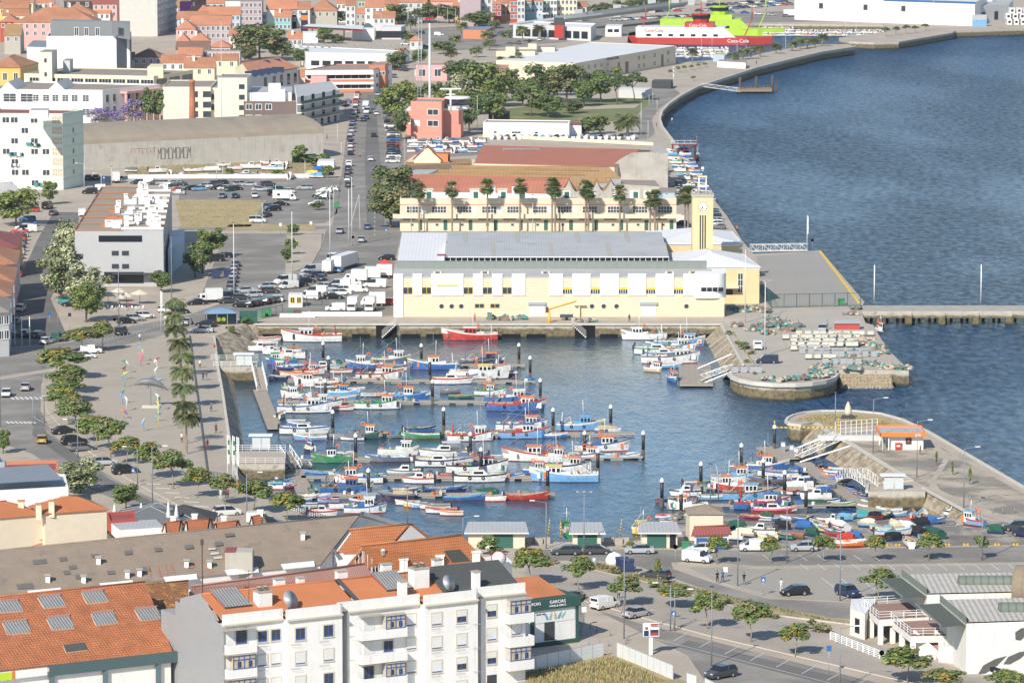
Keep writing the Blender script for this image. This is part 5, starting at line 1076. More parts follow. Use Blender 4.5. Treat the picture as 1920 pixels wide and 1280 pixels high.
for(u,w_)in((1.5,3.8),(23.5,3.8)):
    mb=MB();mb.face([(u*k,2.6,13.3),(u*k+w_,2.6,13.3),(u*k+w_-.4,6.6,14.9),(u*k-.2,6.6,14.9)],T_ribgrey);mb.face([(u*k,2.6,12.8),(u*k+w_,2.6,12.8),(u*k+w_,2.6,13.3),(u*k,2.6,13.3)],W_dark);mb.face([(u*k,2.6,12.8),(u*k,2.6,13.3),(u*k-.2,6.6,14.9),(u*k,6.6,14)],T_maroon);mb.bd('skylight',ro)
for(u,y,s_)in((9.3,1.0,1.25),(31.0,.9,1.1)):
    mb=MB();M4=Matrix.Translation((u*k,y,13.6))@Matrix.Rotation(R(62),4,'X')@Matrix.Rotation(R(20),4,'Y');mb.lathe([(s_,.35),(s_*.85,.2),(s_*.5,.06),(.01,0)],steel,18,(0,0,0),True,M4);mb.tube([(u*k,y+.1,12.2),(u*k,y+.1,13.6)],.07,dks,5);mb.bd('satellite_dish',ro)
mb=MB();
for(x,y)in((5.0,3.2),(27,4.5)):mb.tube([(x*k,y,13),(x*k,y,17.6)],.04,dks,4);[mb.bar((x*k-.8,y,z),(x*k+.8,y,z),.03,dks)for z in(17.0,17.4)]
mb.bd('aerial',ro)
Mw=ro.matrix_basis
def aw(us,zs,w_,h_,y=0,styles=('shut',),name='window',skip=()):
    kk=0
    for z in zs:
        for u in us:
            st=styles[kk%len(styles)];kk+=1
            if st:put(name,winmesh(w_,h_,st),ro,(u*k,y-.012,z),0)
Zs=[9.7,6.65,3.6,.6]
aw([5.2],Zs,1.25,1.35,0,('blue','shut','shut','shut'));aw([7.0],Zs,1.25,1.35,0,('blue','shut','shut','shut'));aw([9.8,13.6],Zs,1.3,1.45,-1,('blue','blue','shut','shut','shut','blue','shut','shut'))
aw([25.5],Zs,1.3,1.45,0,('shut','shut','shut','shut'));aw([28.4,31.9],Zs,1.35,1.5,-1.2,('shut','half','shut','shut','shut','half','shut','half'));aw([36.8],Zs,1.3,1.5,0,('half','shut','half','dark'))
aw([16.1],Zs,.9,1.4,3.0,('shut','shut','blue','blue'));aw([34.75],Zs,.9,1.4,2.5,('half','half','half','half'))
for i,z in enumerate(Zs[:3]):
    mb=MB();x0,x1=18*k,24.3*k;mb.box(x0,x1,-1.3,0,z-1.75,z-1.55,Wn);mb.box(x0,x1,-1.3,-1.15,z-1.55,z-.55,Wn);mb.box(x0,x0+.15,-1.15,0,z-1.55,z-.55,Wn);mb.box(x1-.15,x1,-1.15,0,z-1.55,z-.55,Wn);mb.box(x0+.2,x0+3.2,-1.0,0,z+1.15,z+1.3,concrete);mb.bd('balcony',ro)
    put('balcony_door',winmesh(1.4,2.0,'shutw' if i<2 else 'blue'),ro,(19.6*k,-.012,z-.2),0)
    if i==1:put('window',winmesh(1.3,1.4,'blue'),ro,(22.3*k,-.012,z),0)
    if i!=1:o=put('glazed_bay',winmesh(2.7,1.7,'bay'),ro,(22.7*k,-.35,z+.25),0)
    mb=MB();x0,x1=.05*k,3.9*k;mb.box(x0,x1,-1.25,0,z-1.75,z-1.55,Wn);mb.box(x0,x1,-1.25,-1.1,z-1.55,z-.5,Wn);mb.box(x0,x0+.15,-1.1,0,z-1.55,z-.5,Wn);mb.box(x1-.15,x1,-1.1,0,z-1.55,z-.5,Wn);mb.box(x0-.3,x1,-1.3,0,z+1.35,z+1.47,concrete);mb.bd('balcony',ro)
    if i:put('glazed_bay',winmesh(3.0,1.75,'bay'),ro,(2.2*k,-.3,z+.4),0)
    else:put('window',winmesh(1.5,1.7,'blue'),ro,(2.4*k,-.012,z+.2),0)
    mb=MB();x0,x1=38.6*k,42.2*k;mb.box(x0,x1,-1.25,0,z-1.75,z-1.55,Wn);mb.box(x0,x1,-1.25,-1.1,z-1.55,z-.5,Wn);mb.box(x0,x0+.15,-1.1,0,z-1.55,z-.5,Wn);mb.box(x1-.15,x1,-1.1,0,z-1.55,z-.5,Wn);mb.bd('balcony',ro)
    put('glazed_bay' if i%2==0 else 'window',winmesh(3.0,1.75,'bay')if i%2==0 else winmesh(1.3,1.6,'shut'),ro,(40.3*k,-.3 if i%2==0 else-.012,z+.4),0)
mb=MB();rr=random.Random(4)
for u in(4.9,8.9,12.7,17.3,28,31.4,33.9):
    for z in Zs[:3]:y=-1.05 if 8<u<15 else(-1.25 if 26.7<u<34.2 else-.05);[mb.bar((u*k-.5,y-.1-.15*i,z-1.2),(u*k+.9,y-.1-.15*i,z-1.2),.02,steel)for i in range(3)];mb.bar((u*k-.4,y,z-1.1),(u*k-.4,y-.5,z-1.2),.02,steel)
mb.bd('drying_lines',ro)
for z in(8.2,5.15,2.1):mb=MB();mb.box(15.5*k+.02,16.7*k-.02,2.6,3.0,z-.5,z+.4,W_lgrey);mb.bd('panel',ro)
# orange tiled market hall bottom left
A,B,Cc,D=px3([(-40,1258,6.2),(294,1221,6.2),(240,1103,12.2),(-40,1122,12.2)]);ro=root_for('tiled_hall','big hall with worn orange tile roof and rows of ribbed skylights','hall',[A,B,Cc,D])
D=A+(D-A);Cc=B+(D-A)+(B-A)*-.13;B2=B+(B-A)*.08;gbd(ro,A,B2,Cc+(B-A)*.08,D,W_clean,T_old,.2);l=loc(ro,[A,B,Cc,D])
def onroof(u,v):return(l[0].lerp(l[1],u)).lerp(l[3].lerp(l[2],u),v)
eu=(l[1]-l[0]).normalized();ev=(l[3]-l[0]).normalized();en=eu.cross(ev);en=en if en.z>0 else-en
lw=(l[1]-l[0]).length
def atpx(px_,py_):
    n_=en;o_=ro.location+l[0];d=_r*(px_-960)+_u*(640-py_)+_f*FPX;t=(o_-V3((0,0,CAMH))).dot(n_)/d.dot(n_);return V3((0,0,CAMH))+d*t-ro.location
for i,(a,b,c,d,mt)in enumerate((((-14,1150),(44,1146),(34,1126),(-14,1130),T_ribgrey),((82,1141),(124,1137),(113,1117),(70,1121),T_ribgrey),((163,1132),(204,1128),(193,1108),(152,1112),T_ribgrey),((97,1182),(140,1178),(130,1155),(87,1160),T_ribgrey),((180,1173),(222,1168),(212,1147),(170,1152),T_ribgrey),((263,1164),(303,1160),(293,1140),(252,1144),T_ribgrey),((14,1190),(59,1186),(50,1164),(4,1168),T_ribgrey),((124,1224),(164,1219),(158,1205),(118,1210),T_dark))):
    q=[atpx(*v)+en*.16 for v in(a,b,c,d)];mb=MB();mb.face(q,mt);q2=[v-en*.2 for v in q]
    for j in range(4):mb.face([q2[j],q2[(j+1)%4],q[(j+1)%4],q[j]],trim)
    if mt is T_ribgrey:e=[atpx(d[0],d[1]-4)+en*.16,atpx(c[0]+2,c[1]-4)+en*.16];mb.face([q[3]+en*.02,q[2]+en*.02,e[1],e[0]],T_pinkm)
    mb.bd('skylight',ro)
mb=MB();a,b=l[0],l[1]+(l[1]-l[0])*.12;dn=V3((0,0,1));o_=V3((eu.y,-eu.x,0)).normalized();gs=M('dark_teal_fascia',(.07,.12,.13),.7,.05)
u=.34;p=a.lerp(b,u);mb.face([p+o_*.5-dn*1.5,b+o_*.5-dn*1.5,b+o_*.5-dn*.15,p+o_*.5-dn*.15],gs);mb.face([p+o_*.5-dn*.15,b+o_*.5-dn*.15,b-dn*.15,p-dn*.15],gs)
for u_ in(.36,.63,.9):p=a.lerp(b,u_);mb.box(p.x-.3,p.x+.3,p.y-.45,p.y-.1,-6,p.z-1.5,gs)
mb.bd('fascia',ro)
mb=MB();p0,p1=a.lerp(b,.05),a.lerp(b,.33);mb.face([p0+o_*.52-dn*1.3,p1+o_*.52-dn*1.3,p1+o_*.52-dn*.3,p0+o_*.52-dn*.3],wht)
p2=a.lerp(b,.155);mb.face([p0+o_*.55-dn*1.35,p2+o_*.55-dn*1.35,p2+o_*.55-dn*.4,p0+o_*.55-dn*.4],M('lime_sign',(.48,.70,.04),.5,0));p3=a.lerp(b,.17);mb.face([p2+o_*.56-dn*1.3,p3+o_*.56-dn*1.3,p3+o_*.56-dn*.3,p2+o_*.56-dn*.3],paint('orange'));mb.bd('shop_sign',ro)
for i in range(4):
    p=a.lerp(b,.16+i*.05)+o_*.2;mb=MB();mb.box(p.x-.55,p.x+.55,p.y-.9,p.y-.3,1.2,3.4,wht);[mb.torus((p.x,p.y-.92,z),.3,.03,dks,'y',12,3)for z in(1.8,2.8)];mb.bd('air_conditioner',ro)
ro,pts=gbld('mossy_hall','dark mossy tiled roof between the big tiled hall and the long grey roof','building',(262,1142,8.4),(352,1133,8.4),(352,1088,10.6),(240,1099,10.6),W_white,T_mossy,.1)
# long asbestos roof
A,B,Cc,D=px3([(-40,1121,5.6),(600,1056,5.6),(672,965,9.8),(-40,1035,9.8)]);ro=root_for('long_grey_hall','very long warehouse with patched grey brown corrugated roof','warehouse',[A,B,2*Cc-B,2*D-A]);gbd(ro,A,B,Cc,D,W_white,T_asb,.2);l=loc(ro,[A,B,Cc,D]);eu=(l[1]-l[0]).normalized();ev=(l[3]-l[0]).normalized();en=eu.cross(ev);en=en if en.z>0 else-en
patch=M('roof_patch_dark',(.16,.15,.14),.9,.12,su=(.3,.28));patch2=M('roof_patch_rust',(.45,.20,.12),.9,.2,su=(.3,.28));patch3=M('roof_patch_pale',(.60,.57,.50),.8,.1,su=(.3,.28))
mb=MB();rr=random.Random(21)
for(x,y,w_,h_,m_)in((60,1050,26,8,patch),(110,1045,14,7,patch),(128,1060,14,7,patch),(140,1078,16,8,patch),(118,1070,12,7,patch),(170,1039,14,6,patch),(232,1033,14,7,patch),(288,1027,14,7,patch),(345,1022,16,7,patch),(402,1016,14,7,patch),(200,1070,14,7,patch),(262,1063,18,9,patch),(292,1058,3,22,patch2),(305,1056,3,20,patch2),(318,1056,3,18,patch2),(275,1062,3,20,patch2),(390,1028,14,3,patch3),(394,1036,16,4,patch3),(400,1044,16,4,patch3),(385,1060,3,16,patch2),(350,1060,12,5,patch2),(30,1095,30,10,patch),(420,1000,18,6,patch),(620,1030,10,6,patch)):
    q=[atpx(*v)+en*.05 for v in((x+h_*.35,y+h_),(x+w_+h_*.35,y+h_-w_*.1),(x+w_,y-w_*.1),(x,y))];mb.face(q,m_)
mb.bd('roof_patches',ro)
for(x,y)in((90,1089),(157,1090),(185,1055),(239,1081),(262,1078),(350,1061),(393,1062),(568,1009)):
    p=atpx(x,y);mb=MB();mb.box(-.3,.3,-.3,.3,-.2,.7,W_white);mb.box(-.45,.45,-.45,.45,.8,1.0,concrete);[mb.bar((sx*.25,sy*.25,.7),(sx*.25,sy*.25,.8),.08,concrete)for sx in(-1,1)for sy in(-1,1)];o=mb.bd('roof_vent',ro);o.location=p
p=atpx(448,1070);mb=MB();mb.box(-1.9,1.9,-.2,3.2,-1.2,2.7,W_stone);mb.box(-2.0,-.5,-.3,3.3,2.7,2.8,T_maroon);mb.bd('roof_housing',ro).location=p
for(x,y)in((85,1116),(220,1102),(340,1090),(455,1077),(560,1066)):q=[atpx(x-28,y+4)+en*.3,atpx(x+30,y-2)+en*.3,atpx(x+28,y-12)+en*.3,atpx(x-34,y-6)+en*.3];mb=MB();mb.face(q,wht);mb.face([v-en*.1 for v in q[::-1]],wht);mb.bd('white_sheet',ro)
mb=MB();a,b=Cc-ro.location,B-ro.location;q=[B-ro.location+V3((.3,-.3,.3)),Cc-ro.location+V3((.3,0,.5)),V3((2*Cc.x-B.x+.3,2*Cc.y-B.y,B.z+.3))-ro.location]
for a,b in((q[1],q[2]),):mb.face([a-dn*.6,b-dn*.6,b,a],wht);mb.face([a,b,b+V3((.5,0,0)),a+V3((.5,0,0))],wht);mb.face([a+V3((.5,0,-.6)),a+V3((.5,0,0)),b+V3((.5,0,0)),b+V3((.5,0,-.6))],wht)
mb.bd('gable_coping',ro)
mb=MB();mb.tube([(0,0,5),(0,0,15.6)],.09,M('rusty_steel',(.12,.06,.05),.8,.1),5);mb.box(-.2,.2,-.2,.2,15.6,16.3,dks);solo(mb,'rusty_pole','thin rusty pole rising beside the white flats gable','pole',P(381,1240))
# faded red roof strip and low tanks between
A,B,Cc,D=px3([(355,1120,7.5),(700,1078,7.5),(682,1057,9.0),(360,1098,9.0)]);ro=root_for('faded_red_hall','long low hall with faded red corrugated roof behind the flats','building',[A,B,Cc,D]);gbd(ro,A,B,Cc,D,W_white,T_pinkm,.1)
ro,q=fb('white_yard_house','plain white wall with small roof left of the flats gable','building',[(354,1110),(420,1106),(436,1097),(365,1100)],8,W_white,T_maroon,.0)
# white houses with orange roofs (centre)
ro,pts=gbld('white_house','white house with long bright orange roof and big glazed gable','house',(728,1066,6.3),(906,1049,6.3),(862,1003,10),(680,1022,10),W_clean,T_orange,.3)
l=loc(ro,pts);en=(l[1]-l[0]).cross(l[3]-l[0]).normalized();
q=[atpx(*v)+en*.06 for v in((848,1054),(882,1051),(862,1029),(832,1032))];mb=MB();mb.face(q,T_dark);mb.bd('skylight',ro)
gA=l[0];gF=2*l[3]-l[0];gF=V3((2*l[3].x-l[0].x,2*l[3].y-l[0].y,l[0].z));dirg=(gA-gF);dirg.z=0;ln=dirg.length;dirg.normalize();on=V3((dirg.y,-dirg.x,0))
mb=MB();gp=lambda t,z:gF+dirg*ln*t+V3((0,0,z-gF.z))+on*.03
for t0,t1 in((.35,.49),(.52,.66),(.68,.80)):
    zt=lambda t:10-abs(t-.5)*2*3.7-.7;mb.face([gp(t0,5.6),gp(t1,5.6),gp(t1,zt(t1)),gp(t0,zt(t0))],glass)
    for t in(t0,(t0+t1)/2,t1):mb.bar(gp(t,5.6)+on*.05,gp(t,zt(t))+on*.05,.08,wht)
mb.bd('gable_window',ro);p=atpx(718,1040);mb=MB();mb.lathe([(.3,0),(.3,.6),(.5,.7),(.1,.9)],W_white,6,p);mb.bd('chimney',ro)
for(x,y)in((757,1064),(825,1057),(893,1050)):chimney(ro,atpx(x,y)+ro.location,1.1,1.2)
ro,pts=gbld('white_house','white house behind with orange roof and two small gable windows','house',(690,1030,6.3),(812,1015,6.3),(770,982,9.4),(658,992,9.4),W_clean,T_orange,.3)
l=loc(ro,pts);gA=l[0];gF=V3((2*l[3].x-l[0].x,2*l[3].y-l[0].y,l[0].z));wins(ro,gF+ro.location,gA+ro.location,[.45,.8],[6.6],1.1,1.5,'dark');wins(ro,gF+ro.location,gA+ro.location,[.15],[4.2],1.0,.8,'dark')
ro,q=fb('white_terrace','white roof terrace walls right of the orange roofed houses','building',[(880,1062),(960,1052),(946,1040),(886,1046)],5.5,W_white,T_flat,.8)
mb=MB();mb.lathe([(1.0,0),(.9,.3),(.5,.8),(.05,1.0)],wht,12,(0,0,0),True,Matrix.Rotation(R(75),4,'X'));mb.torus((0,-.02,0),1.0,.08,paint('red'),'y',18,4);mb.box(-.1,.1,0,.5,-1.4,-.6,steel);o=solo(mb,'white_dish','round white dish with red rim on the white terrace','dish',P(935,1046,6.5));
# cream houses left
def hiph(a,b,dep,label):
    A,B=P(*a),P(*b);d=(B-A);d.z=0;n_=V3((-d.y,d.x,0)).normalized()*dep;pts=[A,B,B+n_,A+n_];ro=root_for('cream_house',label,'house',pts);walls(ro,pts,W_pale);hipped(ro,pts,A.z,1.6,T_orange,.4);return ro
ro=hiph((84,962,10.6),(200,954,10.6),7,'windowless cream house with low tiled roof and terracotta chimney pot');chimney(ro,P(97,953,11.2),.8,1.1,W_cream,tc)
ro=hiph((-60,975,10.3),(79,963,10.3),8,'cream house at the left edge with hipped orange roof')
for(x,y)in((40,952),(73,958)):chimney(ro,P(x,y,11),.8,1.0,W_cream,tc)
ro,pts=gbld('low_tiled_roof','low orange tiled lean-to under the cream house','house',(8,1032,5.4),(218,1012,5.4),(202,996,7.0),(34,1008,7.0),W_pale,T_bright,.2)
ro,q=fb('white_office','white building with blue grey roof sheets and steel duct at the left edge','building',[(-40,921,),(128,912),(122,888),(-40,892)],9,W_clean,T_zinc,.3);l=loc(ro,q)
mb=MB();p=l[1]+V3((-12,8,0));mb.box(p.x-1.3,p.x+1.6,p.y-1,p.y+1,p.z,p.z+2.6,steel);mb.torus((p.x,p.y-1.03,p.z+1.6),.4,.08,steel,'y',12,4);mb.lathe([(.9,0),(1.1,.2),(.7,.8),(.3,1.2)],steel,10,(p.x,p.y,p.z+2.6));mb.bd('extractor',ro)
mb=MB();mb.face([(l[0].x,l[0].y+1,9.9),(l[1].x-1,l[1].y+1,9.9),(l[1].x-4,l[1].y+9,11),(l[0].x,l[0].y+9,11)],T_zinc);mb.bd('raised_roof',ro)
ro,q=fb('roof_terrace_building','low building with maroon roof and orange parapet wall','building',[(-40,895),(110,880),(108,862),(-40,866)],7,W_lgrey,T_maroon,.5,pmat=tc)
ro,q=fb('restaurant_roof','dark red flat restaurant terrace behind the cream house','building',[(205,976),(255,972),(252,957),(200,960)],5,W_red,T_maroon,.4)
ro,q=fb('tin_roof_hall','low building with pale grey metal roof beside the restaurant terraces','building',[(225,993),(308,988),(292,973),(205,978)],4.6,W_clean,T_greym,.0)
for i,(x0,x1,y,z)in enumerate(((305,346,998,4.2),(345,400,994,4.8),(400,452,998,4.4),(468,500,986,4.0))):
    ro,pts=gbld('small_tiled_house',['small tiled cottage beside white parasols','cottage with mossy orange roof and white gable by the plaza road','crooked orange tiled cottage with white chimney','rightmost low tiled cottage beside the parked white van'][i],'house',(x0,y-4+z*0,z),(x1,y-8,z),(x1-6,y-22,z+2),(x0+4,y-18,z+2),W_white,T_old,.2);chimney(ro,P(x0+20,y-14,z+1.4),.8,1.2)
for i,(x,y,s_)in enumerate(((283,1000,1.3),(298,993,1.3),(345,995,1.0))):
    mb=MB();pts_=[(-5,-4),(5,-4),(5,4),(-5,4)];
    for j in range(4):a,b=pts_[j],pts_[(j+1)%4];mb.face([(a[0]*s_,a[1]*s_,2.6),(b[0]*s_,b[1]*s_,2.6),(0,0,4.6)],cloth('grey' if i<2 else 'dark grey'))
    for a in pts_:mb.tube([(a[0]*s_*.97,a[1]*s_*.97,0),(a[0]*s_*.97,a[1]*s_*.97,2.6)],.06,steel,4)
    if i<2:[mb.bar((a[0]*s_,a[1]*s_,2.62),(0,0,4.65),.12,steel)for a in pts_]
    solo(mb,'canvas_pavilion',['front grey canvas pavilion with pale ridges by the plaza road','rear grey canvas pavilion with pale ridges by the plaza road','charcoal canvas pavilion nearest the plaza road bend'][i],'pavilion',P(x,y+5))
# wine shop
A,B,=P(987,1215),P(1083,1203);ang=math.atan2((B-A).y,(B-A).x);ro=thing('corner_shop','small corner shop with orange roof and dark green fascia','shop',A,ang);L_=(B-A).length;hh=5.2
mb=MB();mb.box(0,L_,0,8,0,hh,W_clean);mb.bd('wall',ro);mb=MB();mb.box(-.2,L_+.35,-.35,8,hh-.2,hh+1.2,W_dkgreen);mb.bd('fascia',ro);mb=MB();mb.box(-.12,L_+.1,-.12,0,0,.6,W_dkgreen);mb.box(L_-.35,L_+.1,-.15,0,.6,hh-.2,W_dkgreen);mb.box(.6,1.2,-.15,0,.6,hh-.2,W_dkgreen);mb.bd('frame',ro)
mb=MB();mb.face([(0,1,hh+1.25),(L_-1.2,1,hh+1.25),(L_-2.6,6,hh+3.2),(0,6,hh+3.2)],T_orange);mb.face([(L_-1.2,1,hh+1.25),(L_-1.2,10,hh+1.25),(L_-2.6,6,hh+3.2)],T_orange);mb.face([(0,6,hh+3.2),(L_-2.6,6,hh+3.2),(L_-1.2,10,hh+1.25),(0,10,hh+1.25)],T_orange);mb.bd('roof',ro)
text3('GARCIAS','lettering',ro,V3((L_-3.4,-.4,hh+.55)),V3((1,0,0)),.62,ww,align='CENTER');text3('WINES & SPIRITS','lettering',ro,V3((L_-3.4,-.4,hh+.1)),V3((1,0,0)),.36,ww,align='CENTER');text3('GARCIAS','lettering',ro,V3((.9,-.4,hh+.55)),V3((1,0,0)),.55,ww,align='CENTER')
put('window',winmesh(1.5,2.4,'dark'),ro,(3.6,-.02,2.0),0);mb=MB()
mb.box(1.35,L_-.5,-.06,-.01,3.2,hh-.25,M('poster_white',(.76,.78,.78),.7,0));bt=[M('bottle_blue',(.15,.35,.50),.5,0),M('bottle_green',(.35,.48,.40),.5,0),M('bottle_gold',(.55,.42,.2),.5,0)]
for i,x in enumerate((3.1,3.8,4.5,5.2,5.8)):
    M4=Matrix.Translation((x,-.08,4.0))@Matrix.Rotation(R((-25,15,-10,30,40)[i]),4,'Y');mb.box(-.17,.17,-.01,.01,-.5,.3,bt[i%3],M4);mb.box(-.06,.06,-.01,.01,.3,.6,bt[i%3],M4)
mb.bd('bottle_poster',ro);text3('SINCE 1981','lettering',ro,V3((1.5,-.08,4.3)),V3((1,0,0)),.28,dk)
# market building right
MK=M('stained_white_wall',(.74,.72,.67),.85,.06,drip=.6,fine=.03);roofm=M('stained_rib_roof',(.56,.52,.46),.7,.1,.5,c2=(.44,.33,.22),c2s=.8,su=(.75,.35,.15));gz=M('grey_green_fascia',(.20,.23,.20),.7,.08,drip=.2)
for i,(q4,h_,lb)in enumerate(((((1738,1114),(1960,1109),(1960,1073),(1690,1078)),6.4,'rear white market hall with grey green curved roof edge'),(((1812,1168),(1990,1162),(1990,1120),(1762,1126)),6.8,'front white market hall with tall stained wall and ribbed roof'))):
    pts=px3(q4,h_);ro=root_for('market_hall',lb,'building',pts);q=loc(ro,pts);walls(ro,pts,MK,-2,'wall');mb=MB();mb.face([v+dn*.15 for v in q],roofm);mb.bd('roof',ro)
    mb=MB();a,b,c=q[0],q[3],q[2];o_=V3((-1,0,0));w_=3.2
    mb.face([a+dn*.9,b+dn*.9,b-dn*.2,a-dn*.2],gz);mb.face([a-dn*.3,b-dn*.3,b-dn*.5+o_*w_,a-dn*.5+o_*w_],gz);mb.face([a-dn*.3,a+o_*w_-dn*.5,b+o_*w_-dn*.5,b-dn*.3][::-1],gz);mb.face([a+dn*.9,a+dn*.2+V3((.5,0,0)),b+dn*.2+V3((.5,0,0)),b+dn*.9],steel);mb.face([a-dn*.5+o_*w_,b-dn*.5+o_*w_,b-dn*.2+o_*w_,a-dn*.2+o_*w_],gz);mb.bd('roof_edge',ro)
    mb=MB();m_=q[0].lerp(q[3],.5)+V3((6,0,.3));mb.tube([m_,m_+V3((17,0,0))],1.0,M('vent_green',(.15,.18,.15),.7,.1,su=(1,.3)),10);mb.bd('roof_light',ro)
mur=M('mural_charcoal',(.10,.10,.10),.8,.2)
A=pts[0];mb=MB();q0=loc(ro,[pts[0],pts[1]]);dx=(q0[1]-q0[0]).normalized();nn=V3((dx.y,-dx.x,0))
def leaf(u,z,l_,w_,an):
    P_=[(-.5,0),(-.25,.5),(.15,.42),(.5,.05),(.1,-.3),(-.3,-.35)];c_,s_=math.cos(an),math.sin(an)
    mb.face([V3((q0[0].x,q0[0].y,0))+dx*(u+x*l_*c_-y*w_*s_)+nn*.03+V3((0,0,z+x*l_*s_+y*w_*c_))for x,y in P_[::-1]],mur)
leaf(3.6,1.2,4.5,1.3,R(30));leaf(6.8,2.1,4,1.2,R(25));leaf(7.5,5.2,2.4,1.6,R(40));leaf(10.5,2.6,4,1.2,R(20));mb.bd('mural',ro)
# terrace with ramps
tr=M('terracotta_floor',(.30,.19,.155),.9,.1,.5)
def plat(name,label,px4,h_,cols=True):
    pts=px3(px4,h_);ro=root_for(name,label,'terrace',pts);q=loc(ro,pts);mb=MB();qq=ccw(q);mb.prism([(v.x,v.y)for v in qq],h_-.9,h_,MK,tr);mb.bd('deck',ro)
    mb=MB();n_=len(q)
    for i in range(n_):
        a,b=q[i],q[(i+1)%n_];m_=max(1,int((b-a).length/1.6))
        for j in range(m_+1):p=a.lerp(b,j/m_);mb.bar(p,p+dn*1.05,.07,wht)
        for z in(.35,.7,1.05):mb.bar(a+dn*z,b+dn*z,.06,wht)
    mb.bd('railing',ro)
    if cols:
        for i in range(n_):
            a,b=q[i],q[(i+1)%n_]
            for t in(.02,.5):p=a.lerp(b,t).lerp(sum(q,V3())/n_,.04);mb=MB();mb.box(p.x-.35,p.x+.35,p.y-.35,p.y+.35,-2,h_-.9,MK);mb.bd('column',ro)
    return ro,q
plat('upper_terrace','raised terracotta floored terrace on white columns with white railings',[(1648,1161),(1742,1156),(1712,1128),(1616,1134)],3.4)
plat('lower_terrace','second terrace deck with white railings beside the ramp',[(1708,1192),(1822,1190),(1790,1160),(1670,1162)],3.0)
ro,q=fb('white_stair_tower','small blank white wall block at the corner of the terrace','building',[(1594,1140),(1622,1150),(1645,1122),(1596,1122)],3.6,MK,T_white,0);wins(ro,q[0],q[1],[.5],[1.6],1.2,2,'ddoor')
mb=MB();a,b=P(1690,1197,1.0),P(1735,1235,0);
pts=[P(1712,1196,2.4),P(1756,1236,0),P(1792,1236,0),P(1752,1196,2.4)]
ro=root_for('white_ramp','white walled ramp going down from the terrace','ramp',pts);q=loc(ro,pts);mb=MB();mb.face(q,tr)
for s_,e_ in((q[0],q[1]),(q[3],q[2])):mb.face([(s_.x,s_.y,0),(e_.x,e_.y,0),e_+dn*1.1,s_+dn*1.1],MK);mb.face([(s_.x+.25,s_.y,0),s_+dn*1.1+V3((.25,0,0)),e_+dn*1.1+V3((.25,0,0)),(e_.x+.25,e_.y,0)],MK);mb.face([s_+dn*1.1,e_+dn*1.1,e_+dn*1.1+V3((.25,0,0)),s_+dn*1.1+V3((.25,0,0))],MK)
mb.bd('ramp_walls',ro)
A=P(1760,1240);B=P(1905,1255);mb=MB();d=(B-A).normalized();mb.prism([(v.x-A.x,v.y-A.y)for v in(A,B,B+V3((0,.4,0)),A+V3((0,.4,0)))],0,2.2,MK);solo(mb,'white_wall','low white wall below the market hall mural','wall',A)
# rusty round tank at the right edge
mb=MB();vt=M('rusty_zinc',(.30,.24,.17),.7,.2,.4,c2=(.40,.25,.08),c2s=.4,su=(1.5,.15));p=P(1905,1100,7.5);mb.tube([(0,0,0),(12,-4,0)],3.0,vt,20);solo(mb,'barrel_roof','rusty curved metal roof at the right edge above the market','roof',p)
# quay sheds
for i,(x0,x1,yb,yt,lb)in enumerate(((878,984,1027,1003,'leftmost cream quay shed with pale roof'),(1074,1128,1028,996,'narrow cream quay shed with one green door'),(1203,1270,1027,1000,'cream quay shed with wide green door and open side door'))):
    A,B=P(x0,yb),P(x1,yb);ro=thing('quay_shed',lb,'shed',(A+B)/2,group='cream sheds with green doors on the quay');hx=(B.x-A.x)/2;mb=MB();mb.box(-hx,hx,0,5.5,0,2.5,W_pale);mb.bd('wall',ro)
    mb=MB();mb.face([(-hx-.6,-.8,2.5),(hx+.6,-.8,2.5),(hx+.1,6,3.0),(-hx-.1,6,3.0)],T_greym);mb.box(-hx-.6,hx+.6,-.8,-.7,2.3,2.5,wht);mb.face([(-hx,0,2.5),(-hx,6,2.5),(-hx,6,3.0)],W_pale);mb.bd('roof',ro)
    for u in([.62]if i==0 else[.5]if i==1 else[.42]):put('door',winmesh(2.9,2.1,'door'),ro,(-hx+2*hx*u,-.02,1.05),0)
    if i==2:put('door',winmesh(.9,2.1,'ddoor'),ro,(hx-.7,-.02,1.05),0)
ro,q=fb('cream_hut','taller cream hut with lichen covered roof among the laid up boats','shed',[(1293,962),(1356,962),(1350,952),(1286,952)],4.2,W_pale,T_asb,0);hipped(ro,q,4.2,1.0,T_asb,.4)
ro,pts=gbld('maroon_hut','small hut with maroon gable roof and blue tarpaulin front','shed',(1302,999,2.4),(1366,996,2.4),(1362,985,3.2),(1306,987,3.2),W_clean,T_maroon,.4);mb=MB();l=loc(ro,pts);mb.box(l[0].x+.3,l[1].x-.3,l[0].y-1.0,l[0].y-.1,0,1.7,cloth('blue'));mb.bd('tarpaulin',ro)
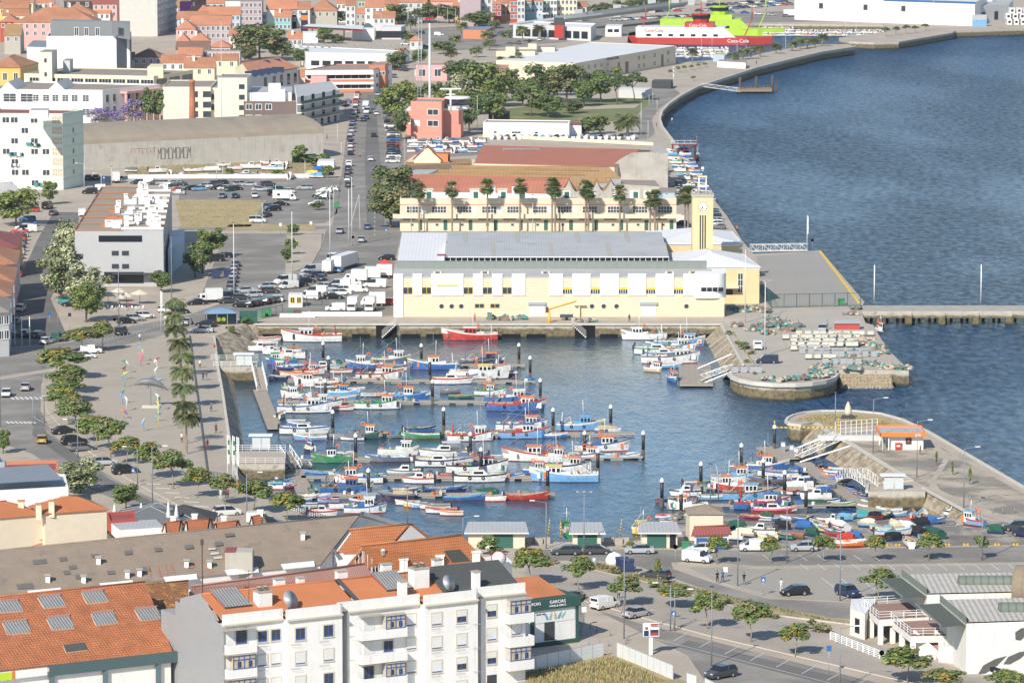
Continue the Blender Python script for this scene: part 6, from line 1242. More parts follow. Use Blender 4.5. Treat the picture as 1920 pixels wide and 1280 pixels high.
# fuel kiosk on the pier
A,B=P(1671,843),P(1731,843);ro=thing('fuel_kiosk','white fuel kiosk with flat roof and orange fascia on the pier','kiosk',(A+B)/2);hx=(B.x-A.x)/2;of=M('fascia_orange',(.85,.22,.03),.5,.02)
mb=MB();mb.box(-hx,hx,0,5,0,2.6,W_clean);mb.bd('wall',ro);mb=MB();mb.box(-hx-2.0,hx+.3,-1.0,7.5,2.7,2.85,T_greym);mb.bd('roof',ro)
mb=MB();x0,x1,y0,y1=-hx-2.1,hx+.4,-1.1,7.6
for bx in((x0,x1,y0,y0+.12),(x0,x1,y1-.12,y1),(x0,x0+.12,y0+.12,y1-.12),(x1-.12,x1,y0+.12,y1-.12)):mb.box(*bx,2.45,3.15,of)
mb.bd('fascia',ro);text3('galp','lettering',ro,V3((hx-1.5,-1.14,2.62)),V3((1,0,0)),.62,ww);[MB().box(x,x+.2,y,y+.2,0,2.5,wht).bd('post',ro)for x in(-hx-1.7,-hx-.6)for y in(-.6,5)]
mb=MB();mb.box(-.3,.75,-.04,0,.95,2.1,dks);mb.lathe([(.02,0),(.32,0),(.32,.03)],of,4,(.22,-.06,1.55),False,None);mb.box(-.08+.22,.08+.22,-.09,-.04,1.35,1.75,of);mb.bd('logo_panel',ro)
mb=MB();mb.box(-.55,.55,-.45,.45,.15,1.15,paint('red'));mb.box(-.6,.6,-.5,.5,1.15,1.28,paint('red'));mb.box(-.3,.3,-.47,-.45,.6,.9,wht);solo(mb,'red_bin','red wheeled waste bin against the white fuel kiosk','bin',P(1684,843))
# ================================================================ trees and palms
def leafm(n,c,c2=None):
    m=M('leaf_'+n,c,.7,.25,3.0,fine=.1);return m
Lg=leafm('green',(.125,.18,.05));Ld=leafm('dark',(.08,.12,.04));Ly=leafm('yellow_green',(.20,.235,.06));Lo=leafm('orange_flower',(.34,.24,.05));Lp=leafm('pale_blossom',(.42,.43,.25))
Lj=leafm('purple_flower',(.26,.20,.42));Lb=leafm('olive',(.19,.20,.085));Ls=leafm('silver_green',(.20,.23,.13));Lt=leafm('tan',(.30,.24,.12));bark=M('bark',(.20,.15,.10),.95,.2,2);barkp=M('pale_bark',(.34,.28,.19),.95,.15,2)
def crown(seed,n,clumps,mats,leaf=.035,flat=1.0,shape='round',dens=1.0):
    """unit crown: radius .5, height 1 (z 0..1). clumps of leaves through the volume"""
    rr=random.Random(seed);mb=MB();cl=[]
    for i in range(clumps):
        while True:
            x,y,z=rr.uniform(-1,1),rr.uniform(-1,1),rr.uniform(-1,1);r=x*x+y*y+z*z
            if r<1 and(r>.25 or rr.random()<.3):break
        if shape=='umbrella':z=-.2+abs(z)*1.1-(x*x+y*y)*.35
        cl.append((x*.40,y*.40,.5+z*.40,rr.uniform(.10,.19),mats[min(int(rr.random()**1.3*len(mats)),len(mats)-1)]))
    for i in range(n):
        c=cl[rr.randrange(clumps)];a=V3((rr.gauss(0,1),rr.gauss(0,1),rr.gauss(0,1))).normalized();q=c[3]*(.55+.55*rr.random())
        p=V3((c[0],c[1],c[2]))+V3((a.x*q,a.y*q,a.z*q*.8));nrm=(a+V3((0,0,.5))+V3((rr.uniform(-.6,.6),rr.uniform(-.6,.6),rr.uniform(-.6,.6)))).normalized()
        t=nrm.cross(V3((rr.uniform(-1,1),rr.uniform(-1,1),rr.uniform(-1,1)))).normalized();b=nrm.cross(t);s=leaf*rr.uniform(.6,1.3);m_=c[4]if rr.random()<.8 else rr.choice(mats)
        mb.face([p-t*s-b*s*.6,p+t*s-b*s*.5,p+t*s*.7+b*s*.7,p-t*s*.8+b*s*.5],m_)
    return mb.data('crown')
def trunkm(seed,mat,r=.028,lean=.05,h=1.0,forks=5):
    """unit trunk: reaches z=.62, limbs into the crown"""
    rr=random.Random(seed);mb=MB();lx=rr.uniform(-lean,lean);ly=rr.uniform(-lean,lean);top=V3((lx,ly,.52))
    mb.tube([(0,0,-.02),(lx*.2+rr.uniform(-.01,.01),ly*.3,.2),(lx*.6,ly*.6,.38),top],r,mat,6,r*.6)
    for i in range(forks):an=2*math.pi*i/forks+rr.random();e=V3((.22*math.cos(an),.22*math.sin(an),.72+rr.uniform(0,.1)));mb.tube([top-V3((0,0,.06)),top.lerp(e,.5)+V3((0,0,-.02)),e],r*.5,mat,4,r*.15)
    return mb.data('trunk')
TK={}
def treekind(k,n_var,*a):TK[k]=[a[0](i)for i in range(n_var)],[a[1](i)for i in range(n_var)],a[2]
# (crown meshes, trunk meshes, share of the height taken by the crown)
treekind('street',3,lambda i:crown(10+i,2600,34,[Lg,Lg,Lb,Lg,Ly,Lg,Lg,Lo],.042,shape='umbrella'),lambda i:trunkm(i,barkp,.018,.07),.66)
treekind('flower',2,lambda i:crown(20+i,2400,30,[Lg,Lo,Ly,Lg,Lb],.040,shape='umbrella'),lambda i:trunkm(i+5,barkp,.018,.06),.64)
treekind('big',2,lambda i:crown(30+i,4200,46,[Lb,Lg,Ld,Lb,Lt],.028),lambda i:trunkm(i+8,bark,.03),.80)
treekind('round',3,lambda i:crown(40+i,2800,34,[Lg,Lg,Ld,Ly],.034),lambda i:trunkm(i+12,bark,.025),.80)
treekind('dark',3,lambda i:crown(50+i,2600,30,[Ld,Ld,Lg,Lb],.034),lambda i:trunkm(i+15,bark,.03),.85)
treekind('pale',2,lambda i:crown(60+i,4200,44,[Lp,Lg,Lp,Ls,Lb],.026),lambda i:trunkm(i+18,bark,.022),.88)
treekind('bright',2,lambda i:crown(65+i,3600,40,[Ly,Ly,Lg,Lg],.028),lambda i:trunkm(i+18,bark,.025),.85)
treekind('purple',2,lambda i:crown(70+i,1500,26,[Lj,Lj,Lb,Lj],.030),lambda i:trunkm(i+22,barkp,.02,.08,forks=7),.75)
treekind('pine',2,lambda i:crown(80+i,1800,22,[Ld,Lg,Ld],.034,shape='umbrella'),lambda i:trunkm(i+25,bark,.022,.12),.55)
treekind('bush',2,lambda i:crown(90+i,900,16,[Lg,Ld,Ly],.055),lambda i:trunkm(i+28,bark,.02,.02),1.0)
treekind('dry',1,lambda i:crown(95+i,700,14,[Lt,Lb,Lg],.055),lambda i:trunkm(i+29,bark,.02,.02),1.0)
TC=[0]
def tree(k,px,pb,pt,wpx,label,name='tree',cat='tree',group=None,z=0):
    cr_,tr_,sh=TK[k];TC[0]+=1;i=TC[0]%len(cr_);s=S(pb,z);h=(pb-pt)/s;w_=wpx/s*1.2
    r=thing(name,label,cat,P(px,pb,z),TC[0]*1.7,group);put('trunk',tr_[i],r,(0,0,0),0,(h,h,h*.98));ch=h*sh
    put('crown',cr_[i],r,(0,0,h-ch),0,(w_,w_,ch*1.06));return r
SG='street trees along the promenade'
ctx='umbrella shaped street tree with yellow flower tips beside the plaza road'
for(x,b,t,w_,k)in((115,712,648,92,'street'),(125,737,681,72,'street'),(122,755,702,70,'street'),(120,778,722,66,'street'),(130,797,741,56,'street'),(143,813,744,60,'street'),(163,829,776,40,'street'),(182,844,776,56,'street'),(208,859,779,64,'street'),(237,871,814,54,'street'),(285,899,826,58,'street'),(325,917,841,68,'street'),(370,934,871,56,'street'),(422,947,883,54,'flower'),(477,964,898,66,'street'),(539,979,916,62,'street')):tree(k,x,b,t,w_,ctx,'street_tree',group=SG)
tree('flower',154,660,609,74,'tree covered in orange blossom at the top corner of the plaza','street_tree');tree('flower',192,658,596,42,'slimmer orange tinged tree beside the black van on the plaza edge','street_tree')
for(x,b,t,w_,k)in((996,1097,1022,70,'street'),(1085,1107,1039,56,'street'),(1172,1137,1075,62,'street'),(1264,1140,1090,66,'flower'),(1327,1180,1104,56,'street'),(1409,1204,1120,66,'street'),(1491,1230,1163,56,'street'),(1701,1281,1210,92,'street'),(1773,1300,1248,82,'flower'),(1890,1312,1252,80,'bright')):tree(k,x,b,t,w_,'spreading street tree on the paved strip above the lower road','street_tree',group=SG)
for(x,b,t,w_)in((1445,1055,1003,36),(1544,1054,1000,46),(1641,1051,998,38),(1741,1050,996,46),(1839,1047,1001,28),(1345,1057,999,40)):tree('street',x,b,t,w_,'small crooked yellow barked tree between the parking rows and laid up boats','street_tree',group=SG)
tree('street',1647,1124,1062,64,'leaning tree with yellow flowers beside the market terrace','street_tree');tree('street',1232,1101,1043,16,'very thin young tree at the junction by the grey estate car','young_tree');tree('street',1182,1031,1012,16,'thin sapling between the parked cars on the quay road','young_tree')
for(k,x,b,t,w_,lb)in(
 ('pale',115,562,455,84,'large pale blossoming tree at the shaded street'),('pale',128,522,408,74,'tall pale blossoming tree against the grey block'),('pale',163,580,490,84,'broad pale blossoming tree in front of the grey block'),('bright',162,604,524,62,'bright green round tree left of the cafe parasols'),
 ('bright',30,424,347,84,'broad yellow green tree at the left edge by parked cars'),('round',93,384,337,30,'small young tree in front of the pale green flats'),('round',302,548,508,40,'small round tree at the corner of the grey block'),
 ('round',398,484,422,52,'dense green tree by the empty car park, rear one'),('round',380,512,448,48,'dense green tree by the empty car park, front one'),('dark',366,520,462,38,'dark tree in the shade of the grey block'),
 ('big',733,427,345,88,'big rusty green tree at the left end of the yellow terrace'),('big',735,398,305,84,'big rusty green tree beside the brown slatted store'),
 ('pale',152,925,856,84,'round pale blossoming tree beside the plaza road bend'),('round',236,958,903,60,'glossy green tree behind the cream house'),('round',6,850,803,30,'leafy tree at the left edge by blue awning'),('bush',918,1040,1002,44,'green shrub behind the orange roofed houses'),
 ('pine',866,186,110,84,'dark umbrella pine left of the brightest park tree'),('bright',905,202,113,88,'largest bright green tree in the middle of the park'),('pale',858,206,136,62,'silvery tree between the pink office and bright park tree'),('round',925,240,163,58,'loose dark tree beside the park pavilion'),('dark',995,218,153,64,'dark flat topped tree in the middle of the lawn'),
 ('round',1028,221,178,52,'dense round tree at the front of the lawn'),('dark',1004,192,121,70,'grey green tree in front of the port hall left'),('big',1062,193,117,78,'tall spreading tree in front of the port hall'),('round',1126,192,134,58,'forked tree at the right side of the lawn'),('dark',1075,213,187,46,'low dark spreading tree on the lawn'),
 ('pine',1158,196,138,48,'thin pine left of the promenade kiosk'),('pine',1190,190,134,46,'thin pine beside the promenade kiosk'),('bush',1100,253,219,32,'round shrub right of the long white store'),('bush',1126,251,216,42,'larger shrub beside the date palm'),('bright',745,230,147,74,'bright spreading tree right of the avenue'),('round',775,212,156,40,'tree behind the pink harbour office'),('dark',751,262,200,34,'dark tree left of the pink harbour office'),
 ('dark',880,246,178,44,'dark tree right of the pink harbour office'),('dark',960,175,128,40,'dark tree between bright tree and pink villa'),('round',1040,180,128,50,'leafy tree behind the dense round park tree'),('bright',840,215,160,56,'bright tree right behind the harbour mast'),('round',980,200,150,50,'mid green tree at the back of the lawn'),('round',885,215,170,60,'mid green tree left behind the pavilion'),('round',1095,200,150,44,'leafy tree near the forked park tree'),('round',815,190,150,40,'leafy tree behind the pink office roofs'),('round',940,190,140,50,'leafy tree right of the bright park tree'),('bush',1155,146,124,22,'small grey green shrub by the promenade kiosk'),
 ('big',487,114,41,96,'great eucalyptus behind the solar panelled offices'),('big',460,117,84,44,'lower tree at the left foot of the eucalyptus'),('big',528,115,76,46,'lower tree at the right foot of the eucalyptus'),('round',564,126,87,32,'young tree beside the long low white building'),
 ('dark',78,26,12,34,'round green tree among the roofs at top left'),('dark',620,50,17,64,'wide dark tree behind the filling station'),('dark',746,46,8,62,'wide dark tree right of the filling station'),('dark',800,44,4,46,'dark tree in front of ochre houses at the top'),('dark',842,44,6,46,'dark tree beside the yellow and blue house'),('round',897,54,19,76,'broad tree in front of the blank firewall'),('round',608,82,50,32,'ball shaped tree in front of the filling station'),('bush',632,82,64,26,'low shrub right of the ball shaped tree'),
 ('round',696,118,97,34,'tree in front of the white wall by the banded office'),('round',746,132,96,40,'forked tree beside the orange lodge'),('round',788,122,94,34,'tree left of the radio mast by the roundabout'),('round',832,102,75,44,'green tree behind the radio mast'),('round',640,170,145,22,'small tree at the corner of the balcony block'),('bush',1018,30,6,20,'leafy tree in front of the narrow turquoise house'),
 ('purple',187,238,201,48,'leftmost purple jacaranda before the white school'),('purple',222,238,200,36,'middle purple jacaranda before the pink colonnade'),('purple',256,238,184,50,'tallest purple jacaranda before the pink colonnade'),('round',284,238,158,44,'tall green tree behind the purple jacarandas'),('purple',44,222,186,46,'purple jacaranda behind the pale green flats'),('purple',647,208,184,26,'small purple jacaranda beside the avenue'),
 ('bush',563,306,272,34,'pointed green bush by the end of the graffiti wall'),('bush',596,312,288,44,'sprawling bush beside the green netted yard'),('bush',430,333,315,20,'small leafy tree in the boat yard, left'),('bush',522,333,318,24,'small leafy tree in the boat yard, right'),('bush',614,334,310,28,'bush at the right corner of the boat yard'),
 ('round',551,441,421,28,'small tree at the top of the paved strip'),('round',546,478,443,22,'small tree in the middle of the paved strip'),('round',538,494,463,20,'small thin tree low on the paved strip'),('round',596,394,378,24,'small wide tree beside the green bin'),('round',20,620,586,26,'green shrub at the left edge behind the flagpoles')):tree(k,x,b,t,w_,lb)
for i in range(5):tree('pine',(1661,1680,1699,1716,1735)[i],(69,67,64,62,59)[i],(50,49,46,48,44)[i],15,'small clipped pine on the far quay','pine_tree',group='pines on the far quay')
for i in range(9):tree('dark',1092+i*22,30-i*2.6,10-i*3,26,'dark tree behind the viaduct','tree',group='trees behind the viaduct')
for i in range(7):tree('street',(1271,1283,1296,1309,1322,1257,1300)[i],(136,134,132,128,126,142,152)[i],(124,122,121,119,117,130,142)[i],9,'tiny potted tree on the promenade square','potted_tree',group='potted trees on the promenade')
for(x,b,t,w_,k)in((1725,853,832,5,'dry'),(1756,872,845,5,'bush'),(1786,890,862,5,'bush'),(1818,908,875,7,'bush')):tree(k,x,b,t,w_,'thin young sapling on the gravel of the pier','sapling',group='saplings on the pier')
for i,(x,b,w_,k)in enumerate(((1150,1076,26,'dry'),(1132,1068,20,'dry'),(1226,1102,22,'bush'),(1358,1134,26,'dry'),(1438,1158,26,'bush'),(1523,1172,20,'bush'),(1540,1186,34,'dry'),(1452,1160,18,'dry'),(1040,1058,16,'dry'),(462,607,20,'bush'),(432,621,18,'bush'),(1366,628,14,'bush'),(1382,645,10,'bush'),(1395,655,24,'bush'),(1408,664,14,'dry'),(1400,680,12,'dry'),(1416,702,10,'dry'))):tree(k,x,b,b-w_*.62,w_,'low %s shrub %s'%('reddish brown' if k=='dry' else 'green','in the planting bed' if i<9 else 'on the edge of the dock wall'),'shrub','shrub','low shrubs')
# palms
def palmcrown(seed,kind):
    rr=random.Random(seed);mb=MB()
    if kind=='fan':
        for i in range(76):
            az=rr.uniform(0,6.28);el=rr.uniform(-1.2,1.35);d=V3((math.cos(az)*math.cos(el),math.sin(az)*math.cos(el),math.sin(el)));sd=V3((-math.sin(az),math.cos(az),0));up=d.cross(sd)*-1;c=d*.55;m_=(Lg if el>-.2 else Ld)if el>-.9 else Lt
            mb.tube([(0,0,0),c],.03,Lt,3)
            for j in range(7):a=(j-3)*.32;e=c+(d*math.cos(a)+sd*math.sin(a))*.62*rr.uniform(.8,1.1)+V3((0,0,-.12));mb.face([c,c+(e-c)*.6+sd*.07,e,c+(e-c)*.6-sd*.07],m_)
    else:
        n={'date':48,'queen':38}[kind]
        for i in range(n):
            az=6.283*i/n*2.4+rr.uniform(-.2,.2);el=rr.uniform(-.1,1.2)if kind=='date' else rr.uniform(.1,1.1);dr=1.5 if kind=='date' else 1.9;pts=[];p=V3((0,0,0));e_=el
            for j in range(8):pts.append(p.copy());p=p+V3((math.cos(az)*math.cos(e_),math.sin(az)*math.cos(e_),math.sin(e_)))*.19;e_-=dr/8
            sd=V3((-math.sin(az),math.cos(az),0));mb.tube(pts[::3]+[pts[-1]],.018,Lt,3);m_=rr.choice([Ld,Lb,Ld,Lg])if el>0 else Lt
            for j in range(1,8):
                for k in(0,.5):
                    q=pts[j].lerp(pts[min(j+1,7)],k);l_=.42*math.sin(math.pi*(j+k+.8)/9.4)
                    for s_ in(-1,1):e=q+sd*s_*l_+(pts[min(j+1,7)]-pts[j-1])*.5+V3((0,0,-.22*l_/.4));mb.face([q,q.lerp(e,.5)+V3((.03,0,.03)),e,q.lerp(e,.5)-V3((.03,0,.03))],m_)
    return mb.data('crown')
PC={k:[palmcrown(i+7,k)for i in range(2)]for k in('fan','date','queen')};ptr={}
ptrunk=M('palm_trunk',(.30,.23,.17),.95,.15,2,sv=(.4,.3));tm=MB();tm.tube([(0,0,0),(.01,0,.3),(0,.01,.7),(0,0,1)],1.0,ptrunk,7,.72);ptr=tm.data('trunk')
def palm(k,px,pb,pt,label,cr_=None,group=None,tr=.26):
    s=S(pb);h=(pb-pt)/s;R_=(cr_ or{'fan':2.5,'date':2.7,'queen':2.6}[k]);TC[0]+=1
    r=thing('palm_tree',label,'palm',P(px,pb),TC[0]*1.3,group);th=max(h-R_*.75,h*.5);put('trunk',ptr,r,(0,0,0),0,(tr,tr,th));put('crown',PC[k][TC[0]%2],r,(0,0,th),0,(R_/1.15,R_/1.15,R_/(1.0 if k=='queen' else 1.15)))
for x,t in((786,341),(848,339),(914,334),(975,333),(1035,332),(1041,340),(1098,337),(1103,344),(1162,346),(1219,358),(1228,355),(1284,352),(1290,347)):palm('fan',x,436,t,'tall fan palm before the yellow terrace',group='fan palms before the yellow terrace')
for x,b,t in((329,632,553),(328,657,577),(331,681,600),(336,708,626),(340,737,651),(342,768,679),(346,800,709),(348,833,742),(350,852,764)):palm('queen',x,b,t,'feathery palm in the column down the plaza',2.2,'palms down the plaza',.2)
for(x,b,t)in((865,70,40),(927,62,36),(980,78,47),(1011,75,45),(1040,70,40),(948,83,55),(913,88,56),(918,95,71),(845,119,88),(768,87,62),(852,80,66),(893,108,85),(1038,186,155),(342,132,110),(770,62,33),(766,40,20),(760,72,58)):palm('date',x,b,t,'date palm near the roundabout',group='date palms')
palm('date',1177,253,210,'large thick date palm beside the seaside path',4.2,tr=.5)
for(x,b,t)in((1298,119,89),(1375,112,97),(1393,112,89),(1408,111,86),(1425,107,83),(1455,101,80),(1485,96,75),(1500,93,69),(1514,91,68),(1528,88,69),(1542,87,62)):palm('date',x,b,t,'palm on the far promenade',2.3,'palms on the promenade')
for(x,b,t)in((938,145,106),(960,145,105),(972,145,98)):palm('fan',x,b,t,'slim fan palm behind the park trees',group='fan palms in the park')
# ================================================================ vehicles
SEC={
 'hatch':([(-2.02,.78,.62,.64),(-1.98,.84,.95,.98),(-1.62,.85,.96,1.42),(-.6,.86,.96,1.48),(.35,.86,.94,1.42),(1.12,.86,.90,.95),(1.85,.80,.70,.74),(2.03,.70,.50,.52)],4.05),
 'saloon':([(-2.25,.78,.62,.64),(-2.2,.84,.95,.98),(-1.6,.86,.97,1.02),(-.95,.87,.96,1.40),(.3,.87,.94,1.42),(1.15,.87,.90,.94),(2.05,.80,.68,.72),(2.27,.70,.48,.50)],4.5),
 'estate':([(-2.25,.80,.62,.64),(-2.2,.86,.95,1.0),(-1.95,.86,.97,1.40),(-.6,.88,.96,1.47),(.4,.88,.94,1.42),(1.2,.88,.92,.96),(2.05,.82,.72,.76),(2.27,.72,.50,.52)],4.5),
 'suv':([(-2.2,.84,.70,.72),(-2.15,.90,1.05,1.10),(-1.85,.91,1.08,1.60),(-.6,.92,1.06,1.68),(.5,.92,1.04,1.62),(1.2,.92,1.02,1.08),(2.05,.86,.86,.92),(2.2,.78,.60,.62)],4.4),
 'van':([(-2.7,.95,.8,.82),(-2.68,.98,1.2,2.05),(-.4,.98,1.22,2.1),(1.0,.98,1.2,2.0),(1.75,.97,1.15,1.25),(2.5,.9,.85,.95),(2.7,.8,.6,.62)],5.4),
 'minivan':([(-2.18,.85,.7,.72),(-2.15,.90,1.05,1.80),(-.4,.91,1.08,1.84),(.75,.91,1.05,1.72),(1.4,.9,1.0,1.08),(2.05,.84,.82,.88),(2.18,.75,.55,.57)],4.35),
}
headm=M('headlamp',(.65,.66,.66),.2,0,fine=0);tailm=M('tail_lamp',(.40,.02,.015),.3,0,fine=0);plate=M('number_plate',(.7,.7,.66),.5,0,fine=0);rim=M('wheel_rim',(.40,.41,.42),.35,0,metal=.5,fine=0)
def carbody(kind,pm,panel=False):
    secs,L_=SEC[kind];mb=MB();rings=[]
    for(x,w_,zb,zt)in secs:
        cab=zt-zb>.25;wt=w_*(.80 if cab and kind not in('van','minivan')else.92)
        rings.append([(x,-w_*.94,.26),(x,-w_,.55),(x,-w_,zb),(x,-wt,zt),(x,wt,zt),(x,w_,zb),(x,w_,.55),(x,w_*.94,.26)])
    for i in range(len(rings)-1):
        a,b=rings[i],rings[i+1];ca=secs[i][3]-secs[i][2]>.25;cb=secs[i+1][3]-secs[i+1][2]>.25
        for j in range(8):
            k=(j+1)%8;m_=pm
            if j in(2,4)and(ca or cb):m_=glass if not(panel and secs[i+1][0]<.9)else pm
            if j==3 and ca!=cb:m_=glass if not(panel and cb)else pm
            mb.face([a[j],b[j],b[k],a[k]],m_,j in(1,3,5)and False)
    for r_ in(rings[0][::-1],rings[-1]):mb.face(r_[:2]+r_[2:],pm)
    for x in[s_[0]for s_ in secs if s_[3]-s_[2]>.25][1:-1]:
        q=next(s_ for s_ in secs if s_[0]==x)
        for sy in(-1,1):mb.bar((x,sy*(q[1]+.01),q[2]),(x,sy*(q[1]*(.8 if kind not in('van','minivan')else.92)+.012),q[3]),.07,pm)
    x0,x1=secs[0][0],secs[-1][0]
    mb.box(x0-.04,x1+.04,-.66,.66,.22,.42,rubber)
    return mb,L_
def wheelm():
    mb=MB();M4=Matrix.Rotation(math.pi/2,4,'X');mb.lathe([(.30,-.11),(.33,-.08),(.33,.08),(.30,.11)],rubber,12,(0,0,0),True,M4);mb.lathe([(.2,-.125),(.2,.125)],rim,8,(0,0,0),False,M4);return mb.data('wheel')
WH=wheelm();CM={}
def light(m_,w_=.34,h_=.13):mb=MB();mb.box(-.05,.05,-w_/2,w_/2,-h_/2,h_/2,m_);return mb
LH=light(headm).data('headlight');LT=light(tailm,.26,.2).data('tail_light');NP=light(plate,.45,.11).data('number_plate')
KW={'hatch':'hatchback','saloon':'saloon car','estate':'estate car','suv':'sport utility car','van':'panel van','minivan':'small van','truck':'box truck','lorry':'articulated lorry','pickup':'pickup','camper':'motorhome','shuttle':'minibus'}
def car_parts(kind,col,far):
    key=(kind,col,far)
    if key in CM:return CM[key]
    pm=paint(col);out=[]
    if kind in('truck','lorry','camper'):
        bl,bh,bx={'truck':(3.6,2.4,-.7),'lorry':(11.5,2.75,-2.2),'camper':(4.6,2.2,-.6)}[kind];box=MB();box.box(bx-bl/2,bx+bl/2,-1.05 if kind!='lorry' else-1.25,1.05 if kind!='lorry' else 1.25,.75,.75+bh,MATS.get('van_box')or M('van_box',(.72,.72,.70),.5,.05,su=(1.2,.06,.48)))
        if kind=='camper':box.box(bx+bl/2-.2,bx+bl/2+.8,-1,1,1.9,.75+bh,wht);box.box(bx-1,bx-.3,-1.07,-1.05,1.5,2.1,glass)
        x0=bx+bl/2+.1;cab=MB();cab.loft([[(x0,-.98,.45),(x0,.98,.45),(x0,.98,2.1 if kind!='lorry' else 3.2),(x0,-.98,2.1 if kind!='lorry' else 3.2)],[(x0+1.1,-.98,.45),(x0+1.1,.98,.45),(x0+1.1,.9,2.05 if kind!='lorry' else 3.1),(x0+1.1,-.9,2.05 if kind!='lorry' else 3.1)],[(x0+1.7,-.9,.5),(x0+1.7,.9,.5),(x0+1.7,.85,1.15),(x0+1.7,-.85,1.15)]],pm,smooth=False)
        cab.face([(x0+1.13,.82,2.0),(x0+1.13,-.82,2.0),(x0+1.66,-.8,1.22),(x0+1.66,.8,1.22)][::-1],glass);[cab.box(x0+.3,x0+1.0,s*.985-.01,s*.985+.01,1.25,1.85,glass)for s in(-1,1)];cab.box(bx-bl/2+.2,x0+1.6,-.5,.5,.4,.7,rubber)
        out=[('cab',cab),('cargo_box',box)];wx=[x0+.9,bx-bl*.28]+([bx-bl*.36,x0-.6]if kind=='lorry' else[]);xf,xr,zl=x0+1.7,bx-bl/2,.8
        wy=.95
    else:
        mb,L_=carbody('estate' if kind=='pickup' else 'minivan' if kind=='shuttle' else kind,pm,kind in('van',)or(kind=='minivan' and col=='white'));xf,xr=L_/2-.06,-L_/2;wx=[L_*.31,-L_*.29];wy=.80 if kind not in('van','suv')else.88;zl=.66 if kind not in('van','suv','minivan')else.8;out=[('body',mb)]
        if kind=='van' or kind=='minivan':mb.face([(-L_/2-.02,s*.45+.36,1.25)if 0 else p for s in(0,)for p in((-L_/2+.01,.7,1.25),(-L_/2+.01,-.7,1.25),(-L_/2+.015,-.7,1.65),(-L_/2+.015,.7,1.65))],glass)
    if far:
        mb=MB()
        for nm,q in out:
            for f,mi in zip(q.f,q.mi):mb.face([q.v[i]for i in f],q.mats[mi])
        for x in wx:
            for s in(-1,1):mb.lathe([(.33,-.1),(.33,.1)],rubber,10,(0,0,0),False,Matrix.Translation((x,s*wy,.33))@Matrix.Rotation(math.pi/2,4,'X'))
        for s in(-1,1):mb.box(xf-.02,xf+.04,s*.6-.17,s*.6+.17,zl-.07,zl+.07,headm);mb.box(xr-.04,xr+.02,s*.68-.12,s*.68+.12,zl+.1,zl+.3,tailm)
        CM[key]=mb.data('car');return CM[key]
    CM[key]=([(nm,q.data(nm))for nm,q in out],wx,wy,xf,xr,zl);return CM[key]
CN={'shuttle':'van'}
def car(px,py,kind,col,dir_,ctx='',label=None,z=.03,group=None):
    p=P(px,py,z);rz=R(dir_);s=S(py);far=s<6.2;p.y+=.9
    lb=label or '%s %s %s'%(col,KW[kind],ctx);cat={'van':'van','minivan':'van','shuttle':'van','truck':'truck','lorry':'truck','camper':'motorhome','pickup':'pickup'}.get(kind,'car')
    nm={'car':'car','van':'van','truck':'truck','motorhome':'motorhome','pickup':'pickup_truck'}[cat]
    q=car_parts(kind,col,far)
    if far:return solo(q,nm,lb,cat,p,rz,group)
    r=thing(nm,lb,cat,p,rz,group);parts,wx,wy,xf,xr,zl=q
    for n_,me in parts:put(n_,me,r)
    for x in wx:
        for sy in(-1,1):put('wheel',WH,r,(x,sy*wy,.33))
    for sy in(-1,1):put('headlight',LH,r,(xf,sy*.58,zl));put('tail_light',LT,r,(xr,sy*.7,zl+.18))
    put('number_plate',NP,r,(xr-.01,0,zl-.08));return r
COLS=['silver','black','white','grey','dark grey','silver','white','navy','black','grey','red','white','silver','dark grey','blue','white'];KS=['hatch','saloon','hatch','estate','suv','hatch','minivan','saloon']
CR=random.Random(77)
def row(x0,y0,x1,y1,n,dir_,ctx,group,jit=1.0,cols=None,kinds=None,skip=()):
    for i in range(n):
        if i in skip:continue
        t=i/(n-1)if n>1 else 0;car(x0+(x1-x0)*t+CR.uniform(-jit,jit),y0+(y1-y0)*t+CR.uniform(-.3,.3)*jit,(kinds or KS)[CR.randrange(len(kinds or KS))],(cols or COLS)[CR.randrange(len(cols or COLS))],dir_+CR.uniform(-3,3),ctx,group=group)
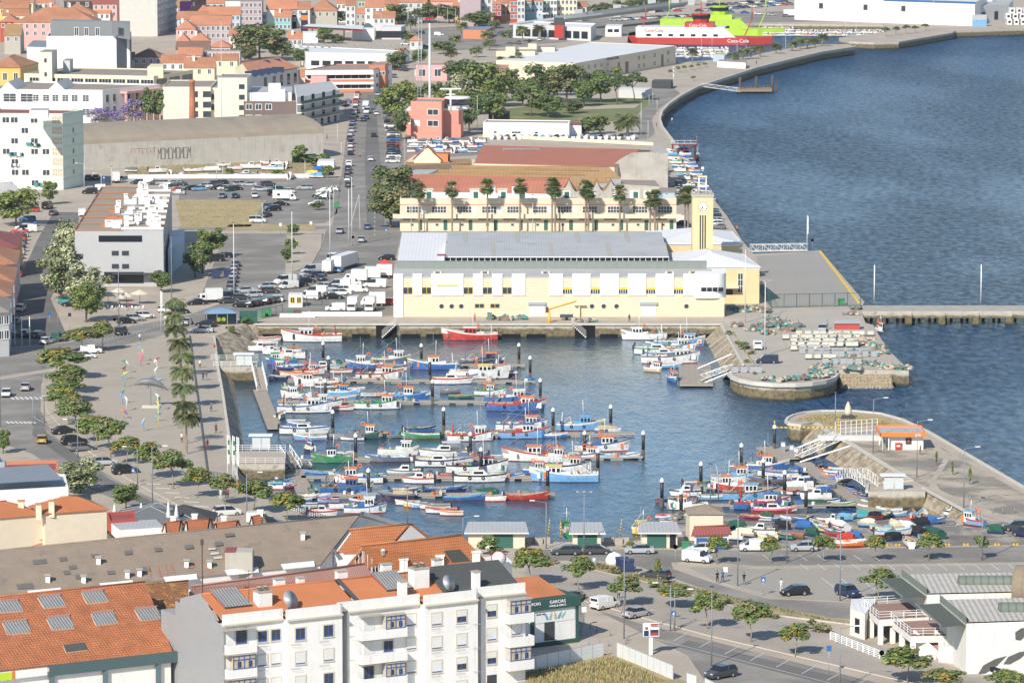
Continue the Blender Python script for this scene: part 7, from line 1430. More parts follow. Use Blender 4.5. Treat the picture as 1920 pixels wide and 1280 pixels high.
# foreground, one by one
for a in((1062,1041,'estate','dark grey',180,'leftmost of four on the quay road'),(1121,1040,'hatch','dark grey',0,'with red tail lights beside the narrow quay shed'),(1199,1039,'saloon','silver',180,'parked before the wide green shed door'),(1315,1037,'hatch','white',180,'behind the small white van by the give way sign'),(1308,1055,'minivan','white',-25,'turning at the edge of the junction'),(1414,1034,'minivan','white',180,'parked beside the laid up white cruiser'),
          (1508,1034,'hatch','silver',180,'parked alone by the yellow kerb stones'),(1229,1086,'estate','dark grey',150,'driving through the junction'),(1081,1128,'hatch','black',70,'half hidden behind the corner shop'),(1135,1142,'minivan','white',42,'with rear windows on the parking strip by the shop'),(1195,1158,'saloon','silver',42,'on the parking strip above the billboard'),(1352,1272,'suv','dark grey',-140,'at the bottom edge beside the board fence'),
          (1491,1117,'hatch','black',195,'beside the person in white'),(1591,1119,'suv','navy',-60,'beside the lamp post by the terrace'),(1845,1263,'estate','black',0,'below the mural wall'),(1908,996,'suv','dark grey',175,'at the right edge near the laid up boats'),(1925,1008,'suv','navy',130,'cut by the right edge near the boats'),(425,968,'suv','white',22,'parked near the dock railing'),(488,982,'minivan','white',0,'behind the tiled cottages'),(508,988,'hatch','black',0,'behind the tiled cottages'),
          (78,831,'hatch','gold',93,'driving up the plaza road'),(120,814,'saloon','black',25,'nearest the crossing on the plaza road'),(138,834,'suv','black',25,'second in the bays below the crossing'),(154,846,'estate','grey',20,'third in the bays below the crossing'),(196,873,'hatch','silver',15,'in the bays before the pale blossoming tree'),(234,889,'suv','black',20,'beside the blue crossing sign'),
          (11,744,'hatch','white',-88,'on the road at the left edge facing the viewer'),(47,732,'saloon','silver',92,'stopped at the traffic lights'),(88,645,'hatch','white',65,'parked beside the green recycling bins'),(227,628,'shuttle','black',78,'driving past the plaza corner'),(170,663,'minivan','white',8,'under the orange blossom tree'),(160,673,'hatch','white',8,'under the umbrella tree'),
          (236,607,'hatch','black',15,'nearest of three on the median'),(253,602,'hatch','silver',15,'middle of three on the median'),(271,597,'hatch','white',15,'farthest of three on the median'),(350,609,'saloon','silver',80,'beside the palm column top'),(380,624,'saloon','silver',175,'crossing the lane by the dock corner'),(386,613,'estate','black',160,'by the glass shelter'),(312,586,'hatch','white',10,'behind the flag poles'),(337,588,'hatch','black',10,'beside the palm column top'),(368,572,'saloon','black',200,'behind the box truck'),
          (395,568,'truck','white',195,'with landscape painted sides by the median'),(134,575,'estate','black',175,'under the bright green round tree'),(125,570,'suv','teal',175,'under the pale blossoming tree'),(38,584,'suv','white',85,'in the shaded street by the terrace'),(29,608,'hatch','silver',85,'in the shaded street near the flag poles')):car(*a)
row(-2,632,72,633,4,75,'parked behind the flag poles','cars behind the flag poles',cols=['navy','grey','black','dark grey'])
row(44,432,58,398,3,185,'by the broad yellow green tree','cars on the left street');row(36,438,22,520,13,172,'in the shaded row at the left edge','cars on the left street',cols=['silver','white','white','navy','silver','grey','red'])
car(48,436,'van','white',190,'at the head of the shaded row');car(89,392,'van','black',80,'in the left side street');car(100,404,'hatch','dark grey',80,'in the left side street');car(168,364,'minivan','black',180,'in front of the pale green flats');car(183,358,'minivan','white',180,'behind the black van by the flats');car(155,405,'van','white',90,'beside the grey block roof edge')
for a in((216,343,'truck','white',100,'parked by the end of the green flats'),(180,338,'suv','black',90,'in the shade of the green flats'),(166,338,'suv','dark grey',90,'in the shade of the green flats')):car(*a)
# car park on sand
row(258,346,335,348,6,175,'in the rear row behind the chimneys roof','cars in the sandy car park');row(312,352,332,365,4,170,'beside the white chimneys roof','cars in the sandy car park')
for(x,y,k,c,d)in((357,357,'hatch','black',200),(372,358,'hatch','light blue',200),(384,353,'hatch','white',200),(403,348,'saloon','dark grey',20),(406,356,'hatch','black',200),(420,357,'hatch','white',200),(418,346,'hatch','dark grey',60),(431,359,'hatch','dark green',60),(440,357,'saloon','black',20),(450,349,'hatch','silver',30),(467,350,'saloon','silver',180),(502,350,'suv','dark grey',20),(487,359,'saloon','silver',0),(417,372,'hatch','grey',260),(441,372,'hatch','black',260),(477,371,'hatch','white',275),(517,359,'hatch','dark green',200),(538,363,'hatch','white',200),(571,356,'pickup','silver',180),(516,367,'minivan','black',20),(531,377,'camper','white',0),(527,386,'saloon','black',0),(592,386,'hatch','white',170),(608,362,'estate','white',170),(622,359,'hatch','white',170),(600,371,'estate','black',170),(606,374,'saloon','dark green',170),(511,396,'suv','black',200),(504,391,'hatch','navy',70),(500,407,'hatch','black',70),(483,418,'shuttle','white',0),(604,368,'hatch','silver',170)):car(x,y,k,c,d,'in the sandy car park by the dry field',group='cars in the sandy car park')
# the avenue
row(658,270,651,340,11,88,'parked along the left kerb of the avenue','cars parked along the left kerb',skip=(4,5));row(672,172,656,262,14,88,'parked along the far left kerb of the avenue','cars parked along the left kerb')
row(727,190,733,248,8,5,'parked on the right side of the upper avenue','cars parked along the right kerb');row(738,252,737,306,13,3,'parked at an angle along the avenue','cars parked along the right kerb',kinds=['hatch','saloon','estate','suv'])
for a in((709,180,'hatch','silver',265,'farthest on the avenue'),(705,216,'hatch','white',95,'in the middle of the avenue'),(686,224,'hatch','navy',265,'in the middle of the avenue'),(680,228,'hatch','dark grey',265,'following on the avenue'),(669,213,'hatch','black',265,'on the left lane of the avenue'),(686,207,'truck','white',265,'driving down the avenue'),(688,213,'van','white',265,'behind the box truck on the avenue'),(701,257,'hatch','black',90,'near the vaulted warehouse on the avenue'),(695,302,'hatch','white',90,'alone in the middle of the avenue'),(653,351,'suv','dark grey',90,'waiting at the sandy car park exit'),(689,430,'hatch','blue',90,'driving up the avenue'),(637,438,'hatch','silver',265,'turning near the junction'),(677,454,'saloon','silver',90,'by the traffic island'),(725,488,'hatch','black',175,'beside the hall side door')):car(*a)
car(652,502,'lorry','white',72,'turning near the fish hall');car(622,492,'van','white',262,'next to the articulated lorry');car(616,513,'truck','white',80,'behind the articulated lorry');car(635,511,'hatch','light blue',80,'beside the articulated lorry')
for(x,y,k,c,d)in((577,519,'hatch','silver',215),(585,513,'van','silver',215),(596,520,'hatch','navy',30),(602,526,'hatch','navy',90),(573,531,'saloon','black',30),(559,538,'saloon','black',30),(534,533,'van','white',215),(541,542,'minivan','white',215),(499,542,'hatch','silver',195),(506,550,'hatch','dark grey',15),(458,550,'saloon','silver',195),(475,558,'hatch','silver',195),(452,563,'hatch','dark grey',15),(428,569,'saloon','dark grey',15),(430,556,'hatch','dark green',195),(418,560,'suv','black',195),(599,508,'hatch','silver',260)):car(x,y,k,c,d,'in the traffic below the empty car park',group='cars in the lower avenue traffic')
row(455,577,515,566,7,165,'in the slanted row beside the green fence','cars by the green fence',kinds=['hatch','estate','saloon'],cols=['black','white','dark green','black','dark grey']);row(432,545,442,500,7,85,'lined along the empty car park','cars along the empty car park',cols=['white','silver','dark grey','grey']);row(404,490,420,484,2,175,'in the shade by the dense green trees','cars along the empty car park',cols=['black'])
for(x,y,k,c,d)in((572,559,'hatch','white',160),(591,554,'van','white',170),(582,562,'minivan','white',160),(612,559,'hatch','silver',170),(625,561,'saloon','black',0),(640,554,'estate','white',5),(635,541,'van','white',175),(622,546,'hatch','silver',160),(605,542,'hatch','white',160),(660,536,'minivan','white',0),(672,549,'minivan','white',0),(668,531,'truck','white',175),(703,540,'van','white',170),(693,526,'truck','white',180),(715,522,'truck','white',180),(724,572,'hatch','red',175),(701,575,'truck','white',180),(661,584,'truck','white',265),(694,584,'truck','white',265),(628,584,'minivan','white',185),(648,548,'hatch','white',10)):car(x,y,k,c,d,'in the yard left of the fish hall',group='vehicles in the yard by the fish hall')
car(1439,682,'minivan','navy',180,'','dark navy van parked on the yard beside lamp post');car(1421,655,'minivan','white',88,'','white van seen from behind on the yard edge');car(1542,622,'hatch','silver',265,'','small silver car beside the red hut on the yard')
# far
row(1250,345,1243,305,8,92,'beside the weathered concrete gable','cars behind the tower',cols=['silver','white','dark grey','grey']);row(1345,430,1333,400,6,170,'on the quay right of the clock tower','cars behind the tower');row(1268,418,1278,424,2,170,'at the right end of the terrace','cars behind the tower');row(1268,370,1272,350,3,92,'by the red tent','cars behind the tower')
row(712,128,760,134,6,90,'parked in the lot beside the brick office','cars near the brick office');row(714,138,740,146,4,92,'parked before the brick office','cars near the brick office');row(760,85,795,90,3,180,'by the roundabout palms','cars near the roundabout')
for a in((788,64,'hatch','navy',185,'on the roundabout road'),(823,68,'minivan','white',0,'on the roundabout road'),(740,72,'hatch','black',185,'beside the filling station'),(1018,29,'van','white',5,'driving on the viaduct'),(1100,13,'saloon','light blue',5,'driving on the viaduct')):car(*a,z=(.03 if a[1]>40 or a[0]<900 else 4.6))
row(940,64,1000,56,6,180,'parked before the ferry terminal','cars near the ferry terminal');row(955,86,1030,74,5,90,'by the low palm hedge','cars near the ferry terminal')
row(1150,40,1300,32,15,5,'parked under the viaduct','cars under the viaduct',kinds=['hatch','saloon','suv']);row(1190,24,1270,22,8,0,'behind the ferries','cars under the viaduct');row(1310,22,1480,10,16,5,'in the far car park','cars in the far car park',kinds=['hatch','saloon','suv']);row(1330,12,1470,4,12,5,'in the back row of the far car park','cars in the far car park');row(1540,28,1610,34,7,0,'before the port warehouse','cars before the port warehouse');row(1530,35,1612,36,8,0,'in the front row before the port warehouse','cars before the port warehouse');row(1640,38,1660,38,2,0,'right of the pale trailer','cars before the port warehouse');row(1735,39,1770,40,3,0,'under the blue canopy kiosk','cars before the port warehouse');row(1370,24,1500,34,6,0,'on the quay road behind the marina','cars in the far car park')
car(1500,32,'lorry','white',0,'','white cab lorry with green trailer on the far quay road');car(1650,30,'lorry','white',0,'','white cab lorry with cream trailer at the port warehouse')
# ================================================================ boats
CC={'w':'white','b':'blue','l':'light blue','r':'red','g':'green','d':'dark green','n':'navy','k':'black','y':'yellow','o':'orange','s':'silver','c':'cream','t':'tan','m':'maroon','q':'turquoise','G':'grey','e':'teal','B':'brown','S':'sky blue','p':'pink'}
deckm=M('boat_deck',(.36,.32,.25),.9,.2,1.5);deckw=M('pale_deck',(.60,.58,.52),.8,.15,1.5);netm=M('fishing_net',(.13,.21,.17),.95,.35,4,c2=(.27,.25,.20),c2s=1.4,fine=.2,bump=.08);netb=M('brown_net',(.24,.15,.11),.95,.3,4,c2=(.10,.16,.14),c2s=2,bump=.08);netp=M('pale_net',(.45,.38,.30),.95,.25,3,bump=.08)
buoym=M('orange_buoy',(.75,.16,.04),.5,0,fine=0);eng=M('outboard_cowl',(.05,.05,.055),.35,0,fine=0)
BR=random.Random(5)
def hullmesh(L_,W_,h_,rise,cm,cs,ca,dk,full=.8):
    mb=MB();n=11;st=[]
    for i in range(n):
        t=i/(n-1);w_=W_/2*(full+(1-full)*min(t/.4,1))*(1-max(0,(t-.5)/.5)**2.1)if t<1 else.02;g=h_*(1+.12*(1-t)**2)+rise*max(0,(t-.25)/.75)**2
        lv=[(0.0,-.45,.0),(.55,-.30,0),(.82,.14,.25),(.95,g*.5,.6),(1.0,g-min(.28,h_*.35),.88),(1.04,g,1.0)]
        x=-L_/2+L_*.94*t;q=[(x+L_*.06*k*t**5,w_*f,z)for f,z,k in lv];st.append((q,g,w_,x))
    ms=[ca,ca,cm,cm,cs]
    for i in range(n-1):
        for j in range(5):
            a,b,c,d=st[i][0][j],st[i+1][0][j],st[i+1][0][j+1],st[i][0][j+1]
            mb.face([(a[0],-a[1],a[2]),(b[0],-b[1],b[2]),(c[0],-c[1],c[2]),(d[0],-d[1],d[2])],ms[j],j<4);mb.face([d,c,b,a],ms[j],j<4)
        a,b=st[i][0][5],st[i+1][0][5];ia,ib=(a[0],a[1]*.9,a[2]-.02),(b[0]-.05,b[1]*.9,b[2]-.02);dz=max(h_*.45,.18);da,db=(ia[0],ia[1]*.97,dz+(a[2]-h_)*.75),(ib[0],ib[1]*.97,dz+(b[2]-h_)*.75)
        for s in(-1,1):
            f=lambda p:(p[0],p[1]*s,p[2]);q1=[f(a),f(b),f(ib),f(ia)];q2=[f(ia),f(ib),f(db),f(da)]
            mb.face(q1 if s>0 else q1[::-1],cs);mb.face(q2 if s>0 else q2[::-1],dk)
        mb.face([(da[0],-da[1],da[2]),(db[0],-db[1],db[2]),db,da],dk)
    q=[(-L_/2,y,z)for x,y,z in st[0][0]];mb.face([(x,-y,z)for x,y,z in q][::-1]+q[1:],cm)
    return mb,st
BN={'T':'fishing boat','S':'open skiff','M':'motor cruiser','C':'covered boat','R':'inflatable dinghy','D':'small dinghy'}
def boat(px,py,Lp,dr,ty,hc,sc,rc=None,ctx='',z=None,group=None,label=None):
    z=WZ if z is None else z;s=S(py,z);L_=max(Lp/s,2.6)if abs(math.cos(R(dr)))>.5 else 5.5;big=L_>8.5;W_=L_*(.30 if L_<9 else.27);p=P(px,py,z);p.y+=W_/2*abs(math.cos(R(dr)))
    a,b,c=CC[hc],CC[sc],CC[rc]if rc else None;j=BR.uniform(-3,3);rr=random.Random(int(px*13+py*7))
    if not label:label='%s %s%s%s %s'%(a,BN[ty],', %s trim'%b if b!=a else '',', %s %s'%(c,{'T':'roof','M':'canopy','C':'tarpaulin'}.get(ty,'gear'))if c else '',ctx)
    r=thing('fishing_boat' if ty=='T' else{'S':'skiff','M':'motor_cruiser','C':'covered_boat','R':'inflatable_dinghy','D':'dinghy'}[ty],label,'boat',p,R(dr+j),group)
    cm,cs=enam(a),enam(b);ca=enam(rr.choice(['maroon','red','navy','maroon']))if ty in 'TS' else enam('navy')
    h_=(.62+.068*L_ if ty in 'TM' else.5+.045*L_)if ty!='R' else.45;rise={'T':.10*L_,'S':.075*L_,'M':.035*L_,'C':.04*L_,'R':.02*L_,'D':.02*L_}[ty];mb,st=hullmesh(L_,W_,h_,rise,cm,cs,ca,deckw if ty in 'MR' or rr.random()<.4 else deckm,.8 if ty!='R' else.95)
    if big:[mb.torus((L_*u,-W_*.51*(1-max(0,u)*.5),h_*.7),.22,.09,rubber,'y',10,4)for u in(-.2,.05)]
    mb.bd('hull',r)
    if ty=='T':
        wl=L_*.2 if L_>6 else 1.3;x0=L_*rr.choice([-.02,.04,-.12,.08]);hw=W_*.31;zb=h_*.5;hh=1.95 if L_>7 else 1.6;cb=enam(rr.choice(['white','white','white',a]))if ctx[:1]!='!' else cm
        m2=MB();m2.loft([[(x0,-hw,zb),(x0,hw,zb),(x0,hw*.95,zb+hh),(x0,-hw*.95,zb+hh)],[(x0+wl,-hw*.9,zb),(x0+wl,hw*.9,zb),(x0+wl+.18,hw*.88,zb+hh),(x0+wl+.18,-hw*.88,zb+hh)]],cb,smooth=False);m2.box(x0-wl*.7,x0,-hw*.85,hw*.85,zb,zb+hh*.52,cs if rr.random()<.5 else cb)
        if big:m2.box(x0+wl,x0+wl*1.7,-hw*.7,hw*.7,zb,zb+hh*.45,cb)
        wo=m2.bd('wheelhouse',r);m3=MB();k=3
        for i in range(k):
            xx=x0+wl*(i+.2)/k
            for sy in(-1,1):m3.box(xx,xx+wl*.22,sy*hw*.97-.03,sy*hw*.97+.03,zb+hh*.52,zb+hh*.86,glass)
        m3.box(x0+wl+.1,x0+wl+.2,-hw*.75,hw*.75,zb+hh*.52,zb+hh*.86,glass);m3.bd('window',wo)
        m4=MB();m4.box(x0-.2,x0+wl+.35,-hw*1.1,hw*1.1,zb+hh,zb+hh+.13,enam(c or 'white'));m4.bd('roof',wo);zt=zb+hh+.13
        m5=MB();xm=x0+wl*.3;mh=L_*.24+.7;m5.bar((xm-.08,0,zt+mh*.9),(-L_*.42,0,h_+.6),.03,steel);m5.bar((xm-.08,0,zt+mh*.9),(L_*.47,0,h_+rise),.03,steel);m5.tube([(xm,0,zt),(xm-.1,0,zt+mh)],.05,wht,5);m5.bar((xm-.05,-.5,zt+mh*.6),(xm-.05,.5,zt+mh*.6),.05,wht);m5.tube([(xm+.5,.3,zt),(xm+.5,.3,zt+mh*1.5)],.02,steel,4);m5.bd('mast',r)
        if rr.random()<.75:m6=MB();m6.torus((x0-.3-rr.random()*.6,-hw*.6,zt+.15),.33,.10,buoym,'y',12,5);m6.bd('lifebuoy',r)
        if big:
            m7=MB();xg=-L_*.40;gh=h_+1.9;[m7.bar((xg,sy*W_*.33,h_*.5),(xg+.2,sy*W_*.28,gh),.12,cs)for sy in(-1,1)];m7.bar((xg+.2,-W_*.3,gh),(xg+.2,W_*.3,gh),.12,cs);m7.bar((xg+.2,0,gh),(x0,0,zt),.04,steel);m7.bar((xg,-W_*.3,h_),(xg+1.6,-W_*.2,gh-.5),.08,steel);m7.bd('gantry',r)
        m8=MB();m8.blob((-L_*.30,0,h_*.6),L_*.10,W_*.28,.7,rr.choice([netm,netb,netp,netm]),rr.random()*99,9,4)
        m8.box(-L_*.35,L_*.4,-.05,.05,h_*.42,h_*.5,deckm);m8.blob((L_*.30,0,h_*.5),L_*.06,W_*.2,.8,rr.choice([netp,netb,deckw]),3,7,3)
        for q in range(4):m8.bar((-L_*(.1+.08*q),rr.uniform(-1,1)*W_*.35,h_*.6),(-L_*(.1+.08*q)-rr.uniform(-.5,.5),rr.uniform(-1,1)*W_*.3,h_+rr.uniform(.5,2.0)),.05,rr.choice([steel,wood,dks]))
        for i in range(11):x=rr.choice([rr.uniform(-.44,-.08),rr.uniform(.2,.4)])*L_;y=rr.uniform(-.3,.3)*W_;m8.box(x,x+.4,y,y+.35,h_*.45,h_*.75+.3+rr.random()*.45,enam(rr.choice(['blue','white','orange','green','grey','black'])))
        m8.lathe([(.05,0),(.24,.2),(.05,.45)],rr.choice([buoym,enam('yellow'),enam('red')]),8,(-L_*.2,-W_*.3,h_));m8.bd('fishing_gear',r)
        m9=MB();pts=[(st[i][3]+.02*L_,-st[i][2]*.92,st[i][1]+.42)for i in(7,8,9)];pts2=[(x,-y,z_)for x,y,z_ in pts];m9.tube(pts+pts2[::-1],.025,steel,4);[m9.bar(q,(q[0],q[1],q[2]-.42),.03,steel)for q in pts+pts2];m9.bd('bow_rail',r)
    elif ty in 'SD':
        m2=MB();[m2.box(L_*u-.12,L_*u+.12,-W_*.4,W_*.4,h_*.72,h_*.8,cs if rr.random()<.5 else wood)for u in(-.28,-.02,.2)];m2.bd('thwarts',r)
        if ty=='S' and L_>4.5:m3=MB();m3.box(-L_/2-.35,-L_/2+.05,-.16,.16,h_*.7,h_+.5,eng if rr.random()<.7 else enam('silver'));m3.box(-L_/2-.25,-L_/2-.1,-.05,.05,-.4,h_*.7,eng);m3.bd('outboard',r)
        m4=MB();k=rr.randrange(3)
        if k:m4.blob((rr.uniform(-.2,.2)*L_,0,h_*.5),L_*.14,W_*.3,.55,cloth(rr.choice(['tan','blue','white','green','orange']))if k==2 else rr.choice([netm,netb,netp]),rr.random()*99,8,3)
        for i in range(3):x=rr.uniform(-.35,.3)*L_;m4.box(x,x+.4,-.2,.2,h_*.4,h_*.85,enam(rr.choice(['blue','white','orange','yellow','navy','green'])))
        m4.bd('boat_gear',r)
    elif ty=='M':
        m2=MB();hw=W_*.30;zb=h_*.6;m2.loft([[(-L_*.15,-hw,zb),(-L_*.15,hw,zb),(-L_*.15,hw*.85,zb+1.25),(-L_*.15,-hw*.85,zb+1.25)],[(L_*.08,-hw,zb),(L_*.08,hw,zb),(L_*.06,hw*.8,zb+1.25),(L_*.06,-hw*.8,zb+1.25)],[(L_*.17,-hw*.85,zb+.2),(L_*.17,hw*.85,zb+.2),(L_*.15,hw*.7,zb+.62),(L_*.15,-hw*.7,zb+.62)],[(L_*.36,-hw*.4,zb+.3),(L_*.36,hw*.4,zb+.3),(L_*.34,hw*.3,zb+.45),(L_*.34,-hw*.3,zb+.45)]],enam('white'),smooth=False)
        wo=m2.bd('cabin',r);m3=MB();[m3.box(-L_*.13,L_*.05,sy*hw*.9-.05,sy*hw*.9+.05,zb+.7,zb+1.1,glass)for sy in(-1,1)];m3.face([(L_*.062,-hw*.7,zb+1.2),(L_*.155,-hw*.66,zb+.68),(L_*.155,hw*.66,zb+.68),(L_*.062,hw*.7,zb+1.2)],glass);m3.bd('window',wo)
        if c:m4=MB();m4.box(-L_*.36,L_*.02,-hw,hw,zb+1.75,zb+1.82,cloth(c));[m4.bar((x,sy*hw*.9,zb),(x,sy*hw*.9,zb+1.75),.04,steel)for x in(-L_*.34,-.05)for sy in(-1,1)];m4.bd('canopy',r)
        m5=MB();m5.box(-L_/2-.4,-L_/2+.05,-.2,.2,h_*.6,h_+.6,eng);m5.box(-L_/2-.28,-L_/2-.12,-.06,.06,-.4,h_*.6,eng);m5.bd('outboard',r)
    elif ty=='C':
        m2=MB();tm_=cloth(c or 'blue');secs=[]
        for i in range(1,10,2):q,g,w_,x=st[i];k=rr.uniform(.8,1.2);secs.append([(x,-w_*1.06,g-.25),(x,-w_*.8,g+.22*k),(x,0,g+.75*k*(1-abs(i-4)*.12)),(x,w_*.8,g+.2*k),(x,w_*1.06,g-.25)])
        m2.loft(secs,tm_,close=False,capa=False,capb=False,smooth=False);m2.face(secs[0][::-1],tm_);m2.face(secs[-1],tm_);m2.bd('tarpaulin',r)
    elif ty=='R':
        m2=MB();m2.tube([(-L_/2,-W_*.42,.35),(L_*.2,-W_*.42,.4),(L_*.42,-W_*.2,.5),(L_*.46,0,.52),(L_*.42,W_*.2,.5),(L_*.2,W_*.42,.4),(-L_/2,W_*.42,.35)],.24,cs,7);m2.bd('tube',r);m5=MB();m5.box(-L_/2-.4,-L_/2,-.2,.2,.3,1.1,eng);m5.bd('outboard',r)
    return r
def fleet(txt,ctx,group=None,zf=None):
    for ln in txt.strip().split('\n'):
        for e in ln.split(';'):
            f=e.split()
            if f:boat(float(f[0]),float(f[1]),float(f[2]),float(f[3]),f[4],f[5][0],f[5][1],f[5][2]if len(f[5])>2 else None,ctx,zf(float(f[1]))if zf else None,group)
fleet('583 642 116 180 T wrw; 880 639 107 180 T rww; 1207 638 88 180 T www','moored along the quay wall','boats along the quay wall')
fleet('''503 640 50 0 S wr; 498 646 50 0 S ww; 486 659 44 180 M ww; 539 673 68 180 M wwo; 527 683 60 180 T bgg; 607 696 62 0 M wl; 530 697 42 180 T nb; 592 726 86 180 T wwo; 575 716 60 180 S bw; 537 733 25 -80 S gw
683 692 72 180 T bww; 733 683 76 0 T Gww; 712 713 92 0 T wro; 645 744 62 0 T lwo; 555 748 60 180 T ww; 767 752 82 0 T blo; 811 694 97 180 T bwo; 905 687 84 0 T nGo; 900 711 117 0 T wwy; 848 721 78 0 M wr; 957 719 46 0 R wG; 866 749 52 0 D dg; 920 742 62 0 T wgo; 735 696 60 0 S wn; 520 712 40 160 S nG''','in upper dock rows','boats in the dock')
fleet('''520 655 34 180 S wG; 545 662 40 180 S ww; 508 665 34 180 M ww; 560 690 44 0 S bw; 640 700 44 0 S wr; 580 703 60 0 T wro; 545 705 44 180 S wo; 615 728 50 0 S wk; 660 736 50 0 S lw; 700 744 50 0 C wwG; 870 712 60 0 S wb; 940 708 60 180 T nwo; 845 738 40 0 D GG; 650 716 50 180 S wG
640 770 50 0 S wr; 660 826 46 180 C wGG; 740 822 50 0 D GG; 850 820 46 0 S lw; 930 818 50 0 S ww; 1040 822 50 0 S bw; 1140 812 50 0 C wwt; 640 856 44 0 S lw; 780 866 60 180 S ww; 860 868 60 0 S wb; 940 862 50 0 S bl; 1100 862 60 0 T wbo; 700 898 50 0 S lb; 640 897 50 180 S bw; 850 898 60 0 S wr; 960 898 50 0 S wb; 700 932 60 0 S wl; 930 940 40 0 S ww; 600 935 40 0 S lw; 1010 890 60 0 T bwo''','tucked between larger boats','small boats between larger ones')
fleet('''969 772 114 0 T bro; 955 758 96 0 T bbw; 572 775 106 0 T wbw; 606 766 72 0 T wnw; 709 768 92 0 T wgo; 527 783 25 80 S wG; 571 815 95 0 M wbw; 581 826 64 180 S lw; 687 824 74 0 T dGo; 788 824 74 180 S ggo; 787 811 62 0 S bn; 883 828 90 0 T wrw; 978 808 98 0 T wbo; 982 823 98 0 T lrb; 1090 808 94 0 T lwl; 640 752 58 0 S lw; 560 800 44 180 S bw''','in middle dock rows','boats in the dock')
fleet('''580 848 30 -60 T nwb; 620 869 78 180 T ggn; 725 867 84 180 S Gb; 747 855 78 0 T www; 830 857 92 180 M wGw; 825 876 94 0 M wn; 1000 866 122 180 T wro; 1130 847 106 0 T wbo; 1163 862 78 0 S wlG; 1065 886 92 0 T wno; 1040 868 80 0 T wwo; 885 858 60 180 S bG
895 888 118 0 T wnr; 901 905 100 0 M wk; 1057 905 132 180 T lwy; 784 907 60 180 M wr; 757 893 66 180 M wG; 671 907 94 180 T wbo; 744 896 70 0 R wG; 596 893 58 180 S bl; 650 927 102 0 T bGo; 587 927 22 -85 S gG; 577 880 30 90 S nb; 740 936 76 180 S nG; 560 880 24 90 S bn''','in lower dock rows','boats in the dock')
fleet('''872 939 80 0 S blG; 989 938 86 0 S rro; 836 925 82 0 S nbn; 760 926 60 0 S nG; 757 935 50 0 C nGt; 615 943 42 180 S lr; 675 945 42 180 S bw; 566 943 40 0 S bw; 685 963 82 0 T wbw; 764 948 48 180 S ww; 778 951 46 180 S yw; 790 953 44 180 S lw; 815 955 60 180 S wG; 827 963 62 180 S wr; 846 967 46 180 S wo; 570 952 50 180 S wb; 590 960 54 0 S wn; 605 969 56 0 M wr; 578 936 40 0 S bw; 640 955 50 0 S ww; 560 962 44 0 S ww; 910 930 50 180 C kGd''','in front dock row','boats in the dock')
LC='nbwlrgbwqbwn'
for i in range(8):boat(511+i*.8,872+i*6.5,22,155+i*3,'SSDS'[i%4],LC[i],'bwrbwnlw'[i],None,'left of the lower finger pontoon',group='small boats by the finger pontoon')
for i in range(8):boat(537+i*1.2,872+i*6.5,22,20+i*4,'SDSS'[i%4],LC[(i+4)%12],'wbngwlwr'[i],None,'right of the lower finger pontoon',group='small boats by the finger pontoon')
fleet('''1290 957 76 180 T wwo; 1285 931 60 180 M wnw; 1375 922 86 180 T rwo; 1378 905 88 0 T wlo; 1430 956 108 0 T brb; 1410 938 110 0 T lBl; 1452 967 88 0 M mpw; 1440 883 84 0 T bwo; 1455 894 86 180 S wbG; 1250 941 46 180 S nG; 1262 950 50 0 S lG; 1440 908 84 180 S BbG; 1310 912 60 0 S bG; 1500 915 52 180 M ww; 1340 938 60 0 S lw
1255 981 36 0 S wb; 1270 974 40 0 S lw; 1282 985 34 180 S bw; 1246 972 34 0 S wr; 1488 928 50 180 S wr; 1478 900 50 180 S bw''','in the crowded right corner','boats in the right corner')
boat(1205,1001,46,200,'T','y','w','y','',label='small yellow and white fishing boat with yellow cabin by the quay shed')
fleet('''1497 886 34 180 S lb; 1488 892 34 170 S bn; 1502 900 34 180 S bw; 1495 908 30 0 S lr; 1535 912 30 180 S bG; 1525 922 40 150 S lw; 1515 930 40 150 S bn; 1545 918 34 20 S bl; 1530 938 60 180 M wwc; 1545 928 40 20 C bbb; 1500 948 40 0 S gw; 1555 944 44 0 S wn; 1582 951 46 0 S wg; 1530 952 60 0 C kGd; 1480 948 50 160 S nb; 1466 955 46 20 S kn
1537 879 28 60 S dk; 1546 886 28 160 S br; 1558 890 28 160 S bw; 1553 896 28 160 S bo; 1566 900 28 160 S wb; 1574 906 26 160 S nb; 1588 918 28 150 S bn; 1596 923 28 150 S ob; 1604 929 28 150 S yb; 1612 934 28 150 S bn; 1620 940 28 150 S rb; 1628 946 28 150 S bw; 1567 884 26 180 S lw; 1550 903 26 160 S rb; 1648 955 52 170 C bbb; 1630 956 44 170 S rw; 1668 962 50 180 S lw''','by right finger pontoon','small boats by the right finger pontoon')
fleet('''1275 651 98 0 T lwl; 1265 660 84 0 T wbw; 1240 650 60 180 C wwd; 1235 665 92 0 M wg; 1258 682 112 0 T wGw; 1225 698 38 -35 T twr; 1262 716 36 -75 T bwo; 1325 703 28 180 S db; 1322 722 30 200 S wg; 1206 662 34 180 D ww; 1225 652 40 180 S lG; 1248 673 80 0 M wb; 1250 691 60 0 S lw''','by the yard float','boats by the right float')
boat(1650,622,26,-60,'T','w','w','o','',label='white boat with orange roof moored at the outer corner of the yard');boat(1307,300,26,-85,'T','k','g','w','',label='white cabined pilot boat with black hull beside the red landing stage')
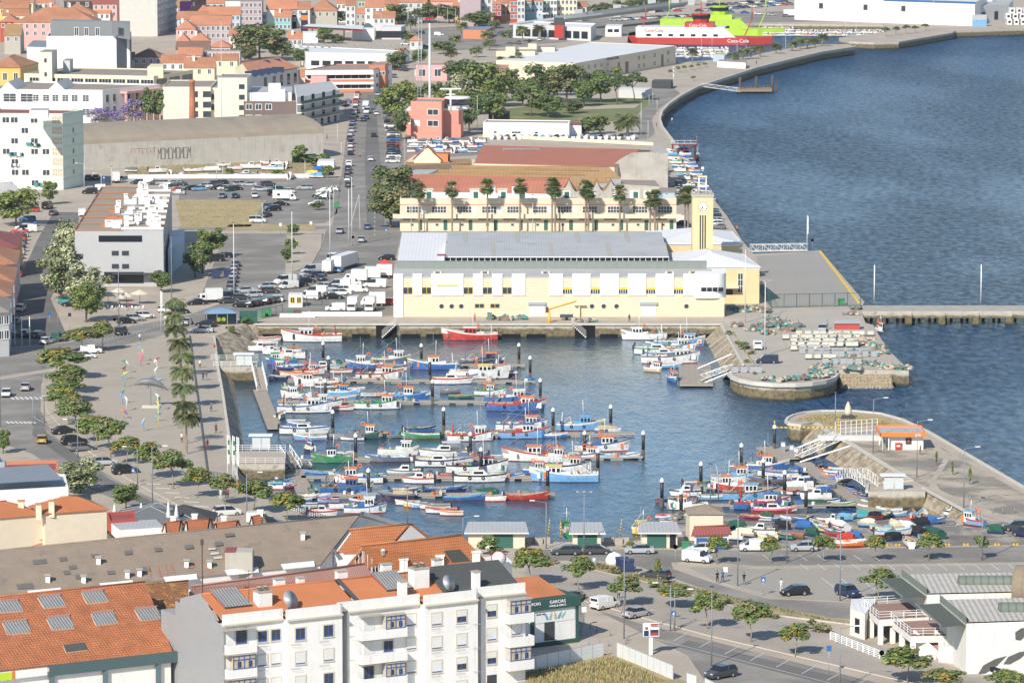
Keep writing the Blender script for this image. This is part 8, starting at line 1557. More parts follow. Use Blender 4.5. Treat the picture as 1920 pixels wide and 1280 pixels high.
# laid up on the hard
hz=lambda y:slipz(y)+.25
fleet('''1458 976 30 40 S bw; 1478 977 30 160 S lw; 1498 979 34 150 S db; 1512 977 34 30 S bk; 1507 991 42 150 C bbb; 1493 1008 24 150 S gr; 1521 1003 36 140 C ddd; 1536 990 34 120 S ww; 1547 997 34 140 S yb; 1562 1003 44 140 S rb; 1572 992 34 120 C wrw; 1548 980 34 180 S mw; 1562 984 34 150 M ww; 1585 976 30 0 C lql; 1594 973 34 30 S lw; 1620 971 34 0 C qqe; 1642 974 34 20 C rmk; 1660 971 30 70 S dd; 1680 969 44 0 S lw; 1709 971 26 80 S rl; 1730 971 26 80 S lw; 1755 981 44 20 S lb; 1626 987 38 160 C ltc; 1600 1011 40 150 C bbb; 1587 1014 40 150 C rrr; 1592 1025 70 5 S ow; 1652 994 44 170 S yl; 1678 990 34 100 C tcc; 1699 992 34 110 C kww; 1676 1004 72 0 S wl; 1724 985 40 180 C kkk; 1745 982 36 0 C bbb; 1676 1012 44 20 C kkk; 1720 1002 34 110 C kkk; 1750 1004 34 120 C ddd; 1703 1020 28 95 D wwy; 1736 1012 34 150 S lb; 1845 970 34 150 S lw; 1866 998 36 150 C ddd; 1826 985 50 140 T lrl; 1788 968 40 160 M wn; 1472 1010 34 150 S gn; 1450 1003 30 140 S wy; 1437 976 34 150 C rwd; 1425 1003 62 160 M wGw; 1395 1005 48 150 C tcc; 1380 990 40 160 C ddd; 1465 990 36 160 C kkk; 1405 975 46 160 S nr; 1340 978 34 150 S rb; 1316 978 34 20 S bl; 1440 1012 40 170 S yw; 1375 1012 40 160 C wwc''','on the hard','boats laid up on the hard',hz)
# ashore further away
for i in range(22):boat(925+i*(13.2 if i<11 else 12.6),260-.0*i,14,80+BR.uniform(-12,12),'C','w','w','wwGkwwblwkGwbwwlnwGkbw'[i],'on the wall beside the white store',.1,'covered boats on the wall')
for i in range(26):
    t=i//2;boat((1262,1280)[i%2]+t*4.2-(8 if i%2==0 else 0),284+t*7.6,24,172+BR.uniform(-8,8),'SCMS'[i%4],'wwlwwcwwbw'[i%10],'wbwrwnlwgw'[(i*3)%10],'wbGl'[i%4]if i%4 in(1,)else None,'on quay behind clock tower',.1,'boats stored on the narrow quay')
for i in range(26):boat(775+(i%9)*15.5,268+(i//9)*9,24,BR.choice([5,175,80,170]),'MCSM'[i%4],'wwwlwbw'[i%7],'wnwbrw'[i%6],'wGb'[i%3]if i%4==1 else None,'ashore by harbour office',.1,'boats stored ashore by the harbour office')
for i,(x,y,l_,d_,t_,c_)in enumerate(((245,322,26,170,'C','wGG'),(296,324,36,5,'M','ww'),(320,330,20,85,'M','wn'),(341,330,20,90,'C','www'),(362,322,34,0,'S','ww'),(396,321,36,180,'C','www'),(460,332,44,180,'M','wn'),(500,331,34,180,'S','ww'),(510,319,44,180,'M','wl'),(470,316,40,180,'M','ww'),(440,318,30,0,'S','ww'),(520,310,26,0,'M','ww'),(538,314,24,80,'M','wG'),(545,334,22,80,'M','ww'),(585,328,30,160,'C','yty'),(592,333,30,170,'C','wlS'),(598,320,30,170,'C','bbb'),(500,308,26,180,'S','ww'),(420,312,26,0,'S','ww'),(380,331,22,0,'S','ww'))):boat(x,y,l_,d_,t_,c_[0],c_[1],c_[2]if len(c_)>2 else None,'in fenced boat yard',.3,'boats in the fenced yard')
# far marina
sm=[hullmesh(6.5,2.3,.8,.3,enam(a),enam(b),enam('navy'),deckw)[0]for a,b in(('white','white'),('white','navy'),('white','white'),('cream','yellow'),('white','red'))]
for q in sm:q.box(-1.2,1.6,-.8,.8,.6,1.6,wht,taper=.2);q.box(-1.1,1.4,-.78,.78,1.1,1.4,glass);q.lathe([(.1,0),(.55,.5),(.1,1.0)],wht,6,(-2.4,.6,.9))
sm=[q.data('marina_boat')for q in sm]
for i in range(84):
    rw,k=divmod(i,21);x=1428+k*12.3+rw*3+BR.uniform(-3,3);y=52.5+rw*5.2
    if x>1660:continue
    solo(sm[i%5],'marina_boat','small white boat moored in the far marina','boat',P(x,y,WZ),BR.uniform(-.5,.5)+math.pi*(i%2),'boats in the far marina')
for i in range(22):solo(sm[(i*2)%5],'marina_boat','white boat moored in front of the ferries','boat',P(1275+(i%8)*12+BR.uniform(-4,4),96+(i//8)*6,WZ),BR.uniform(-.5,.5)+math.pi/2*(i%4),'boats in front of the ferries')
# car ferries
def ferry(px,py,L_,c1,c2,label,logo,dr=-6):
    r=thing('car_ferry',label,'ferry',P(px,py,WZ),R(dr));a,b=enam(c1),M('ferry_'+c2,PAL[c2],.5,.05);W_=15
    hl=[(-L_/2,0),(-L_/2+6,-W_/2),(L_/2-12,-W_/2),(L_/2,-2),(L_/2,2),(L_/2-12,W_/2),(-L_/2+6,W_/2)];mb=MB();mb.prism(hl,-.5,3.2,b);mb.prism([(x*.995,y*.995)for x,y in hl],-.6,.5,enam('maroon'));mb.bd('hull',r)
    mb=MB();mb.box(-L_*.42,L_*.18,-W_/2-.02,W_/2+.02,3.0,7.6,a);[mb.face([(x,-W_/2-.05,3.6),(x+2,-W_/2-.05,3.6),(x+2,-W_/2-.05,4.6),(x,-W_/2-.05,4.6)],glass)for x in range(int(-L_*.35),int(L_*.15),5)]
    mb.face([(L_*.18,-W_/2,3),(L_*.26,-W_/2,3),(L_*.18,-W_/2,7.5)],a);mb.bd('superstructure',r);mb=MB();mb.box(-6,7,-6,6,7.6,9.6,b);mb.bd('deckhouse',r)
    mb=MB();mb.lathe([(3.4,9.6),(4.2,13.4)],b,8,(1,0,0),False);mb.lathe([(4.0,11.2),(4.35,12.8)],glass,8,(1,0,0),False);mb.bd('bridge',r);mb=MB();mb.tube([(1,0,13.4),(1,0,19)],.25,b,5);mb.bar((-1,0,15.5),(3,0,15.5),.2,b)
    mb.bd('main_mast',r)
    for x in(-L_*.36,L_*.36):mb=MB();[mb.bar((x-3,y,4),(x,0,11),.35,b)for y in(-5,5)];mb.tube([(x,0,10.8),(x,0,17)],.25,b,5);mb.bd('mast',r)
    if logo:
        for x,z_,s_,m_ in((L_*.2,1.0,2.2,ww),(-L_*.36,5.6,1.9,paint('red')),(-4,7.9,1.8,ww)):text3(logo,'lettering',r,V3((x,-W_/2-.1 if z_<7 else-6.1,z_)),V3((1,0,0)),s_,m_)
ferry(1345,66,62,'lime','lime','lime green car ferry berthed behind the red one',None);ferry(1310,82,66,'white','red','white and red car ferry with soft drink lettering','Coca-Cola')
# ================================================================ harbour furniture
# pontoons
pontm=M('pontoon_deck',(.36,.31,.25),.9,.15,.8,sv=(1.2,.15,.46));floatm=M('pontoon_float',(.30,.28,.25),.9,.15)
PR=random.Random(12)
def pontoon(a,b,w_,label):
    p,q=P(*a,WZ),P(*b,WZ);d=q-p;L_=d.length;r=thing('pontoon',label,'pontoon',p,math.atan2(d.y,d.x));mb=MB();mb.box(0,L_,-w_/2,w_/2,.35,.55,pontm);mb.bd('deck',r);[MB().box(0,2.2,-w_/2+.1,w_/2-.1,-.3,.35,floatm).bd('float',r).__setattr__('location',(i*3.4,0,0))for i in range(int(L_/3.4))]
    for i in range(int(L_/5)):
        if w_<2.5:s_=PR.uniform(.4,1.1);mb=MB();mb.blob((0,0,0),s_,s_*.7,s_*.7,PR.choice([netm,netb,netp,cloth('blue'),cloth('tan'),cloth('dark green')]),i,9,4,.25);[mb.box(x_,x_+.4,-.3,.2,0,.5,enam(PR.choice(['blue','white','orange','green','grey'])))for x_ in(s_,-s_-.5)];d_=PR.random();solo(mb,'gear_heap','heap of nets and boxes on the '+label.split(' in the')[0],'gear',p+d*d_+V3((0,0,.55)),i,'gear heaps on the pontoons')
for i,(a,b)in enumerate((((628,686),(985,688)),((540,716),(1004,718)),((520,756),(1020,757)),((575,821),(1190,816)),((560,865),(1205,860)),((565,899),(1060,899)),((560,932),(1040,931)))):pontoon(a,b,2.4,['farthest','second farthest','third farthest','middle','third nearest','second nearest','nearest'][i]+' long pontoon in the dock')
pontoon((487,735),(515,808),2.6,'upper left walkway pontoon below the gangway');pontoon((543,868),(577,938),2.8,'lower left finger pontoon between the small boats');pontoon((1505,872),(1635,962),3.0,'right finger pontoon by the arched gangway');pontoon((1250,952),(1600,950),2.0,'nearest cross pontoon in the right corner');pontoon((1300,918),(1580,921),2.0,'middle cross pontoon in the right corner');pontoon((1385,888),(1530,888),2.0,'farthest cross pontoon in the right corner');pontoon((1302,688),(1306,727),6.5,'wide float at the foot of the right bank gangway');pontoon((1452,842),(1500,864),7.0,'fuel pontoon with pumps below the white gangway')
# piles
pk=M('pile_black',(.03,.03,.035),.5,.1,c2=(.16,.09,.05),c2s=.8);pl=MB();pl.tube([(0,0,-2),(0,0,1.5)],.31,M('pile_growth',(.10,.085,.06),.9,.3),10);p1=pl.data('pile_foot');pl=MB();pl.tube([(0,0,1.5),(0,0,4.2)],.30,pk,10);p2=pl.data('pile_shaft');pl=MB();pl.lathe([(.33,4.1),(.36,4.15),(.36,4.5),(.05,4.85)],wht,10);p3=pl.data('pile_cap')
for x,b in((606,684),(616,712),(610,757),(624,817),(667,863),(691,931),(790,688),(806,717),(811,758),(832,812),(882,860),(902,890),(973,687),(994,712),(1013,756),(1037,813),(1096,858),(1121,893),(1027,927),(1145,807),(1206,858),(1241,950),(1277,973),(1314,918),(1390,882),(1431,912),(1471,935),(1511,966),(1452,846)):
    r=thing('mooring_pile','black mooring pile with white cap','pile',P(x,b,WZ),0,'mooring piles');put('foot',p1,r);put('shaft',p2,r);put('cap',p3,r)
mb=MB();yb=M('yellow_black_bands',(.70,.48,.05),.6,0,su=(.8,.92,.2),fine=0);mb.tube([(0,0,3.9),(0,0,5.6)],.14,M('yellow_black_post',(.70,.48,.05),.6,0,sv=(.5,.92,.2),fine=0),6);mb.box(0,11.3,-.08,.08,4.2,4.4,yb);mb.tube([(11.3,0,2.0),(11.3,0,5.8)],.12,MATS['yellow_black_post'],6);solo(mb,'striped_barrier','yellow and black striped height barrier beside the pier head','barrier',P(1452,846,WZ))
# gangways
def truss(a,b,w_,h_,label,cat='gangway',arch=0):
    d=b-a;L_=d.length;r=thing('gangway',label,cat,a,math.atan2(d.y,d.x));n=max(4,int(L_/1.5));mb=MB();f=lambda t,y,k:V3((math.hypot(d.x,d.y)*t,y,d.z*t+k+arch*math.sin(math.pi*t)));m2=MB()
    for i in range(n):
        m2.face([f(i/n,-w_/2,0),f((i+1)/n,-w_/2,0),f((i+1)/n,w_/2,0),f(i/n,w_/2,0)],pontm)
        for y in(-w_/2,w_/2):
            mb.bar(f(i/n,y,h_),f((i+1)/n,y,h_),.1,wht);mb.bar(f(i/n,y,0),f((i+1)/n,y,0),.12,wht);mb.bar(f(i/n,y,0),f(i/n,y,h_),.07,wht);mb.bar(f(i/n,y,0 if i%2 else h_),f((i+1)/n,y,h_ if i%2 else 0),.06,wht)
    mb.bd('truss',r);m2.bd('walkway',r)
truss(P(482,688),P(492,732,WZ+.6),2,1.1,'white sided gangway down to the upper left pontoon');truss(P(1368,694),P(1318,712,WZ+.7),2,1.1,'white lattice gangway from the yard to the float');truss(P(1570,824),P(1496,856,WZ+.8),2,1.3,'white lattice gangway down to the fuel pontoon');truss(P(1634,912),P(1577,905,WZ+.7),2.2,1.6,'white arched gangway in the right corner',arch=1.2);truss(P(1318,163),P(1386,172,WZ+1),2.4,1.3,'long lattice footbridge to the dark dolphin platform');truss(P(1408,471,.3),P(1514,469,.3),2,1.6,'white lattice footbridge along the apron edge');truss(P(534,846,0),P(556,878,WZ+.6),2,1.1,'gangway beside the lower left landing')
for a,b in(((1372,664),(1308,691)),((1372,697),(1322,717)),((1560,815),(1480,845)),((1594,836),(1500,866))):mb=MB();p=P(*a);q=P(*b,WZ+.6)-p;mb.bar((0,0,0),q,.28,wht);solo(mb,'mooring_boom','straight white mooring boom beside a gangway','boom',p,group='mooring booms')
for x0,x1,y0,y1,lb in((400,482,688,676,'upper left concrete landing with white railings'),(442,534,870,846,'lower left concrete landing with white railings')):
    q=[P(x0,y0),P(x1,y0),P(x1+2,y1),P(x0-4,y1)];r=root_for('landing',lb,'landing',q);l=loc(r,q);mb=MB();mb.prism([(v.x,v.y)for v in l],WZ-1,.05,quaym,pav);mb.bd('platform',r);mb=MB()
    for a,b in((l[0],l[1]),(l[1],l[2]),(l[2],l[3])):n=max(1,int((b-a).length/1.5));[mb.bar(a.lerp(b,i/n),a.lerp(b,i/n)+dn*1.1,.07,wht)for i in range(n+1)];[mb.bar(a+dn*z_,b+dn*z_,.06,wht)for z_ in(.4,.75,1.1)]
    mb.bd('railing',r)
def shelter(x,y,lb):
    r=thing('gate_shelter',lb,'gate',P(x,y,.05));mb=MB();[mb.bar((sx,sy,0),(sx,sy,2.3),.08,wht)for sx in(-1.5,0,1.5)for sy in(0,1.6)];[mb.bar((-1.5,0,z_),(1.5,0,z_),.05,wht)for z_ in(.1,1.2,2.2)];mb.bd('gate',r);mb=MB();mb.box(-2.2,1.9,-.4,2,2.3,2.45,wht);mb.bd('roof',r);mb=MB();mb.box(-1.45,-.1,-.03,.01,.2,2.1,M('frosted_glass',(.55,.60,.60),.3,0));mb.box(.1,1.45,-.03,.01,.2,2.1,MATS['frosted_glass']);mb.bd('glass_panel',r)
shelter(458,686,'white gate shelter on the upper left landing');shelter(490,842,'white gate shelter on the lower left landing');shelter(1676,918,'white gate shelter by the arched gangway')
# jetty on piles at the right, dolphin platform, landing stage
A=P(1615,583);r=thing('jetty','concrete jetty on dark piles running out to the right','jetty',A);mb=MB();mb.box(0,60,0,10,-.5,0,concrete);mb.box(0,60,-.3,.4,-1.5,-.02,quaym);mb.bd('deck',r)
for i in range(34):mb=MB();mb.tube([(1+i*1.75,1.5+(i%2)*5,-6),(1+i*1.75,1.5+(i%2)*5,-.5)],.32,M('wet_pile',(.035,.035,.04),.8,.2),7);mb.bd('pile',r)
for i in range(5):mb=MB();mb.box(9.5+i*7.3,10.9+i*7.3,-.8,.6,-6,-.3,quaym);mb.bd('fender_block',r)
for x,b,t in((1639,568,495),(1839,568,494)):mb=MB();h_=(b-t)/S(b);mb.tube([(0,0,0),(0,0,h_)],.13,wht,6);mb.box(-.3,.3,-.2,.2,h_,h_+.15,dks);solo(mb,'jetty_lamp','tall white lamp pole on the jetty','lamp',P(x,b),group='lamp poles on the jetty')
A=P(1416,174,WZ);r=thing('dolphin_platform','dark timber berthing platform off the promenade','platform',A);mb=MB();mb.box(-7.5,6,-6,4,.8,1.8,wood);mb.bd('deck',r)
for i in range(10):mb=MB();mb.tube([(-6+i*1.6,-5+i*1.3,-3),(-6+i*1.6,-5+i*1.3,2.6 if i%4 else 6.2)],.5,M('rusty_pile',(.10,.065,.045),.9,.3),8);mb.bd('pile',r)
mb=MB();mb.box(-4,4,0,5,2.6,2.9,paint('maroon'));[mb.bar((x,y,-3),(x,y,2.6),.3,paint('maroon'))for x in(-3.5,0,3.5)for y in(.3,4.7)];mb.bar((-3.5,.3,-1),(3.5,.3,2.5),.25,paint('maroon'));[mb.bar((x,.1,2.9),(x,.1,4),.08,wht)for x in(-4,-2,0,2,4)];mb.bar((-4,.1,4),(4,.1,4),.1,wht);mb.box(3.9,4.1,0,5,2.9,5,paint('maroon'));solo(mb,'landing_stage','dark red steel landing stage beside the pilot boat','landing',P(1283,288,0))
# quay openings and stairs under the fish hall
for i,(x0,x1,h0,h1)in enumerate([(490,530,.8,1),(660,694,.8,1)]+[(752+k*47,788+k*47,.8,1)for k in range(6)]+[(1125,1158,.8,1),(1170,1205,.8,1)]+[(705,744,.0,1),(1078,1116,0,1),(1240,1330,.8,1)]):
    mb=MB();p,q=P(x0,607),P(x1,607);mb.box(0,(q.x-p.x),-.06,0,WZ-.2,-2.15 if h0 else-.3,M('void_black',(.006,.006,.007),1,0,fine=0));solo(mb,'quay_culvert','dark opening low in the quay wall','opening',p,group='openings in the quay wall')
for x0,x1,sg in((716,744,1),(1070,1100,-1)):
    mb=MB();p=P((x0+x1)/2,607);L_=3.2
    for i in range(9):mb.box(-L_/2+L_*i/9,-L_/2+L_*(i+1)/9,-1.2,0,WZ+.3+(i if sg>0 else 8-i)*.33,WZ+.6+(i if sg>0 else 8-i)*.33,cop)
    [mb.bar((-L_/2,-1.2,WZ+k+(0 if sg>0 else 3)),(L_/2,-1.2,WZ+k+(3 if sg>0 else 0)),.06,wht)for k in(.9,1.3,1.7)];solo(mb,'quay_stairs','stone steps with railing down the quay wall, %s ones'%('left' if sg>0 else 'right'),'stairs',p)
# lamp posts
LM={}
def lamp(px,pb,pt,arm,label,group,col=steel,r_=.11):
    h_=(pb-pt)/S(pb);k=(round(h_),arm,col.name)
    if k not in LM:
        a=MB();a.tube([(0,0,0),(0,0,h_)],r_,col,6,r_*.6);b=MB()
        if arm in(1,-1):b.bar((0,0,h_-.1),(arm*1.9,0,h_+.25),.07,col);b.box(min(arm*1.7,arm*2.5),max(arm*1.7,arm*2.5),-.14,.14,h_+.2,h_+.32,wht)
        elif arm==2:b.bar((-1.1,0,h_),(1.1,0,h_),.08,col);[b.box(x-.2,x+.2,-.3,.1,h_+.02,h_+.2,steel)for x in(-1,0,1)]
        else:b.box(-.3,.3,-.18,.18,h_,h_+.14,dks)
        LM[k]=(a.data('pole'),b.data('lamp_head'))
    r=thing('lamp_post',label,'lamp',P(px,pb),0,group);put('pole',LM[k][0],r);put('lamp_head',LM[k][1],r)
for x,b,t,a in((62,797,744,1),(83,798,687,0),(146,858,787,-1),(258,912,840,-1),(286,950,836,1),(463,968,886,1),(1,800,600,0),(109,642,540,1),(223,610,500,0),(322,560,440,0),(764,983,913,0),(868,1010,969,1),(693,975,940,0),(1024,1028,939,-1),(1095,1040,920,2),(1170,1198,1020,0),(1334,1248,1085,0),(1257,1182,1098,-1),(1265,1182,1105,1),(1383,1098,960,0),(1475,1055,935,0),(1575,1126,990,0),(1841,1050,932,0),(1575,1290,1173,1),(1332,945,868,0),(1347,940,870,1)):lamp(x,b,t,a,'grey street lamp post','street lamp posts',M('lamp_grey',(.22,.24,.27),.5,.0))
for x,b,t,a in((1566,804,730,0),(1637,850,746,1),(1719,895,793,1),(1807,952,838,1)):lamp(x,b,t,a,'tall lamp post on the pier','pier lamp posts',M('lamp_grey',(.22,.24,.27),.5,.0))
for x,b,t in((439,562,416),(548,535,395),(619,497,348),(654,462,352),(660,460,332),(1397,605,464),(1434,666,524)):lamp(x,b,t,2 if x>1390 else 0,'very tall pale floodlight mast','tall floodlight masts',M('mast_pale',(.55,.57,.58),.5,0),.16)
for x,b,t,a in((158,355,307,-1),(190,352,326,-1),(209,350,312,0),(406,340,300,0),(418,343,303,0),(517,385,340,0),(492,435,378,0),(626,400,348,0),(572,338,298,0),(633,275,230,0),(640,300,262,0),(771,438,365,0),(999,434,365,0),(1250,432,368,0),(1202,258,190,0),(895,252,178,0),(416,240,36,0),(821,55,8,0),(839,50,14,-1),(764,62,22,0),(777,60,30,0),(660,80,30,0),(715,70,26,-1),(766,60,22,-1),(854,62,18,0),(1315,88,55,0),(1335,90,55,0),(1382,108,80,0),(1399,105,85,0),(1473,92,68,0),(1336,50,8,0),(1576,40,2,0),(1585,68,24,0),(1605,68,24,0),(1750,60,0,0),(1692,44,20,0),(1215,270,225,0),(1232,210,190,0),(1224,190,172,0),(1217,200,178,0)):lamp(x,b,t,a,'slim pale lamp post','slim lamp posts in the town',M('mast_pale',(.55,.57,.58),.5,0))
# flags
for x,b,t,c in((427,925,812,'green'),(437,925,814,'green'),(445,928,816,'white'),(302,622,544,'white'),(309,618,580,'white'),(1513,474,403,'white'),(1883-560,0,0,0),(778,155,130,'white'),(738,222,196,'white'),(1262,165,124,'green')):
    if not c:continue
    h_=(b-t)/S(b);r=thing('flag_pole','white pole with a narrow banner flag','flag',P(x,b),0,'banner flag poles');mb=MB();mb.tube([(0,0,0),(0,0,h_)],.07,wht,5);mb.bd('pole',r);mb=MB();pts=[(.08,.0,h_-.1-i*h_*.08)for i in range(7)]
    for i in range(6):mb.face([pts[i],(.36+.05*math.sin(i*2),.1*math.sin(i*2),pts[i][2]-.1),(.36+.05*math.sin(i*2+2),.1*math.sin(i*2+2),pts[i+1][2]-.1),pts[i+1]],cloth(c if i in(1,3)else 'white'))
    mb.bd('banner',r)
for x in(14,28,41,56):mb=MB();mb.tube([(0,0,0),(0,0,6.1)],.10,wht,5);solo(mb,'bare_flag_pole','bare pale flag pole in the paved corner at the left','pole',P(x,649),group='bare flag poles')
# dark leaning pole line on the plaza
a,b=P(356,632),P(392,905);mb=MB();d=b-a;mb.bar((0,0,.25),d+V3((0,0,.25)),.30,dks);[mb.bar(d*t,d*t+V3((0,0,.25)),.15,dks)for t in(0,.25,.5,.75,1)];solo(mb,'cycle_kerb','long dark low rail dividing the plaza beside the palms','rail',a)
# dolphins
def dolphin(px,py,pt,L_,an,c1,c2,label,dr=0,pole=True,grp='painted dolphin statues'):
    h_=(py-pt)/S(py)-L_*.15;r=thing('dolphin_statue',label,'statue',P(px,py,.13),R(dr),grp);mb=MB();n=11;sec=[]
    for i in range(n):
        t=i/(n-1);a=(t-.5)*2.0;x=L_*.5*math.sin(a)/math.sin(1.0);z=L_*.25*(math.cos(a)-.75)*1.5;w_=L_*.105*math.sin(math.pi*min(max(t*.93+.05,.02),1))**.7*(1 if t>.12 else.35)
        if t>.88:w_=L_*.022
        sec.append([(x,w_*.85*math.cos(2*math.pi*j/8),z+w_*math.sin(2*math.pi*j/8))for j in range(8)])
    k=5;mb.loft(sec[:k+1],c1,capb=False);mb.loft(sec[k:],c2,capa=False);x,z=sec[-1][0][0],sec[-1][0][2];mb.face([(x,0,z),(x+L_*.10,-L_*.14,z-.02),(x+L_*.05,0,z),(x+L_*.10,L_*.14,z-.02)],c2);m0=sec[5][2];mb.face([(m0[0]-L_*.07,0,m0[2]-.05),(m0[0]+L_*.07,0,m0[2]-.05),(m0[0]+L_*.09,0,m0[2]+L_*.1)],c2);q=sec[4][6]
    for s in(-1,1):mb.face([(q[0]-.05*L_,s*L_*.06,q[2]+.03),(q[0]+.06*L_,s*L_*.06,q[2]+.03),(q[0]+.08*L_,s*L_*.15,q[2]-L_*.10)],c1)
    o=mb.bd('body',r);o.location=(0,0,h_);o.rotation_euler=(0,R(an),0);mb=MB();mb.tube([(0,0,0),(0,0,h_+L_*.08)],.06,c1,5)
    if not pole:mb.box(-1.6,1.6,-.5,.5,0,.45,cop)
    mb.bd('stand',r)
for x,y,t,an,a,b,lb in((265,678,653,60,'light blue','yellow','farthest dolphin, pale blue with yellow spots'),(264,685,664,50,'pink','pink','bright pink dolphin on a pole'),(294,692,672,-45,'white','red','white dolphin with red and yellow patches, tail up'),(235,700,676,30,'green','white','green backed white dolphin diving right'),(232,712,690,-60,'orange','dark green','orange and dark green dolphin'),(234,726,699,-40,'turquoise','yellow','turquoise tailed yellow dolphin on a turquoise pole'),(293,715,692,-70,'silver','white','silver white dolphin above the big grey one'),(296,733,711,-30,'sky blue','sky blue','sky blue dolphin behind the big grey one'),
        (230,757,734,-60,'light blue','green','pale blue dolphin with green fins'),(237,770,747,70,'white','silver','white dolphin, nose down, left column'),(232,785,769,30,'orange','purple','rainbow coloured dolphin with orange back'),(296,770,741,60,'white','green','white dolphin with green leaves pattern'),(297,804,757,75,'yellow','turquoise','yellow dolphin above a turquoise one'),(296,790,776,-40,'turquoise','blue','turquoise dolphin with blue tail low on its pole'),(270,808,788,-75,'light blue','silver','pale grey blue dolphin nearest the palms')):dolphin(x,y,t,1.9,an,enam(a),enam(b),lb)
dolphin(283,764,711,6.4,8,enam('grey'),enam('grey'),'large life like grey dolphin statue on a stone block',0,False,None)
# umbrellas, cafe
for i,(x,y,s_)in enumerate(((203,574,1.5),(223,566,1.7),(237,575,1.5),(262,570,2.0),(225,578,1.3))):mb=MB();mb.lathe([(s_*1.1,2.3),(s_*1.05,2.4),(.06,3.2)],cloth('cream'),8,(0,0,0),False);mb.tube([(0,0,0),(0,0,2.6)],.05,dks,5);solo(mb,'parasol','open cream parasol at the cafe under the grey block','parasol',P(x,y),group='cafe parasols')
ch=MB();ch.box(-.22,.22,-.22,.22,.42,.47,wht);ch.box(-.22,.22,.18,.22,.47,.9,wht);[ch.bar((x,y,0),(x,y,.42),.05,wht)for x in(-.2,.2)for y in(-.2,.2)];ch=ch.data('chair')
for i in range(14):solo(ch,'cafe_chair','white cafe chair under the parasols','chair',P(184+i*6.4,579+(i%3)*1.2),i*.9,'white cafe chairs')
for i,(x,y,h_)in enumerate(((215,984,2.6),(265,982,2.6),(316,992,3.6),(331,990,3.0))):mb=MB();mb.lathe([(.45,0.6),(.38,1.2),(.1,h_)],cloth('white'),8);mb.tube([(0,0,0),(0,0,h_)],.05,wht,4);solo(mb,'closed_parasol','closed white parasol behind the cream house','parasol',P(x,y-8,2.2),group='closed white parasols')
# people
def person(px,py,top,bot,label,z=.13,dr=0,hold=None):
    sk=M('skin',(.45,.27,.18),.6,0);rr=random.Random(int(px));r=thing('person',label,'person',P(px,py,z),R(dr));me=bpy.data.meshes.new('body');st=.16
    V=[(0,0,.92),(0,0,1.18),(0,0,1.42),(0,0,1.54),(0,.0,1.68),(.10,0,.86),(.12,st,.48),(.13,st*.9,.06),(.13,st*.9-.14,.03),(-.10,0,.86),(-.12,-st*.3,.48),(-.13,-st*1.2,.07),(-.13,-st*1.2-.14,.03),(.2,0,1.40),(.25,.05,1.13),(.24,-.08,.90),(-.2,0,1.40),(-.25,-.05,1.13),(-.24,-.14,.92)]
    E=[(0,1),(1,2),(2,3),(3,4),(0,5),(5,6),(6,7),(7,8),(0,9),(9,10),(10,11),(11,12),(2,13),(13,14),(14,15),(2,16),(16,17),(17,18)];rad=[.14,.13,.15,.055,.105,.095,.065,.045,.04,.095,.065,.045,.04,.06,.045,.035,.06,.045,.035]
    me.from_pydata(V,E,[]);o=bpy.data.objects.new('body',me);C.objects.link(o);o.parent=r;md=o.modifiers.new('skin','SKIN');sv=me.skin_vertices[0].data
    for i,q in enumerate(rad):sv[i].radius=(q,q)
    sv[0].use_root=True;o.modifiers.new('sub','SUBSURF').levels=1;dg=bpy.context.evaluated_depsgraph_get();m2=bpy.data.meshes.new_from_object(o.evaluated_get(dg));o.modifiers.clear();o.data=m2
    m2.materials.clear();[m2.materials.append(m_)for m_ in(sk,cloth(top),cloth(bot))]
    for f in m2.polygons:c=f.center;f.material_index=0 if c.z>1.46 or c.z<.1 or(abs(c.x)>.2 and c.z<1.2)else(1 if c.z>.92 else 2);f.use_smooth=True
    mb=MB();mb.lathe([(.112,0),(.118,.06),(.07,.12),(.01,.13)],M('hair',(.04,.025,.02),.8,0),8,(0,.015,1.68));mb.bd('hair',r)
    if hold:mb=MB();mb.box(.2,.34,-.2,0,.55,.88,cloth(hold));mb.bd('bag',r)
